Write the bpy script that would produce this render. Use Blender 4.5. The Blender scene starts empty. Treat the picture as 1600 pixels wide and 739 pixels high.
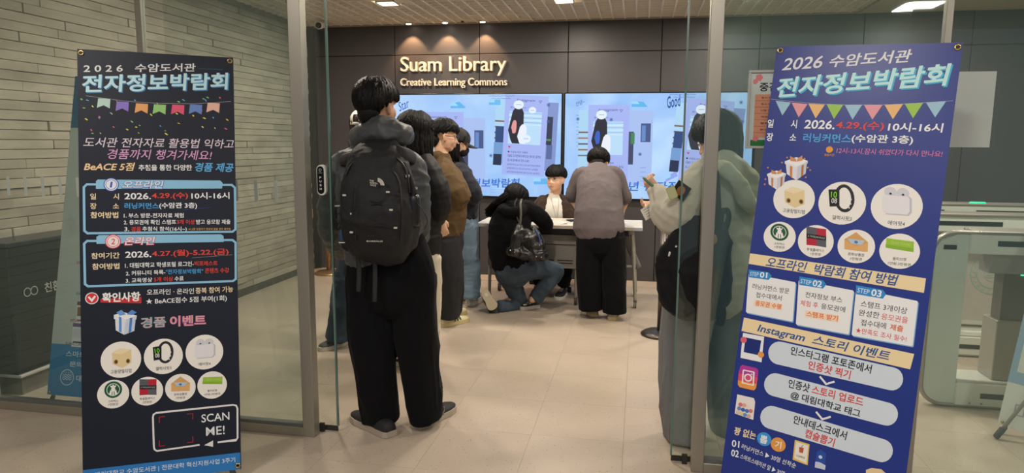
import bpy, bmesh, math, random
import numpy as np
from mathutils import Vector, Matrix, Quaternion
random.seed(7); np.random.seed(7)
S = bpy.context.scene; COL = S.collection; PI = math.pi

# ---------------------------------------------------------------- camera
CAM_H = 1.45; FPX = 1060.0
PITCH, YAW, ROLL = math.radians(7.828), math.radians(10.541), math.radians(0.355)
_fw = Vector((-math.sin(YAW)*math.cos(PITCH), math.cos(YAW)*math.cos(PITCH), -math.sin(PITCH)))
_r0 = Vector((math.cos(YAW), math.sin(YAW), 0)); _d0 = _fw.cross(_r0)
_ex = math.cos(ROLL)*_r0 - math.sin(ROLL)*_d0; _ey = math.sin(ROLL)*_r0 + math.cos(ROLL)*_d0
cam = bpy.data.cameras.new('camera'); cam_o = bpy.data.objects.new('camera', cam); COL.objects.link(cam_o)
cam.sensor_width = 36; cam.lens = 36*FPX/1600; cam.clip_start = .05; cam.clip_end = 100
m = Matrix.Identity(4)
for i in range(3):
    m[i][0], m[i][1], m[i][2] = _ex[i], -_ey[i], -_fw[i]
m[2][3] = CAM_H
cam_o.matrix_world = m; S.camera = cam_o

# surveying helper: the world point seen at a photo position at a known depth Y (or on a level z)
def _ray(px, py): return _ex*((px-800)/FPX) + _ey*((py-369.5)/FPX) + _fw
def at(px, py, Y): r = _ray(px, py); return Vector((0, 0, CAM_H)) + r*(Y/r.y)
def fl(px, py, z=0): r = _ray(px, py); return Vector((0, 0, CAM_H)) + r*((z-CAM_H)/r.z)

# ---------------------------------------------------------------- world + light
S.view_settings.view_transform = 'Standard'; S.view_settings.look = 'None'
S.view_settings.gamma = 1; S.view_settings.exposure = 0.0
W = bpy.data.worlds.new('foyer'); S.world = W; W.use_nodes = True
W.node_tree.nodes['Background'].inputs[0].default_value = (.62, .68, .78, 1)
W.node_tree.nodes['Background'].inputs[1].default_value = .34

def lin(h):
    if not isinstance(h, str): return tuple(h)
    c = [int(h[i:i+2], 16)/255 for i in (0, 2, 4)]
    return tuple(x/12.92 if x <= .04045 else ((x+.055)/1.055)**2.4 for x in c)
def area(loc, size, power, col, rot=(0, 0, 0), spread=PI, name='lamp_light'):
    l = bpy.data.lights.new(name, 'AREA'); l.shape = 'SQUARE'; l.size = size; l.energy = power; l.color = lin(col); l.spread = spread
    o = bpy.data.objects.new(name, l); COL.objects.link(o); o.location = loc; o.rotation_euler = rot; return o
WARM, NEUT = 'fff2e0', 'fff6ee'
CEIL = 2.71
LAMPS = [(-2.29, 6.07), (-.70, 6.2), (.9, 6.2), (-2.29, 4.3), (-.70, 4.3), (.9, 4.3), (2.6, 6.2), (2.6, 4.3)]
LAMP_W = 26
for (x, y) in LAMPS: area((x, y, CEIL-.03), .16, LAMP_W, WARM)
FOYER = [(-2.2, 1.2), (0.2, 1.2), (2.4, 1.2), (-2.2, -.8), (.2, -.8), (2.4, -.8)]
for (x, y) in FOYER: area((x, y, CEIL-.03), .3, 24, NEUT)
WASH = [(-2.449, 7.10), (-2.05, 7.10), (-1.645, 7.10)]
for (x, y) in WASH:
    l = bpy.data.lights.new('wall_washer_light', 'SPOT'); l.energy = 26; l.color = lin('ffc890'); l.spot_size = math.radians(82); l.spot_blend = .45; l.shadow_soft_size = .012
    o = bpy.data.objects.new('wall_washer_light', l); COL.objects.link(o); o.location = (x, y, CEIL-.026); o.rotation_euler = (math.radians(11), 0, 0)

# ---------------------------------------------------------------- materials
MATS = {}
def mat(key, col=(.5, .5, .5), rough=.6, metal=0, spec=.5, bump=0, bscale=60, var=0, vscale=8, emit=0, sheen=0, stretch=(1, 1, 1), coat=0, detail=3):
    if key in MATS: return MATS[key]
    M = bpy.data.materials.new(key); M.use_nodes = True; nt = M.node_tree; b = nt.nodes['Principled BSDF']
    c = lin(col); b.inputs['Base Color'].default_value = (*c, 1); b.inputs['Roughness'].default_value = rough
    b.inputs['Metallic'].default_value = metal; b.inputs['Specular IOR Level'].default_value = spec
    if coat: b.inputs['Coat Weight'].default_value = coat; b.inputs['Coat Roughness'].default_value = .1
    if sheen: b.inputs['Sheen Weight'].default_value = sheen; b.inputs['Sheen Roughness'].default_value = .5
    if emit: b.inputs['Emission Color'].default_value = (*c, 1); b.inputs['Emission Strength'].default_value = emit; b.inputs['Base Color'].default_value = (0.01, .01, .01, 1)
    if bump or var:
        tc = nt.nodes.new('ShaderNodeTexCoord'); mp = nt.nodes.new('ShaderNodeMapping'); mp.inputs['Scale'].default_value = stretch
        nt.links.new(tc.outputs['Object'], mp.inputs[0])
    if bump:
        n = nt.nodes.new('ShaderNodeTexNoise'); n.inputs['Scale'].default_value = bscale; n.inputs['Detail'].default_value = detail
        bp = nt.nodes.new('ShaderNodeBump'); bp.inputs['Strength'].default_value = bump; bp.inputs['Distance'].default_value = .01
        nt.links.new(mp.outputs[0], n.inputs['Vector']); nt.links.new(n.outputs[0], bp.inputs['Height']); nt.links.new(bp.outputs[0], b.inputs['Normal'])
    if var:
        n = nt.nodes.new('ShaderNodeTexNoise'); n.inputs['Scale'].default_value = vscale; n.inputs['Detail'].default_value = 5
        mr = nt.nodes.new('ShaderNodeMapRange'); mr.inputs[1].default_value = .3; mr.inputs[2].default_value = .7; mr.inputs[3].default_value = 1-var; mr.inputs[4].default_value = 1+var
        mx = nt.nodes.new('ShaderNodeMix'); mx.data_type = 'RGBA'; mx.blend_type = 'MULTIPLY'; mx.inputs[0].default_value = 1
        mx.inputs[6].default_value = (*c, 1)
        nt.links.new(mp.outputs[0], n.inputs['Vector']); nt.links.new(n.outputs[0], mr.inputs[0]); nt.links.new(mr.outputs[0], mx.inputs[7]); nt.links.new(mx.outputs[2], b.inputs['Base Color'])
    MATS[key] = M; return M
def glass_mat(key, tint, gloss=1.0, haze=0, haze_col=(.5, .60, .55)):
    M = bpy.data.materials.new(key); M.use_nodes = True; nt = M.node_tree; nt.nodes.clear()
    o = nt.nodes.new('ShaderNodeOutputMaterial'); t = nt.nodes.new('ShaderNodeBsdfTransparent'); t.inputs[0].default_value = (*tint, 1)
    g = nt.nodes.new('ShaderNodeBsdfGlossy'); g.inputs['Roughness'].default_value = .02; g.inputs[0].default_value = (.9, 1, .95, 1)
    lw = nt.nodes.new('ShaderNodeLayerWeight'); lw.inputs[0].default_value = .5
    pw = nt.nodes.new('ShaderNodeMath'); pw.operation = 'POWER'; nt.links.new(lw.outputs['Facing'], pw.inputs[0]); pw.inputs[1].default_value = 5
    fr = nt.nodes.new('ShaderNodeMath'); fr.operation = 'MULTIPLY_ADD'; nt.links.new(pw.outputs[0], fr.inputs[0]); fr.inputs[1].default_value = .9; fr.inputs[2].default_value = .04*gloss
    mx = nt.nodes.new('ShaderNodeMixShader'); nt.links.new(fr.outputs[0], mx.inputs[0])
    if haze:   # reflected haze on the pane, put in as a thin diffuse colour
        d = nt.nodes.new('ShaderNodeBsdfDiffuse'); d.inputs[0].default_value = (*haze_col, 1)
        m2 = nt.nodes.new('ShaderNodeMixShader'); m2.inputs[0].default_value = haze
        nt.links.new(t.outputs[0], m2.inputs[1]); nt.links.new(d.outputs[0], m2.inputs[2]); nt.links.new(m2.outputs[0], mx.inputs[1])
    else: nt.links.new(t.outputs[0], mx.inputs[1])
    nt.links.new(g.outputs[0], mx.inputs[2]); nt.links.new(mx.outputs[0], o.inputs[0])
    MATS[key] = M; return M

# ---------------------------------------------------------------- mesh helpers
class MB:
    def __init__(s): s.v = []; s.f = []; s.mi = []; s.ms = []
    def _m(s, m):
        if m is None: return 0
        if m not in s.ms: s.ms.append(m)
        return s.ms.index(m)
    def add(s, vs, fs, m=None):
        o = len(s.v); s.v += [tuple(v) for v in vs]; s.f += [tuple(i+o for i in f) for f in fs]; s.mi += [s._m(m)]*len(fs); return s
    def box(s, x0, x1, y0, y1, z0, z1, m=None, bev=0):
        if bev:
            b = bev; vs = []
            for z, k in ((z0, b), (z0+b, 0), (z1-b, 0), (z1, b)):
                X0, X1, Y0, Y1 = x0+k, x1-k, y0+k, y1-k
                c = b-k if k < b else 0
                c = max(c, b*.3)
                vs += [(X0+c, Y0, z), (X1-c, Y0, z), (X1, Y0+c, z), (X1, Y1-c, z), (X1-c, Y1, z), (X0+c, Y1, z), (X0, Y1-c, z), (X0, Y0+c, z)]
            fs = [tuple(range(7, -1, -1)), tuple(range(24, 32))]
            for r in range(3):
                for i in range(8): j = (i+1) % 8; fs.append((r*8+i, r*8+j, r*8+8+j, r*8+8+i))
            return s.add(vs, fs, m)
        return s.add([(x0, y0, z0), (x1, y0, z0), (x1, y1, z0), (x0, y1, z0), (x0, y0, z1), (x1, y0, z1), (x1, y1, z1), (x0, y1, z1)],
                     [(3, 2, 1, 0), (4, 5, 6, 7), (0, 1, 5, 4), (1, 2, 6, 5), (2, 3, 7, 6), (3, 0, 4, 7)], m)
    def prism(s, pts, frame, d, m=None):   # 2D outline extruded by d along frame normal; frame = (origin, u, v, n)
        o, u, v, n = [Vector(a) for a in frame]; k = len(pts)
        vs = [o+u*a+v*b for a, b in pts] + [o+u*a+v*b+n*d for a, b in pts]
        fs = [tuple(range(k-1, -1, -1)), tuple(range(k, 2*k))] + [(i, (i+1) % k, k+(i+1) % k, k+i) for i in range(k)]
        return s.add(vs, fs, m)
    def ell(s, c, rad, m=None, axes=None, n=16, h=10):
        c = Vector(c); A = axes or (Vector((1, 0, 0)), Vector((0, 1, 0)), Vector((0, 0, 1)))
        if not hasattr(rad, '__len__'): rad = (rad,)*3
        vs = [c+A[2]*rad[2]]
        for i in range(1, h):
            p = PI*i/h
            for j in range(n):
                t = 2*PI*j/n; vs.append(c+A[0]*(rad[0]*math.sin(p)*math.cos(t))+A[1]*(rad[1]*math.sin(p)*math.sin(t))+A[2]*(rad[2]*math.cos(p)))
        vs.append(c-A[2]*rad[2]); L = len(vs)-1; fs = []
        for j in range(n): fs.append((0, 1+j, 1+(j+1) % n)); fs.append((L, 1+(h-2)*n+(j+1) % n, 1+(h-2)*n+j))
        for i in range(h-2):
            for j in range(n): a = 1+i*n+j; b = 1+i*n+(j+1) % n; fs.append((a, a+n, b+n, b))
        return s.add(vs, fs, m)
    def tube(s, pts, rad, side=None, n=12, sub=3, m=None, ends=1.0, sq=0):
        P = [Vector(p) for p in pts]; R = [(r if hasattr(r, '__len__') else (r, r)) for r in rad]
        if sub > 1 and len(P) > 1:
            Q, RR = [], []
            for i in range(len(P)-1):
                p0, p1, p2, p3 = P[max(i-1, 0)], P[i], P[i+1], P[min(i+2, len(P)-1)]
                r0, r1, r2, r3 = R[max(i-1, 0)], R[i], R[i+1], R[min(i+2, len(P)-1)]
                for k in range(sub):
                    t = k/sub; a, b, c, d = -.5*t**3+t*t-.5*t, 1.5*t**3-2.5*t*t+1, -1.5*t**3+2*t*t+.5*t, .5*t**3-.5*t*t
                    Q.append(p0*a+p1*b+p2*c+p3*d); RR.append((r0[0]*a+r1[0]*b+r2[0]*c+r3[0]*d, r0[1]*a+r1[1]*b+r2[1]*c+r3[1]*d))
            Q.append(P[-1]); RR.append(R[-1]); P, R = Q, RR
        N = len(P); rings = []
        sd = Vector(side) if side is not None else None
        if sd is None:
            T = (P[1]-P[0]).normalized(); sd = Vector((1, 0, 0)) if abs(T.x) < .8 else Vector((0, 1, 0))
        prevA = None
        for i in range(N):
            T = (P[min(i+1, N-1)]-P[max(i-1, 0)]).normalized()
            base = sd if (side is not None or prevA is None) else prevA
            A = (base-T*base.dot(T))
            if A.length < 1e-4: A = T.orthogonal()
            A.normalize(); B = T.cross(A); prevA = A; rings.append((P[i], A, B, T, R[i]))
        out = []
        def ring(c, A, B, a, b):
            o = []
            for j in range(n):
                t = 2*PI*j/n; ct, st = math.cos(t), math.sin(t)
                if sq: ct = math.copysign(abs(ct)**sq, ct); st = math.copysign(abs(st)**sq, st)
                o.append(c+A*(a*ct)+B*(b*st))
            return o
        c, A, B, T, r = rings[0]; e = min(r)*ends
        vs = [c-T*e]
        if e > 1e-4:
            for q in (.5, .85): out.append(ring(c-T*e*math.sqrt(1-q*q), A, B, r[0]*q, r[1]*q))
        for c, A, B, T, r in rings: out.append(ring(c, A, B, r[0], r[1]))
        c, A, B, T, r = rings[-1]; e = min(r)*ends
        if e > 1e-4:
            for q in (.85, .5): out.append(ring(c+T*e*math.sqrt(1-q*q), A, B, r[0]*q, r[1]*q))
        for o in out: vs += o
        vs.append(c+T*e); L = len(vs)-1; K = len(out); fs = []
        for j in range(n): fs.append((0, 1+(j+1) % n, 1+j)); fs.append((L, 1+(K-1)*n+j, 1+(K-1)*n+(j+1) % n))
        for i in range(K-1):
            for j in range(n): a = 1+i*n+j; b = 1+i*n+(j+1) % n; fs.append((a, b, b+n, a+n))
        return s.add(vs, fs, m)
    def cyl(s, a, b, r, n=12, m=None, r2=None): return s.tube([a, b], [r, r2 if r2 is not None else r], n=n, sub=1, ends=0.0, m=m)
    def mesh(s, name, mats=None, smooth=False, org=(0, 0, 0)):
        me = bpy.data.meshes.new(name); o = Vector(org)
        me.from_pydata([(v[0]-o[0], v[1]-o[1], v[2]-o[2]) for v in s.v], [], s.f)
        for mm in (mats or s.ms): me.materials.append(mm)
        if len(s.ms) > 1 or (s.ms and not mats): me.polygons.foreach_set('material_index', s.mi)
        if smooth: me.polygons.foreach_set('use_smooth', [True]*len(me.polygons))
        me.update(); return me
def link(name, me, parent=None, loc=None, kind=None, label=None, cat=None, group=None):
    o = bpy.data.objects.new(name, me); COL.objects.link(o)
    if parent is not None: o.parent = parent
    if loc is not None: o.location = loc
    if kind: o['kind'] = kind
    if label: o['label'] = label
    if cat: o['category'] = cat
    if group: o['group'] = group
    return o
def thing(name, label, cat, loc=(0, 0, 0), rz=0, group=None):
    o = link(name, None, None, loc, None, label, cat, group); o.rotation_euler = (0, 0, rz); return o
def worg(p):   # world origin of a parent chain without rotation
    o = Vector((0, 0, 0))
    while p is not None: o += p.location; p = p.parent
    return o
def part(mb, name, parent, mt=None, smooth=False, **k):    # mb given in world coordinates; unrotated parents only
    me = mb.mesh(name, [mt] if mt is not None and not isinstance(mt, list) else mt, smooth, worg(parent) if parent else (0, 0, 0))
    return link(name, me, parent, **k)
def solo(mb, name, mt, label, cat, group=None, smooth=False):
    xs = np.array(mb.v); o = Vector(((xs[:, 0].min()+xs[:, 0].max())/2, (xs[:, 1].min()+xs[:, 1].max())/2, xs[:, 2].min()))
    return link(name, mb.mesh(name, [mt] if mt else None, smooth, o), None, o, None, label, cat, group)

TMP = bpy.data.scenes.new('bench')      # a scratch scene, removed at the end, so that evaluation stays fast
def settle(o):
    vl = TMP.view_layers[0]; vl.update(); dg = vl.depsgraph
    me = bpy.data.meshes.new_from_object(o.evaluated_get(dg)); bpy.data.objects.remove(o); return me
# organic surfaces: overlapping tubes and ellipsoids fused into one skin, then creased
def _hash(ix, iy, iz):
    h = (ix*374761393 + iy*668265263 + iz*2147483647) & 0xffffffff
    h = ((h ^ (h >> 13))*1274126177) & 0xffffffff
    return ((h ^ (h >> 16)) & 0xffff)/65535.0
def vnoise(p):
    i = np.floor(p).astype(np.int64); f = p-i; u = f*f*(3-2*f); r = 0
    for dx in (0, 1):
        for dy in (0, 1):
            for dz in (0, 1):
                w = (u[:, 0] if dx else 1-u[:, 0])*(u[:, 1] if dy else 1-u[:, 1])*(u[:, 2] if dz else 1-u[:, 2])
                r = r + w*_hash(i[:, 0]+dx, i[:, 1]+dy, i[:, 2]+dz)
    return r
def folds(co, freq=(9, 9, 16), amp=.008, seed=0, sharp=1.5):
    p = co*np.array(freq)+seed*7.3
    w = np.stack([vnoise(p*.6+11.1), vnoise(p*.6+23.7), vnoise(p*.6+5.9)], 1)*1.6
    q = p+w
    r = 1-np.abs(vnoise(q)*2-1); r2 = 1-np.abs(vnoise(q*2.1+3.3)*2-1)
    return amp*((r**sharp-.45)+.4*(r2**sharp-.45))
def fuse(mb, name, mt, parent, voxel=.008, smooth=4, fold=None, extra=None, disp=None):
    org = worg(parent)
    me = mb.mesh('tmp', None, False, org)
    o = bpy.data.objects.new('tmp', me); TMP.collection.objects.link(o)
    r = o.modifiers.new('r', 'REMESH'); r.mode = 'VOXEL'; r.voxel_size = voxel; r.adaptivity = 0
    if smooth: sm = o.modifiers.new('s', 'SMOOTH'); sm.iterations = smooth; sm.factor = .5
    me2 = settle(o); bpy.data.meshes.remove(me)
    n = len(me2.vertices); co = np.empty(n*3); me2.vertices.foreach_get('co', co); co = co.reshape(-1, 3)
    if fold or disp:
        nr = np.empty(n*3); me2.vertices.foreach_get('normal', nr); nr = nr.reshape(-1, 3)
        d = np.zeros(n)
        wco = co+np.array(org)
        for fd in (fold if isinstance(fold, list) else [fold] if fold else []): d += folds(wco, **fd)
        if disp: d += disp(wco)
        co = co+nr*d[:, None]; me2.vertices.foreach_set('co', co.ravel())
    me2.name = name; me2.materials.clear(); me2.materials.append(mt)
    me2.polygons.foreach_set('use_smooth', [True]*len(me2.polygons)); me2.update()
    return link(name, me2, parent)

# lettering and flat print on a plane: origin o, u to the right, v down, n toward the reader (units: metres)
def text_mesh(s, bold=0, shear=0):
    cu = bpy.data.curves.new('t', 'FONT'); cu.body = s; cu.offset = .016*bold; cu.shear = shear; cu.resolution_u = 3
    o = bpy.data.objects.new('t', cu); TMP.collection.objects.link(o); me = settle(o)
    n = len(me.vertices); co = np.empty(n*3); me.vertices.foreach_get('co', co); co = co.reshape(-1, 3)[:, :2]
    fs = [tuple(p.vertices) for p in me.polygons]
    bpy.data.curves.remove(cu); bpy.data.meshes.remove(me); return co, fs
def put_text(mb, s, a, b, h, frame, m, bold=0, shear=0, lift=.0005, dep=0):
    o, u, v, n = [Vector(q) for q in frame]; co, fs = text_mesh(s, bold, shear)
    lo, hi = co.min(0), co.max(0); sz = np.maximum(hi-lo, 1e-6)
    a, b = Vector(a), Vector(b); d = b-a; L = d.length; ang = math.atan2(d.y, d.x); ca, sa = math.cos(ang), math.sin(ang)
    q = (co-lo)/sz; X = q[:, 0]*L; Y = (q[:, 1]-.5)*h
    U = a.x+X*ca+Y*sa; V = a.y+X*sa-Y*ca
    vs = [o+u*float(x)+v*float(y)+n*lift for x, y in zip(U, V)]
    if dep:
        from collections import Counter
        k = len(vs); cnt = Counter()
        for f in fs:
            for i in range(len(f)): cnt[(f[i], f[(i+1) % len(f)])] += 1
        vs2 = [p-n*dep for p in vs]; rim = [(a_, b_) for (a_, b_) in cnt if (b_, a_) not in cnt]
        mb.add(vs+vs2, fs+[(b_, a_, a_+k, b_+k) for a_, b_ in rim], m)
    else: mb.add(vs, fs, m)
def stroke(mb, pts, w, frame, m, lift=.0004):
    o, u, v, n = [Vector(q) for q in frame]; P = [Vector(p).to_2d() if len(p) > 2 else Vector(p) for p in pts]; L = []; R_ = []
    for i, p in enumerate(P):
        t = (P[min(i+1, len(P)-1)]-P[max(i-1, 0)]); t = t.normalized() if t.length > 1e-9 else Vector((1, 0)); q = Vector((-t.y, t.x))*w/2
        if 0 < i < len(P)-1:
            t1 = (P[i]-P[i-1]).normalized(); q = q/max(.5, abs(t1.dot(t)))
        L.append(p+q); R_.append(p-q)
    k = len(P); vs = [o+u*p.x+v*p.y+n*lift for p in L+R_]
    mb.add(vs, [(i, i+1, k+i+1, k+i) for i in range(k-1)], m)
def poly(mb, pts, frame, m, lift=.0002):
    o, u, v, n = [Vector(q) for q in frame]; mb.add([o+u*x+v*y+n*lift for x, y in pts], [tuple(range(len(pts)))[::-1]], m)
def ink(c, emit=0):
    return mat('screen_'+c if emit else 'ink_'+c, c, .45, spec=.3, emit=emit)
# ================================================================ the setting
X0, X1, YB = -3.66, 4.6, 7.22
def floor_mat():
    M = mat('floor_tile', 'b6a897', .32, spec=.35, var=.06, vscale=3)
    nt = M.node_tree; b = nt.nodes['Principled BSDF']; src = b.inputs['Base Color'].links[0].from_socket
    tc = nt.nodes.new('ShaderNodeNewGeometry')
    def speck(scale, lo, col, prev):
        v = nt.nodes.new('ShaderNodeTexVoronoi'); v.inputs['Scale'].default_value = scale; nt.links.new(tc.outputs['Position'], v.inputs['Vector'])
        mr = nt.nodes.new('ShaderNodeMapRange'); mr.inputs[1].default_value = lo; mr.inputs[2].default_value = lo*.6; nt.links.new(v.outputs['Distance'], mr.inputs[0])
        mx = nt.nodes.new('ShaderNodeMix'); mx.data_type = 'RGBA'; nt.links.new(mr.outputs[0], mx.inputs[0]); nt.links.new(prev, mx.inputs[6]); mx.inputs[7].default_value = (*lin(col), 1); return mx.outputs[2]
    o = speck(38, .11, '5f5248', src); o = speck(61, .13, 'd8cdbd', o); nt.links.new(o, b.inputs['Base Color'])
    n = nt.nodes.new('ShaderNodeTexNoise'); n.inputs['Scale'].default_value = 2.2; n.inputs['Detail'].default_value = 6; nt.links.new(tc.outputs['Position'], n.inputs['Vector'])
    mr = nt.nodes.new('ShaderNodeMapRange'); mr.inputs[3].default_value = .24; mr.inputs[4].default_value = .5; nt.links.new(n.outputs[0], mr.inputs[0]); nt.links.new(mr.outputs[0], b.inputs['Roughness'])
    return M
FM = floor_mat()
mb = MB(); mb.box(X0, X1, -2.5, YB, -.05, -.006)
floor = part(mb, 'floor', None, mat('floor_joint', '988b7c', .8), kind='structure')
T = .457
tb = MB().box(.0005, T-.0005, .0005, T-.0005, -.006, 0).mesh('tile', [FM]); far = MB(); cnt = 0
xs = [-.035+T*i for i in range(-8, 11)]; ys = [2.75+T*j for j in range(-12, 10)]
for x in xs:
    for y in ys:
        a, b, c, d = max(x, X0), min(x+T, X1), max(y, -2.5), min(y+T, YB)
        if b-a < .02 or d-c < .02: continue
        if y >= 2.2-T and x < 3.0:
            if b-a > T-.001 and d-c > T-.001: link('tile', tb, floor, (x, y, 0))
            else: link('tile', MB().box(a+.0008, b-.0008, c+.0008, d-.0008, -.006, 0).mesh('tile', [FM], org=(a, c, 0)), floor, (a, c, 0))
            cnt += 1
        else: far.box(a+.0008, b-.0008, c+.0008, d-.0008, -.006, 0)
part(far, 'tile_field', floor, FM, kind='stuff')

# back wall: dark panels with recessed joints
WM = mat('wall_panel', '474446', .42, spec=.45, bump=.04, bscale=240, var=.05, vscale=2)
mb = MB(); mb.box(X0-.2, X1, YB+.008, YB+.1, 0, CEIL+.3)
wb = part(mb, 'wall_back', None, mat('joint_black', '0c0b0b', .9), kind='structure')
vx = [X0]+[-2.655+.947*i for i in range(-1, 8)]+[X1]; vx = sorted(v for v in vx if X0 <= v <= X1)
for a, b in zip(vx[:-1], vx[1:]):
    if b-a < .03: continue
    for z0, z1 in ((0.0, 2.39), (2.39, CEIL+.02)):
        part(MB().box(a+.004, b-.004, YB, YB+.012, z0+(.004 if z0 else 0), z1-.004, bev=.002), 'panel', wb, WM)
part(MB().box(X0+.05, X1, YB-.3, YB, 0, .005), 'trim_1', None, mat('threshold', 'c9b7a2', .35), kind='structure')
part(MB().box(X0, X1, YB-.012, YB, CEIL-.008, CEIL+.004), 'trim_2', None, mat('ceil_edge', 'a89e90', .6), kind='structure')

# left wall: long thin courses of split stone
mb = MB(); mb.box(X0-.2, X0-.03, -2.5, YB+.1, 0, CEIL+.3)
wl = part(mb, 'wall_left', None, mat('stone_joint', '4c463d', .95), kind='structure')
SM = [mat('stone_%d' % i, c, .8, spec=.25, bump=.4, bscale=34, var=.16, vscale=9, stretch=(1, .35, 1)) for i, c in enumerate(['b2a999', 'aca394', 'b7ae9e', 'a89f90'])]
rest = MB(); H = (CEIL+.02-.06)/46; k = 0
for r in range(46):
    z = .06+r*H; y = 1.2+random.uniform(0, .5)
    while y < YB:
        L = random.choice([.5, .75, .95, 1.15])*random.uniform(.9, 1.15); e = y+L if y+L < YB-.12 else YB-random.uniform(0, .015); pr = random.uniform(0, .014)
        s = e-y
        if s > .05:
            bb = MB().box(X0-.04, X0-.012+pr, y+.0015, e-.0015, z+.0014, z+H-.0014, bev=.0025)
            if y > 2.9 and k < 300: part(bb, 'stone', wl, SM[random.randrange(4)]); k += 1
            else: rest.add(bb.v, bb.f, SM[random.randrange(4)])
        y = e if e < YB-.02 else YB
me = rest.mesh('stone_courses'); link('stone_courses', me, wl, kind='stuff')
part(MB().box(X0-.03, X0+.012, -2.5, YB, 0, .06), 'baseboard_left', None, mat('base_dark', '5a5550', .5), kind='structure')
part(MB().box(X0-.03, X0+.075, YB-.035, YB, 0, CEIL), 'trim_3', None, mat('corner_strip', '2b3033', .4), kind='structure')
part(MB().box(X1, X1+.1, -2.5, YB+.1, 0, CEIL+.3), 'wall_right', None, mat('plaster', '8f8778', .8), kind='structure')

# ceiling: open grid of light metal slats under a plain slab, plaster soffit on the right
XS = 2.03
mb = MB(); mb.box(X0, XS, 3.05, YB, CEIL+.055, CEIL+.08)
ce = part(mb, 'ceiling', None, mat('ceil_slab', 'cfc6b6', .9), kind='structure')
GM = mat('ceil_slat', 'e6dccb', .5, spec=.4)
g = .118
me = MB().box(-.008, .008, 3.05, YB-.02, CEIL, CEIL+.04).mesh('slat', [GM])
n = int((XS-X0)/g)
for i in range(n+1): link('slat', me, ce, (X0+.05+g*i, 0, 0))
me = MB().box(X0, XS, -.006, .006, CEIL+.001, CEIL+.034).mesh('slat', [GM])
for j in range(int((YB-3.05)/g)+1): link('slat', me, ce, (0, YB-.05-g*j, 0))
part(MB().box(XS, X1, 3.05, YB, CEIL-.004, CEIL+.08), 'ceiling_soffit', ce, mat('soffit', 'b0a695', .8))
part(MB().box(XS-.02, XS, 3.05, YB, CEIL-.012, CEIL+.01), 'trim_4', None, mat('ceil_edge'), kind='structure')
part(MB().box(X0, X1, -2.5, 2.9, CEIL+.01, CEIL+.08), 'ceiling_foyer', ce, mat('soffit'))

# lamps
LM = mat('lamp_face', 'fff0d8', emit=14)
def lamp(x, y, s, label, grp=None):
    t = thing('ceiling_lamp', label, 'lamp', (x, y, CEIL-.016), group=grp)
    mb = MB()
    for a, b, c, d in ((-s, s, -s, -s+.008), (-s, s, s-.008, s), (-s, -s+.008, -s, s), (s-.008, s, -s, s)): mb.box(x+a, x+b, y+c, y+d, CEIL-.016, CEIL+.01)
    part(mb, 'frame', t, mat('lamp_frame', 'd8d2c8', .5))
    part(MB().box(x-s+.008, x+s-.008, y-s+.008, y+s-.008, CEIL-.006, CEIL+.0), 'diffuser', t, LM)
for i, (x, y) in enumerate(LAMPS[:2]):
    lamp(x, y, .085, ['square recessed ceiling lamp glowing above the white-capped visitor', 'square recessed ceiling lamp glowing above the middle of the screens'][i])
for i, (x, y) in enumerate(WASH):
    t = thing('wall_washer', 'small ceiling spotlight above the wall sign, %s' % ['left of the three', 'middle one of the three', 'right of the three'][i], 'spotlight', (x, y, CEIL-.02), group='wall washers above the sign')
    part(MB().cyl((x, y, CEIL-.014), (x, y, CEIL+.01), .034, 20), 'housing', t, mat('lamp_frame'))
    part(MB().cyl((x, y, CEIL-.018), (x, y, CEIL-.0145), .026, 20), 'lens', t, LM)
t = thing('ceiling_sensor', 'tiny dark sensor dot on the ceiling between the middle and right spotlights', 'sensor', (-1.87, 7.13, CEIL-.01))
part(MB().ell((-1.87, 7.13, CEIL), (.016, .016, .01)), 'dome', t, mat('sensor', '2c2826', .4))

# security camera in the corner
c = at(502, 40, 6.9)
t = thing('security_camera', 'small white bullet security camera in the corner under the ceiling grid', 'camera', c)
part(MB().box(c.x-.02, c.x+.02, c.y+.02, c.y+.06, c.z, CEIL+.01, bev=.004), 'bracket', t, mat('cam_white', 'e0dcd2', .4))
part(MB().tube([c+Vector((-.005, .07, .035)), c+Vector((.0, -.06, .0))], [.046, .048], n=16, sub=1, ends=.3), 'housing', t, mat('cam_white'), True)
part(MB().ell(c+Vector((0, -.062, -.004)), (.036, .022, .036)), 'lens', t, mat('lens_black', '060608', .1), True)

# wall sign
def letters(mb):     # split a run of lettering into single letters by gaps along x
    n = len(mb.v); p = list(range(n))
    def f(a):
        while p[a] != a: p[a] = p[p[a]]; a = p[a]
        return a
    for fc in mb.f:
        for i in fc[1:]: p[f(i)] = f(fc[0])
    comp = {}
    for i in range(n): comp.setdefault(f(i), []).append(i)
    iv = sorted([[min(mb.v[i][0] for i in c), max(mb.v[i][0] for i in c), {k}] for k, c in comp.items()], key=lambda q: q[0]); out = []
    for q in iv:
        if out and q[0] < out[-1][1]-.002: out[-1][1] = max(out[-1][1], q[1]); out[-1][2] |= q[2]
        else: out.append(q)
    res = []
    for q in out:
        idx = sorted(i for k in q[2] for i in comp[k]); mp = {i: j for j, i in enumerate(idx)}
        m = MB(); m.v = [mb.v[i] for i in idx]; m.f = [tuple(mp[i] for i in fc) for fc in mb.f if fc[0] in mp]; m.mi = [0]*len(m.f); res.append(m)
    return res
SGN = mat('sign_face', 'f4ead8', .35, spec=.5); SGS = mat('sign_side', '8f8578', .5)
t = thing('wall_sign', 'raised cream lettering reading Suam Library Creative Learning Commons on the dark wall', 'sign', (-1.99, 7.2, 2.04))
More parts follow.
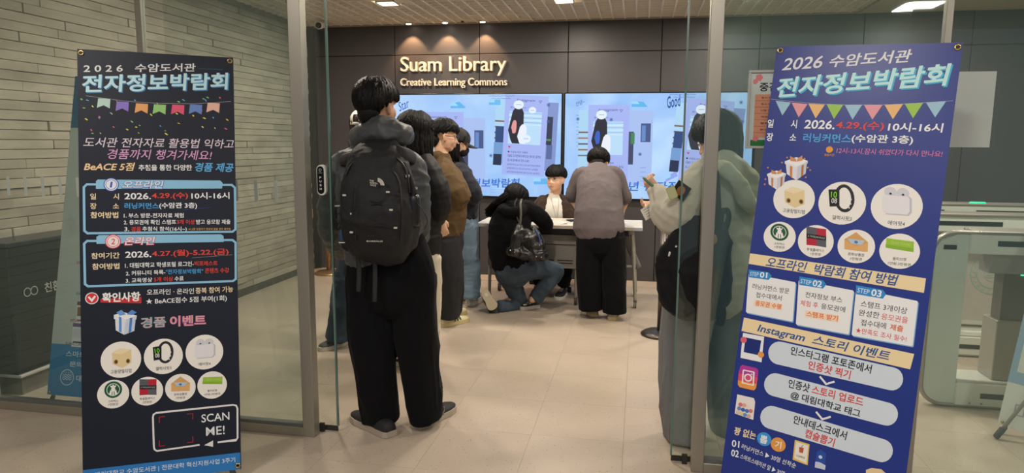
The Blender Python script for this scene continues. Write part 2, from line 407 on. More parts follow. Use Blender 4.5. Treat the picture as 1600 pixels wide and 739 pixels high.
for s, x0, x1, zc, h in (('Suam Library', -2.575, -1.41, 2.265, .205), ('Creative Learning Commons', -2.58, -1.40, 2.088, .105)):
    mb = MB(); fr = ((0, YB-.05, 0), (1, 0, 0), (0, 0, -1), (0, -1, 0))
    put_text(mb, s, (x0, -zc), (x1, -zc+.006), h, fr, None, bold=.12 if h > .15 else .15, lift=0, dep=.05)
    for L in letters(mb): part(L, 'letter', t, SGN)

# ---------------------------------------------------------------- glass front with sliding door
AL = mat('aluminium', 'a5a195', .38, metal=.55, spec=.5); ALD = mat('aluminium_side', '87837a', .4, metal=.5)
GY = 2.99
def panel_glass(n, x0, x1, y, label=None):
    w = part(MB().box(x0, x1, y-.005, y+.005, .07, CEIL), n, None, GL, kind='structure'); return w
GL = glass_mat('clear_glass', (.92, .955, .94), haze=.05, haze_col=(.34, .58, .52)); GLD = glass_mat('door_glass', (.95, .97, .96), haze=.008)
EDGE = mat('glass_edge', '5f7d74', .2, spec=.6)
def post(nm, x0, x1, y0=2.96, y1=3.02, z1=CEIL):
    mb = MB(); mb.box(x0, x1, y0, y1, 0, z1, bev=.002)
    return part(mb, nm, None, AL, kind='structure')
post('trim_5', -1.6, -1.54, 2.96, 3.02); post('trim_6', .268, .322, 2.96, 3.02)
post('trim_7', -2.4, -2.365, 2.975, 3.005); post('trim_8', 1.148, 1.175, 2.975, 3.005); post('trim_9', -3.5, -3.43, 2.96, 3.02)
for i, (a, b) in enumerate(((-3.43, -1.6), (.322, X1))):
    part(MB().box(a, b, 2.96, 3.02, 0, .045, bev=.002), 'trim_%d' % (10+i), None, AL, kind='structure')
    part(MB().box(a, b, 2.972, 3.008, .045, .06), 'trim_%d' % (12+i), None, mat('gasket', '6a6e68', .5), kind='structure')
part(MB().box(X0, X1, 2.9, 3.1, CEIL, CEIL+.2), 'trim_14', None, AL, kind='structure')
wins = [panel_glass('window_1', -3.43, -2.4, GY), panel_glass('window_2', -2.365, -1.6, GY), panel_glass('window_3', .322, 1.148, GY), panel_glass('window_4', 1.175, X1, GY)]
MK = mat('frosted_mark', 'c4cfc8', .6)
def marks(w, xs):
    for x in xs: part(MB().box(x-.009, x+.009, GY-.0065, GY-.0052, 1.165, 1.265), 'safety_mark', w, MK)
marks(wins[0], [-3.32+.104*i for i in range(9)]); marks(wins[1], [-2.33+.104*i for i in range(7)])
# tiny etched mark low on the right pane
mb = MB()
for i in range(3): mb.box(.455, .485, GY-.0065, GY-.0055, .115+.012*i, .118+.012*i)
for x in (.452, .485): mb.box(x, x+.003, GY-.0065, GY-.0055, .11, .145)
part(mb, 'etched_mark', wins[2], mat('etch', '5c6660', .6))
for i, (a, b, e) in enumerate(((-2.3, -1.455, -1.455), (.185, 1.05, .185))):
    d = part(MB().box(a, b, 3.045, 3.055, .03, CEIL-.02), 'door_%d' % (i+1), None, GLD, kind='structure')
    part(MB().box(e-.004, e+.004, 3.0435, 3.0565, .03, CEIL-.02), 'glass_edge', d, EDGE)
    part(MB().box(a, b, 3.047, 3.053, .004, .03), 'bottom_guide', d, mat('guide', '2a2a28', .5))
    xx = -1.535 if i == 0 else .245
    part(MB().box(xx-.012, xx+.012, 3.03, 3.044, .0, .045), 'floor_guide', d, mat('guide'))
# push button on the left leaf
c = Vector((-1.49, 3.04, 1.27))
t = thing('push_button', 'tall oval automatic door button reading PUSH on the left glass leaf', 'button', c-Vector((0, 0, .07)))
def stadium(w, h, n=8):
    r = w/2; o = []
    for i in range(n+1): a = PI*i/n; o.append((r*math.cos(a), h/2-r+r*math.sin(a)))
    for i in range(n+1): a = PI+PI*i/n; o.append((r*math.cos(a), -h/2+r+r*math.sin(a)))
    return o
part(MB().prism(stadium(.046, .146), (c, (1, 0, 0), (0, 0, 1), (0, -1, 0)), .018), 'housing', t, mat('btn_white', 'd5d8cc', .35))
fr = (c+Vector((-.003, -.0185, 0)), (1, 0, 0), (0, 0, -1), (0, -1, 0))
part(MB().prism(stadium(.034, .132), (c+Vector((-.003, -.018, 0)), (1, 0, 0), (0, 0, 1), (0, -1, 0)), .0015), 'face', t, mat('btn_black', '101418', .2))
mb = MB()
for i, s in enumerate('PUSH'): put_text(mb, s, (-.005, -.012+i*.018), (.005, -.012+i*.018), .010, fr, None, bold=1.5, lift=.002)
put_text(mb, 'AUTO', (-.009, -.034), (.009, -.034), .004, fr, None, lift=.002)
stroke(mb, [(.006*math.cos(a*.6), -.048+.006*math.sin(a*.6)) for a in range(12)], .0015, fr, None, .002)
part(mb, 'lettering', t, mat('btn_ink', 'd8e0e0', .5))
LEFT_PRINT=[
('g','title_lettering'),
('t','2 0 2 6   수암도서관',21.2,80.6,448.4,52.3,35.6,'e2e4e6',1,0.08,4),
('t','전자정보박람회',19.2,148.9,586.5,109.3,74.4,'3f86bb',1.6,0.12,3),
('t','전자정보박람회',15.8,145.1,581.4,105.3,74.3,'bfe6ee',1.6,0.12,5),
('l',[(222.9,44.6),(408.2,39.3)],1.2,'1d5a80',3),
('l',[(458.5,56.0),(556.2,56.1)],1.5,'23708c',3),
('g','bunting_print'),
('l',[(29.1,193.9),(94.4,201.8),(163.0,209.7),(235.1,213.5),(303.4,214.9),(375.3,213.4),(443.3,210.6),(514.9,203.5),(587.6,194.9)],1,'c8c8cc',3),
('p',[(74.4,202.6),(119.1,203.4),(116.2,244.0),(94.0,231.4),(69.3,243.1)],'b8d8cc',2),
('p',[(142.7,213.2),(188.0,214.1),(185.1,254.9),(162.5,242.2),(137.4,254.0)],'8a78c8',2),
('p',[(214.5,218.4),(260.5,219.3),(257.5,260.5),(234.6,247.7),(209.1,259.5)],'e8a868',2),
('p',[(282.5,219.8),(329.2,220.7),(326.1,262.2),(302.9,249.3),(277.0,261.2)],'98cc78',2),
('p',[(353.3,218.4),(400.8,219.3),(397.6,261.1),(374.0,248.0),(347.7,260.0)],'e05878',2),
('p',[(423.0,214.2),(471.2,215.1),(467.9,257.2),(444.0,244.1),(417.3,256.2)],'6888c8',2),
('p',[(493.1,204.4),(541.9,205.3),(538.6,247.7),(514.4,234.5),(487.2,246.7)],'e8b8a8',2),
('p',[(138.9,209.8),(141.9,208.9),(146.4,213.9),(143.4,214.8)],'e06878',1),
('p',[(317.2,234.3),(320.0,230.9),(324.1,234.2),(321.3,237.6)],'58b0e0',1),
('p',[(161.2,220.6),(164.5,217.3),(169.3,223.0),(166.0,226.4)],'e8e078',1),
('p',[(466.2,309.5),(470.1,307.2),(475.8,313.4),(471.9,315.7)],'e8e078',1),
('p',[(556.6,314.0),(562.7,312.7),(571.6,319.1),(565.6,320.4)],'e06878',1),
('p',[(292.2,213.3),(295.1,211.9),(299.3,221.5),(296.4,222.9)],'78c878',1),
('p',[(486.7,179.7),(492.2,178.1),(500.2,183.8),(494.8,185.3)],'78c878',1),
('p',[(114.1,261.0),(118.2,259.7),(124.3,264.8),(120.2,266.2)],'58b0e0',1),
('p',[(470.3,188.1),(475.4,185.3),(483.0,188.4),(477.8,191.2)],'78c878',1),
('p',[(370.8,297.4),(375.9,295.6),(383.6,299.0),(378.4,300.8)],'e8d84a',1),
('p',[(364.9,255.0),(369.2,252.7),(375.5,258.5),(371.2,260.8)],'e8e078',1),
('p',[(321.0,331.6),(323.8,329.4),(328.0,333.1),(325.1,335.2)],'78c878',1),
('p',[(355.2,221.8),(358.5,220.4),(363.3,227.1),(360.0,228.5)],'e8d84a',1),
('p',[(206.4,205.5),(210.0,202.0),(215.2,206.0),(211.6,209.5)],'58b0e0',1),
('p',[(15.8,245.5),(20.9,242.5),(28.6,245.6),(23.4,248.6)],'78c878',1),
('p',[(390.2,194.8),(396.2,193.6),(405.1,199.6),(399.1,200.8)],'58b0e0',1),
('p',[(219.6,342.3),(222.2,341.3),(226.0,346.1),(223.4,347.0)],'e8d84a',1),
('p',[(208.1,319.7),(212.7,316.5),(219.6,319.5),(214.9,322.7)],'e8d84a',1),
('p',[(245.2,223.7),(247.9,221.4),(252.0,224.4),(249.2,226.7)],'e8e078',1),
('p',[(564.5,274.0),(569.6,272.9),(577.0,279.5),(571.9,280.6)],'e8d84a',1),
('p',[(73.9,278.2),(77.8,275.7),(83.5,283.4),(79.6,285.8)],'e06878',1),
('p',[(118.8,262.2),(122.1,261.1),(126.9,268.1),(123.6,269.2)],'e8e078',1),
('p',[(517.2,312.2),(520.0,311.3),(524.1,317.7),(521.3,318.6)],'e8d84a',1),
('p',[(301.4,309.1),(304.9,308.1),(310.1,314.5),(306.6,315.5)],'58b0e0',1),
('p',[(320.8,342.7),(326.8,341.3),(335.6,349.2),(329.6,350.6)],'e8e078',1),
('p',[(430.6,262.0),(434.1,258.5),(439.1,264.1),(435.6,267.5)],'e8d84a',1),
('p',[(191.9,294.7),(196.8,292.2),(204.0,299.0),(199.1,301.4)],'78c878',1),
('p',[(125.0,320.0),(128.7,318.1),(134.2,323.2),(130.5,325.1)],'e06878',1),
('p',[(45.6,350.1),(50.4,347.9),(57.6,350.3),(52.7,352.5)],'78c878',1),
('p',[(77.5,346.9),(80.2,345.9),(84.1,351.1),(81.4,352.1)],'e8e078',1),
('p',[(266.3,261.6),(270.3,260.1),(276.2,268.8),(272.2,270.2)],'e8d84a',1),
('p',[(539.1,179.2),(542.3,176.0),(546.9,181.9),(543.7,185.1)],'e06878',1),
('p',[(510.2,268.2),(513.7,265.3),(518.8,270.7),(515.3,273.6)],'58b0e0',1),
('p',[(471.0,270.8),(477.2,268.8),(486.4,274.3),(480.2,276.3)],'e8d84a',1),
('p',[(23.6,289.3),(29.0,288.1),(37.1,295.7),(31.7,296.9)],'e8d84a',1),
('p',[(28.2,211.9),(33.8,209.6),(42.2,213.4),(36.6,215.6)],'58b0e0',1),
('p',[(480.4,191.0),(484.5,189.6),(490.6,198.5),(486.4,199.9)],'58b0e0',1),
('p',[(222.3,311.1),(226.3,309.4),(232.2,312.9),(228.2,314.6)],'78c878',1),
('p',[(461.9,241.3),(466.2,237.3),(472.5,240.9),(468.2,244.9)],'e06878',1),
('p',[(43.3,334.2),(46.9,331.8),(52.0,338.5),(48.5,341.0)],'e06878',1),
('p',[(72.7,282.1),(75.7,280.7),(80.1,288.6),(77.1,290.0)],'58b0e0',1),
('p',[(281.3,239.8),(287.2,238.5),(296.0,246.7),(290.0,248.1)],'e8d84a',1),
('p',[(371.7,204.0),(377.4,201.1),(385.7,205.9),(380.0,208.8)],'78c878',1),
('p',[(49.1,236.0),(52.8,233.3),(58.2,239.2),(54.5,241.9)],'e8e078',1),
('p',[(8.3,208.4),(12.6,205.0),(19.0,210.3),(14.7,213.8)],'78c878',1),
('p',[(174.2,328.7),(178.9,326.8),(185.9,332.3),(181.2,334.2)],'e8d84a',1),
('g','slogan_lettering'),
('t','도서관 전자자료 활용법 익하고',17.6,387.4,596.0,383.0,41.1,'ddd0dc',0.4,0.22,4),
('t','경품까지 챙겨가세요!',105.5,435.1,507.3,434.4,42.5,'d8a0cc',0.4,0.22,4),
('t','BeACE 5점',18.7,488.4,208.3,487.6,34.9,'f0d0a0',1.4,0.25,4),
('t','추첨을 통한 다양한',220.5,491.5,426.1,489.3,26.0,'e6e8ea',1.4,0,4),
('t','경품 제공',438.0,486.4,592.8,487.5,39.1,'5fb2e6',1.4,0.2,4),
('g','offline_panel_print'),
('l',[(298.3,563.1),(50.6,562.7),(28.7,562.6),(17.8,574.8),(17.8,591.0),(17.8,736.6),(17.8,754.8),(28.6,765.0),(50.4,765.1),(558.8,768.7),(583.2,768.9),(595.5,758.8),(595.6,740.3),(596.5,592.4),(596.5,576.0),(584.3,563.6),(559.8,563.6),(298.3,563.1)],9,'8ec6e6',2),
('p',[(62.0,549.2),(69.1,542.5),(537.3,544.2),(547.4,555.4),(544.4,579.2),(61.6,581.1)],'8ec6e6',3),
('c',118.0,563.6,28.4,'3d62b8',4),
('c',118.0,563.6,24.8,'f0f2f8',5),
('c',118.0,563.6,21.3,'5070c0',6),
('c',118.0,563.6,18.9,'e8eef8',7),
('t','1',112.1,563.7,123.9,563.6,24.1,'4060b8',1,0.1,8),
('t','오프라인',155.9,564.9,317.9,564.4,38.0,'4a66b8',3,0.2,5),
('t','오프라인',158.3,563.5,315.4,563.1,33.9,'eef0f8',1,0.2,6),
('t','일        시',40.3,613.0,145.7,613.2,25.4,'f2dfb8',1,0,4),
('t','2026.',165.9,611.9,265.8,611.9,27.0,'eef2f4',1.2,0,4),
('t','4.29.(수)',268.2,611.9,409.1,611.1,30.2,'e04a42',1.2,0,4),
('t','10시-16시',421.6,611.2,573.9,610.1,29.3,'eef2f4',1.2,0,4),
('t','장        소',39.9,652.8,145.2,653.5,25.4,'f2dfb8',1,0,4),
('t','러닝커먼스',165.4,652.8,294.5,653.7,25.7,'4fa8e6',1.2,0,4),
('t','(수암관 3층)',296.4,653.7,443.6,654.1,28.8,'eef2f4',1.2,0,4),
('l',[(388.1,671.7),(499.4,661.5)],1,'2f58b0',3),
('t','참여방법',40.6,689.9,142.4,691.0,26.6,'f2dfb8',1.2,0,4),
('t','1. 부스 방문-전자자료 체험',162.5,693.4,390.2,695.1,20.4,'eef2f4',1,0,4),
('t','2. 응모권에 확인 스탬프',162.1,721.5,359.9,723.0,20.3,'eef2f4',1,0,4),
('t','3개 이상',363.6,722.8,433.9,723.8,20.7,'e04a42',1,0,4),
('t','받고 응모함 제출',438.7,723.8,575.5,725.2,20.8,'eef2f4',1,0,4),
('t','3.',164.1,750.3,181.9,750.6,17.5,'eef2f4',1,0,4),
('t','경품',189.1,750.7,226.3,751.4,20.2,'e04a42',1,0,4),
('t','추첨식 참석(16시~)',231.1,751.4,401.7,754.4,21.8,'eef2f4',1,0,4),
('t','※1,2등 당첨자가 현장에 없을 경우 재추첨',408.5,754.5,574.9,756.9,10.0,'e0b060',0.6,0,4),
('g','online_panel_print'),
('l',[(296.6,800.9),(49.0,797.0),(27.1,796.7),(16.3,807.7),(16.4,822.7),(17.3,957.3),(17.4,974.1),(28.3,983.5),(50.0,983.5),(556.3,984.6),(580.6,984.7),(593.0,975.7),(593.1,959.6),(594.6,830.6),(594.7,816.3),(582.5,805.3),(558.0,804.9),(296.6,800.9)],9,'8ec6e6',2),
('p',[(60.8,780.3),(70.9,773.9),(535.8,779.1),(547.2,787.7),(546.8,812.8),(61.1,809.5)],'8ec6e6',3),
('c',121.6,801.3,29.5,'d8506a',4),
('c',121.6,801.3,25.9,'f4e8e8',5),
('c',121.6,801.3,22.4,'d8605c',6),
('c',121.6,801.3,20.0,'f4e8e8',7),
('t','2',114.5,801.1,128.6,801.5,24.0,'d05058',1,0.1,8),
('t','온라인',160.8,801.1,281.8,802.0,37.7,'d8506a',3,0.2,5),
('t','온라인',163.2,800.7,279.3,801.1,33.6,'f4eef0',1,0.2,6),
('t','참여기간',41.3,858.7,144.4,859.0,25.2,'f2dfb8',1.2,0,4),
('t','2026.',166.0,857.5,263.5,857.6,26.9,'eef2f4',1.2,0,4),
('t','4.27.(월)-5.22.(금)',265.4,857.7,565.9,856.6,31.6,'e04a42',1.2,0,4),
('l',[(419.8,878.7),(580.7,869.6)],0.8,'c8c0b0',3),
('t','참여방법',43.8,902.8,143.8,903.6,25.2,'f2dfb8',1.2,0,4),
('t','1. 대림대학교 학생포털 로그인-',164.0,902.7,426.9,903.6,21.7,'eef2f4',1,0,4),
('t','빅포레스트',429.4,903.2,520.8,904.0,20.7,'e04a42',1,0,4),
('t','2. 커뮤니티 목록-',166.8,935.9,315.7,935.3,20.2,'eef2f4',1,0,4),
('t','"전자정보박람회"',317.7,934.6,462.7,936.6,20.5,'4fa8e6',1,0,4),
('t','콘텐츠 수강',470.0,935.5,566.5,936.2,22.2,'e04a42',1,0,4),
('t','3. 교육영상',166.4,965.9,265.5,965.9,20.1,'eef2f4',1,0,4),
('t','5개 이상',272.1,965.3,345.3,965.8,20.3,'e04a42',1,0,4),
('t','수료',350.7,965.5,385.9,965.3,20.5,'eef2f4',1,0,4),
('g','notice_lettering'),
('c',41.3,1033.2,24.3,'e8e8ea',2),
('c',41.3,1033.2,20.8,'d83c40',3),
('l',[(29.6,1026.1),(40.9,1042.4),(53.9,1024.6)],7,'f4f4f4',5),
('p',[(72.3,1037.3),(223.5,1036.7),(223.1,1063.5),(72.1,1051.9)],'c83838',2),
('t','확인사항',78.8,1032.4,219.7,1033.9,40.0,'f4f4f4',2,0,4),
('t','오프라인 · 온라인',244.0,1017.8,425.5,1020.4,24.4,'eef2f4',0.6,0,4),
('t','중복 참여 가능',431.3,1020.1,581.3,1019.1,26.3,'f2dfb8',1,0,4),
('t','★ BeACE점수 5점 부여(1회)',240.0,1058.2,555.1,1058.3,28.7,'eef2f4',0.8,0,4),
('g','gift_picture'),
('p',[(124.9,1122.2),(162.5,1137.7),(157.0,1190.6),(126.6,1170.0)],'dfe6ee',2),
('p',[(162.5,1137.7),(200.7,1126.6),(195.2,1177.0),(157.0,1190.6)],'c8d4e4',2),
('p',[(120.4,1106.0),(158.3,1097.5),(205.6,1113.5),(165.0,1127.2)],'f2f4f6',3),
('p',[(120.4,1106.0),(165.0,1127.2),(164.8,1140.5),(120.2,1121.9)],'e4eaf0',4),
('p',[(165.0,1127.2),(205.6,1113.5),(203.0,1129.4),(164.8,1140.5)],'ccd8e6',4),
('p',[(139.2,1112.4),(148.5,1118.3),(147.7,1179.3),(138.3,1176.1)],'5f96dc',5),
('p',[(179.3,1122.7),(188.8,1120.6),(183.3,1179.0),(173.7,1183.7)],'4c84d0',5),
('p',[(130.0,1096.0),(148.9,1086.4),(165.3,1105.9),(141.6,1109.9)],'6ea2e2',6),
('p',[(167.6,1106.0),(186.9,1088.4),(205.8,1100.2),(189.0,1109.9)],'5a90d8',6),
('g','event_lettering'),
('t','경품',219.5,1145.4,315.2,1145.5,45.8,'58a8b8',3,0,4),
('t','경품',219.5,1145.4,315.2,1145.5,45.8,'c8a8a8',1,0,6),
('t','이벤트',330.0,1145.0,470.8,1147.5,46.4,'c868b8',3,0,4),
('t','이벤트',330.0,1145.0,470.8,1147.5,46.4,'e0a8a0',1,0,6),
('g','prize_picture'),
('c',144.3,1292.6,74.8,'f1efe8',2),
('p',[(141.3,1244.6),(182.1,1253.6),(182.9,1308.1),(147.6,1327.5),(113.1,1308.1),(111.4,1261.8)],'e6d2a0',3),
('p',[(141.3,1244.6),(182.1,1253.6),(146.1,1270.9),(111.4,1261.8)],'f0e0b8',4),
('p',[(133.1,1300.4),(132.5,1303.9),(130.9,1307.0),(128.4,1309.0),(125.6,1309.7),(122.8,1309.0),(120.4,1307.0),(118.8,1304.0),(118.3,1300.4),(118.9,1296.9),(120.6,1293.8),(123.0,1291.8),(125.8,1291.1),(128.6,1291.8),(131.0,1293.8),(132.6,1296.8)],'8a6a38',5),
('p',[(177.7,1300.3),(177.1,1303.9),(175.5,1306.9),(173.0,1309.0),(170.1,1309.7),(167.3,1309.0),(164.9,1306.9),(163.3,1303.9),(162.8,1300.3),(163.4,1296.8),(165.1,1293.8),(167.5,1291.7),(170.4,1291.0),(173.2,1291.7),(175.6,1293.7),(177.2,1296.8)],'8a6a38',5),
('p',[(130.1,1300.4),(129.8,1302.2),(129.0,1303.7),(127.8,1304.7),(126.4,1305.0),(125.0,1304.7),(123.8,1303.7),(123.0,1302.2),(122.8,1300.4),(123.1,1298.6),(123.9,1297.1),(125.1,1296.1),(126.5,1295.8),(127.9,1296.1),(129.1,1297.1),(129.9,1298.6)],'3a2c18',6),
('p',[(173.3,1300.3),(172.9,1302.1),(172.1,1303.6),(170.9,1304.6),(169.5,1305.0),(168.0,1304.6),(166.8,1303.6),(166.1,1302.1),(165.8,1300.3),(166.1,1298.6),(166.9,1297.0),(168.2,1296.0),(169.6,1295.7),(171.0,1296.0),(172.2,1297.0),(173.0,1298.6)],'3a2c18',6),
('t','고용량멀티탭',105.3,1340.5,182.4,1340.8,15.9,'4a4a48',0,0,5),
('g','prize_picture'),
('c',303.3,1291.0,74.4,'f1efe8',2),
('p',[(342.1,1274.2),(340.9,1286.4),(337.6,1297.8),(332.4,1307.6),(325.9,1315.1),(318.3,1319.8),(310.2,1321.4),(302.2,1319.8),(294.8,1315.1),(288.5,1307.6),(283.7,1297.9),(280.8,1286.6),(279.9,1274.4),(281.2,1262.3),(284.4,1250.9),(289.5,1241.2),(296.0,1233.6),(303.6,1228.9),(311.6,1227.2),(319.7,1228.7),(327.1,1233.4),(333.5,1240.8),(338.3,1250.6),(341.2,1262.0)],'2a2c30',3),
('p',[(331.7,1274.2),(330.8,1283.7),(328.6,1292.5),(325.2,1300.1),(320.8,1305.9),(315.8,1309.5),(310.4,1310.8),(305.0,1309.5),(300.1,1305.9),(295.9,1300.1),(292.7,1292.6),(290.8,1283.8),(290.2,1274.4),(291.1,1265.0),(293.3,1256.2),(296.7,1248.6),(301.0,1242.8),(306.1,1239.1),(311.5,1237.8),(316.8,1239.0),(321.8,1242.7),(326.0,1248.4),(329.2,1256.0),(331.1,1264.8)],'f1efe8',4),
('p',[(263.4,1249.6),(296.6,1245.6),(295.7,1302.4),(266.2,1306.2)],'26282c',5),
('p',[(267.0,1254.8),(292.8,1251.6),(292.1,1296.4),(269.3,1300.2)],'101418',6),
('t','10',270.5,1266.2,288.9,1264.6,20.3,'7ed321',1,0,7),
('t','08',271.7,1285.8,288.6,1285.0,17.9,'d8dcd8',1,0,7),
('p',[(333.9,1275.7),(333.2,1277.9),(331.6,1278.8),(330.1,1277.9),(329.4,1275.8),(330.1,1273.6),(331.7,1272.7),(333.3,1273.6)],'e0e0e0',6),
('p',[(332.2,1291.0),(331.5,1293.1),(329.9,1294.0),(328.3,1293.1),(327.7,1291.0),(328.4,1288.8),(330.0,1287.9),(331.6,1288.8)],'e0e0e0',6),
('p',[(327.5,1304.7),(326.8,1306.8),(325.2,1307.7),(323.7,1306.8),(323.1,1304.7),(323.7,1302.5),(325.3,1301.6),(326.9,1302.5)],'e0e0e0',6),
('t','갤럭시핏3',273.1,1341.0,332.2,1341.2,14.6,'4a4a48',0,0,5),
('g','prize_picture'),
('c',462.4,1284.6,74.4,'f1efe8',2),
('p',[(464.6,1243.5),(463.1,1249.8),(459.2,1255.2),(453.4,1258.8),(446.6,1260.1),(439.8,1258.9),(434.1,1255.3),(430.4,1250.1),(429.2,1243.8),(430.6,1237.5),(434.5,1232.2),(440.3,1228.6),(447.1,1227.3),(453.9,1228.5),(459.6,1232.0),(463.3,1237.3)],'d4d6dc',3),
('p',[(499.5,1243.3),(498.0,1249.6),(494.0,1255.0),(488.2,1258.6),(481.3,1259.9),(474.5,1258.7),(468.8,1255.1),(465.1,1249.8),(463.8,1243.5),(465.3,1237.2),(469.2,1231.9),(475.1,1228.3),(481.9,1226.9),(488.7,1228.1),(494.4,1231.7),(498.2,1237.0)],'d4d6dc',3),
('p',[(450.5,1247.4),(449.3,1249.5),(446.7,1250.4),(444.1,1249.5),(443.1,1247.4),(444.2,1245.3),(446.8,1244.4),(449.4,1245.3)],'30343a',6),
('p',[(485.3,1247.1),(484.1,1249.3),(481.5,1250.2),(478.9,1249.3),(477.8,1247.2),(479.0,1245.1),(481.6,1244.2),(484.2,1245.0)],'30343a',6),
('p',[(429.7,1255.0),(434.9,1250.5),(500.1,1251.5),(505.9,1257.5),(505.2,1299.5),(496.1,1310.0),(433.9,1311.5),(426.7,1302.6)],'c4c6cc',3),
('p',[(424.6,1256.5),(430.5,1252.0),(494.1,1251.6),(500.0,1257.5),(499.3,1296.5),(491.7,1307.0),(431.0,1308.5),(423.9,1299.6)],'e8e8ec',4),
('t','에어팟4',438.0,1335.3,485.2,1335.4,13.7,'4a4a48',0,0,5),
('g','prize_picture'),
('c',113.9,1432.4,58.7,'f1efe8',2),
('p',[(146.9,1414.4),(146.0,1422.1),(143.5,1429.3),(139.5,1435.8),(134.2,1441.1),(127.9,1445.1),(121.0,1447.5),(113.7,1448.3),(106.4,1447.3),(99.5,1444.7),(93.4,1440.5),(88.3,1435.1),(84.5,1428.5),(82.2,1421.3),(81.5,1413.7),(82.4,1406.1),(84.9,1398.9),(88.9,1392.5),(94.1,1387.1),(100.3,1383.1),(107.3,1380.6),(114.5,1379.8),(121.8,1380.7),(128.7,1383.3),(134.9,1387.4),(140.0,1392.9),(143.9,1399.5),(146.2,1406.8)],'1f5c40',3),
('p',[(138.7,1414.3),(137.8,1421.0),(135.2,1427.2),(131.3,1432.4),(126.1,1436.5),(120.1,1439.0),(113.8,1439.7),(107.4,1438.8),(101.6,1436.1),(96.5,1432.0),(92.7,1426.6),(90.4,1420.4),(89.6,1413.8),(90.5,1407.2),(93.1,1401.0),(97.0,1395.7),(102.1,1391.7),(108.1,1389.2),(114.4,1388.4),(120.8,1389.3),(126.7,1391.9),(131.7,1396.0),(135.6,1401.4),(138.0,1407.7)],'f1efe8',4),
('p',[(136.4,1414.3),(135.5,1420.3),(133.2,1425.9),(129.6,1430.7),(125.0,1434.3),(119.6,1436.6),(113.8,1437.3),(108.1,1436.4),(102.8,1434.0),(98.2,1430.3),(94.8,1425.4),(92.6,1419.8),(91.9,1413.8),(92.8,1407.8),(95.1,1402.2),(98.6,1397.5),(103.3,1393.8),(108.6,1391.5),(114.4,1390.8),(120.1,1391.6),(125.5,1394.0),(130.0,1397.8),(133.5,1402.6),(135.7,1408.3)],'1f5c40',5),
('p',[(114.4,1392.0),(119.0,1398.8),(126.0,1395.8),(123.0,1404.4),(105.5,1404.2),(102.7,1395.6),(109.6,1398.7)],'f1efe8',6),
('p',[(121.7,1412.3),(121.1,1416.3),(119.4,1419.6),(116.9,1421.9),(114.0,1422.6),(111.1,1421.8),(108.7,1419.5),(107.1,1416.1),(106.5,1412.1),(107.2,1408.2),(108.9,1404.8),(111.3,1402.6),(114.3,1401.8),(117.2,1402.6),(119.6,1404.9),(121.2,1408.3)],'f1efe8',6),
('p',[(103.6,1413.9),(109.3,1420.1),(108.0,1436.0),(97.5,1432.2),(101.1,1424.9)],'f1efe8',6),
('p',[(124.6,1414.2),(118.7,1420.2),(119.7,1436.1),(130.3,1432.6),(126.8,1425.2)],'f1efe8',6),
('p',[(111.7,1422.6),(116.3,1422.6),(116.7,1437.3),(110.9,1437.3)],'f1efe8',6),
('t','스타벅스',94.8,1460.2,132.2,1460.8,9.8,'4a4a48',0,0,5),
('t','1만원권',95.8,1473.6,130.9,1474.3,9.9,'4a4a48',0,0,5),
('g','prize_picture'),
('c',240.2,1431.5,59.7,'f1efe8',2),
('p',[(211.3,1379.2),(243.9,1382.5),(243.5,1410.1),(210.9,1407.9)],'5c5f68',3),
('p',[(243.9,1382.5),(275.5,1384.0),(275.0,1411.6),(243.5,1410.1)],'b8283c',3),
('p',[(210.8,1418.9),(243.3,1420.5),(242.9,1446.8),(210.4,1446.4)],'b8283c',3),
('p',[(243.3,1420.5),(274.9,1423.3),(274.5,1450.4),(242.9,1446.8)],'5c5f68',3),
('p',[(211.0,1405.5),(275.1,1409.8),(274.8,1425.8),(210.8,1421.3)],'202226',4),
('t','A TWOSOME PLACE',215.6,1413.4,270.2,1417.7,6.6,'c8c8c8',0,0,6),
('t','투썸플레이스',211.4,1461.6,268.3,1462.6,10.6,'4a4a48',0,0,5),
('t','1만원권',223.0,1476.5,256.2,1477.1,9.8,'4a4a48',0,0,5),
('g','prize_picture'),
('c',366.2,1428.9,59.0,'f1efe8',2),
('p',[(331.4,1407.5),(366.9,1381.0),(403.0,1411.3),(401.3,1444.3),(330.9,1440.3)],'d8a868',3),
('p',[(340.2,1404.6),(393.0,1407.6),(383.9,1423.1),(351.6,1420.3)],'b8cce0',4),
('p',[(372.3,1414.6),(371.1,1417.4),(368.2,1419.1),(364.5,1419.0),(361.6,1417.2),(360.5,1414.4),(361.7,1411.6),(364.7,1409.9),(368.3,1410.0),(371.2,1411.7)],'4a80b8',5),
('p',[(331.3,1410.5),(363.2,1428.8),(403.0,1413.7),(401.3,1444.3),(330.9,1440.3)],'e0b070',6),
('t','문화상품권',341.2,1455.4,390.5,1456.1,10.3,'4a4a48',0,0,5),
('t','1만원권',347.9,1470.4,383.2,1471.0,9.6,'4a4a48',0,0,5),
('g','prize_picture'),
('c',490.3,1428.1,58.6,'f1efe8',2),
('p',[(454.9,1391.5),(531.9,1395.7),(530.1,1427.4),(452.1,1420.7)],'9cc83c',3),
('p',[(452.3,1410.2),(530.9,1416.9),(530.1,1427.4),(452.1,1420.7)],'8ab834',4),
('t','OLIVE YOUNG',467.5,1403.3,522.9,1406.2,8.2,'c8e088',0,0,5),
('t','올리브영',471.3,1451.3,508.6,1451.8,9.5,'4a4a48',0,0,5),
('t','1만원,3만원권',458.3,1466.3,521.2,1467.3,9.4,'4a4a48',0,0,5),
('g','scan_box_print'),
('l',[(436.7,1677.9),(271.9,1684.3),(263.6,1676.6),(261.4,1665.7),(259.5,1542.8),(262.1,1531.1),(271.9,1525.4),(571.5,1521.0),(584.3,1525.0),(589.3,1537.9),(587.5,1664.8),(581.6,1673.8),(507.4,1675.0)],7,'e8e8e8',3),
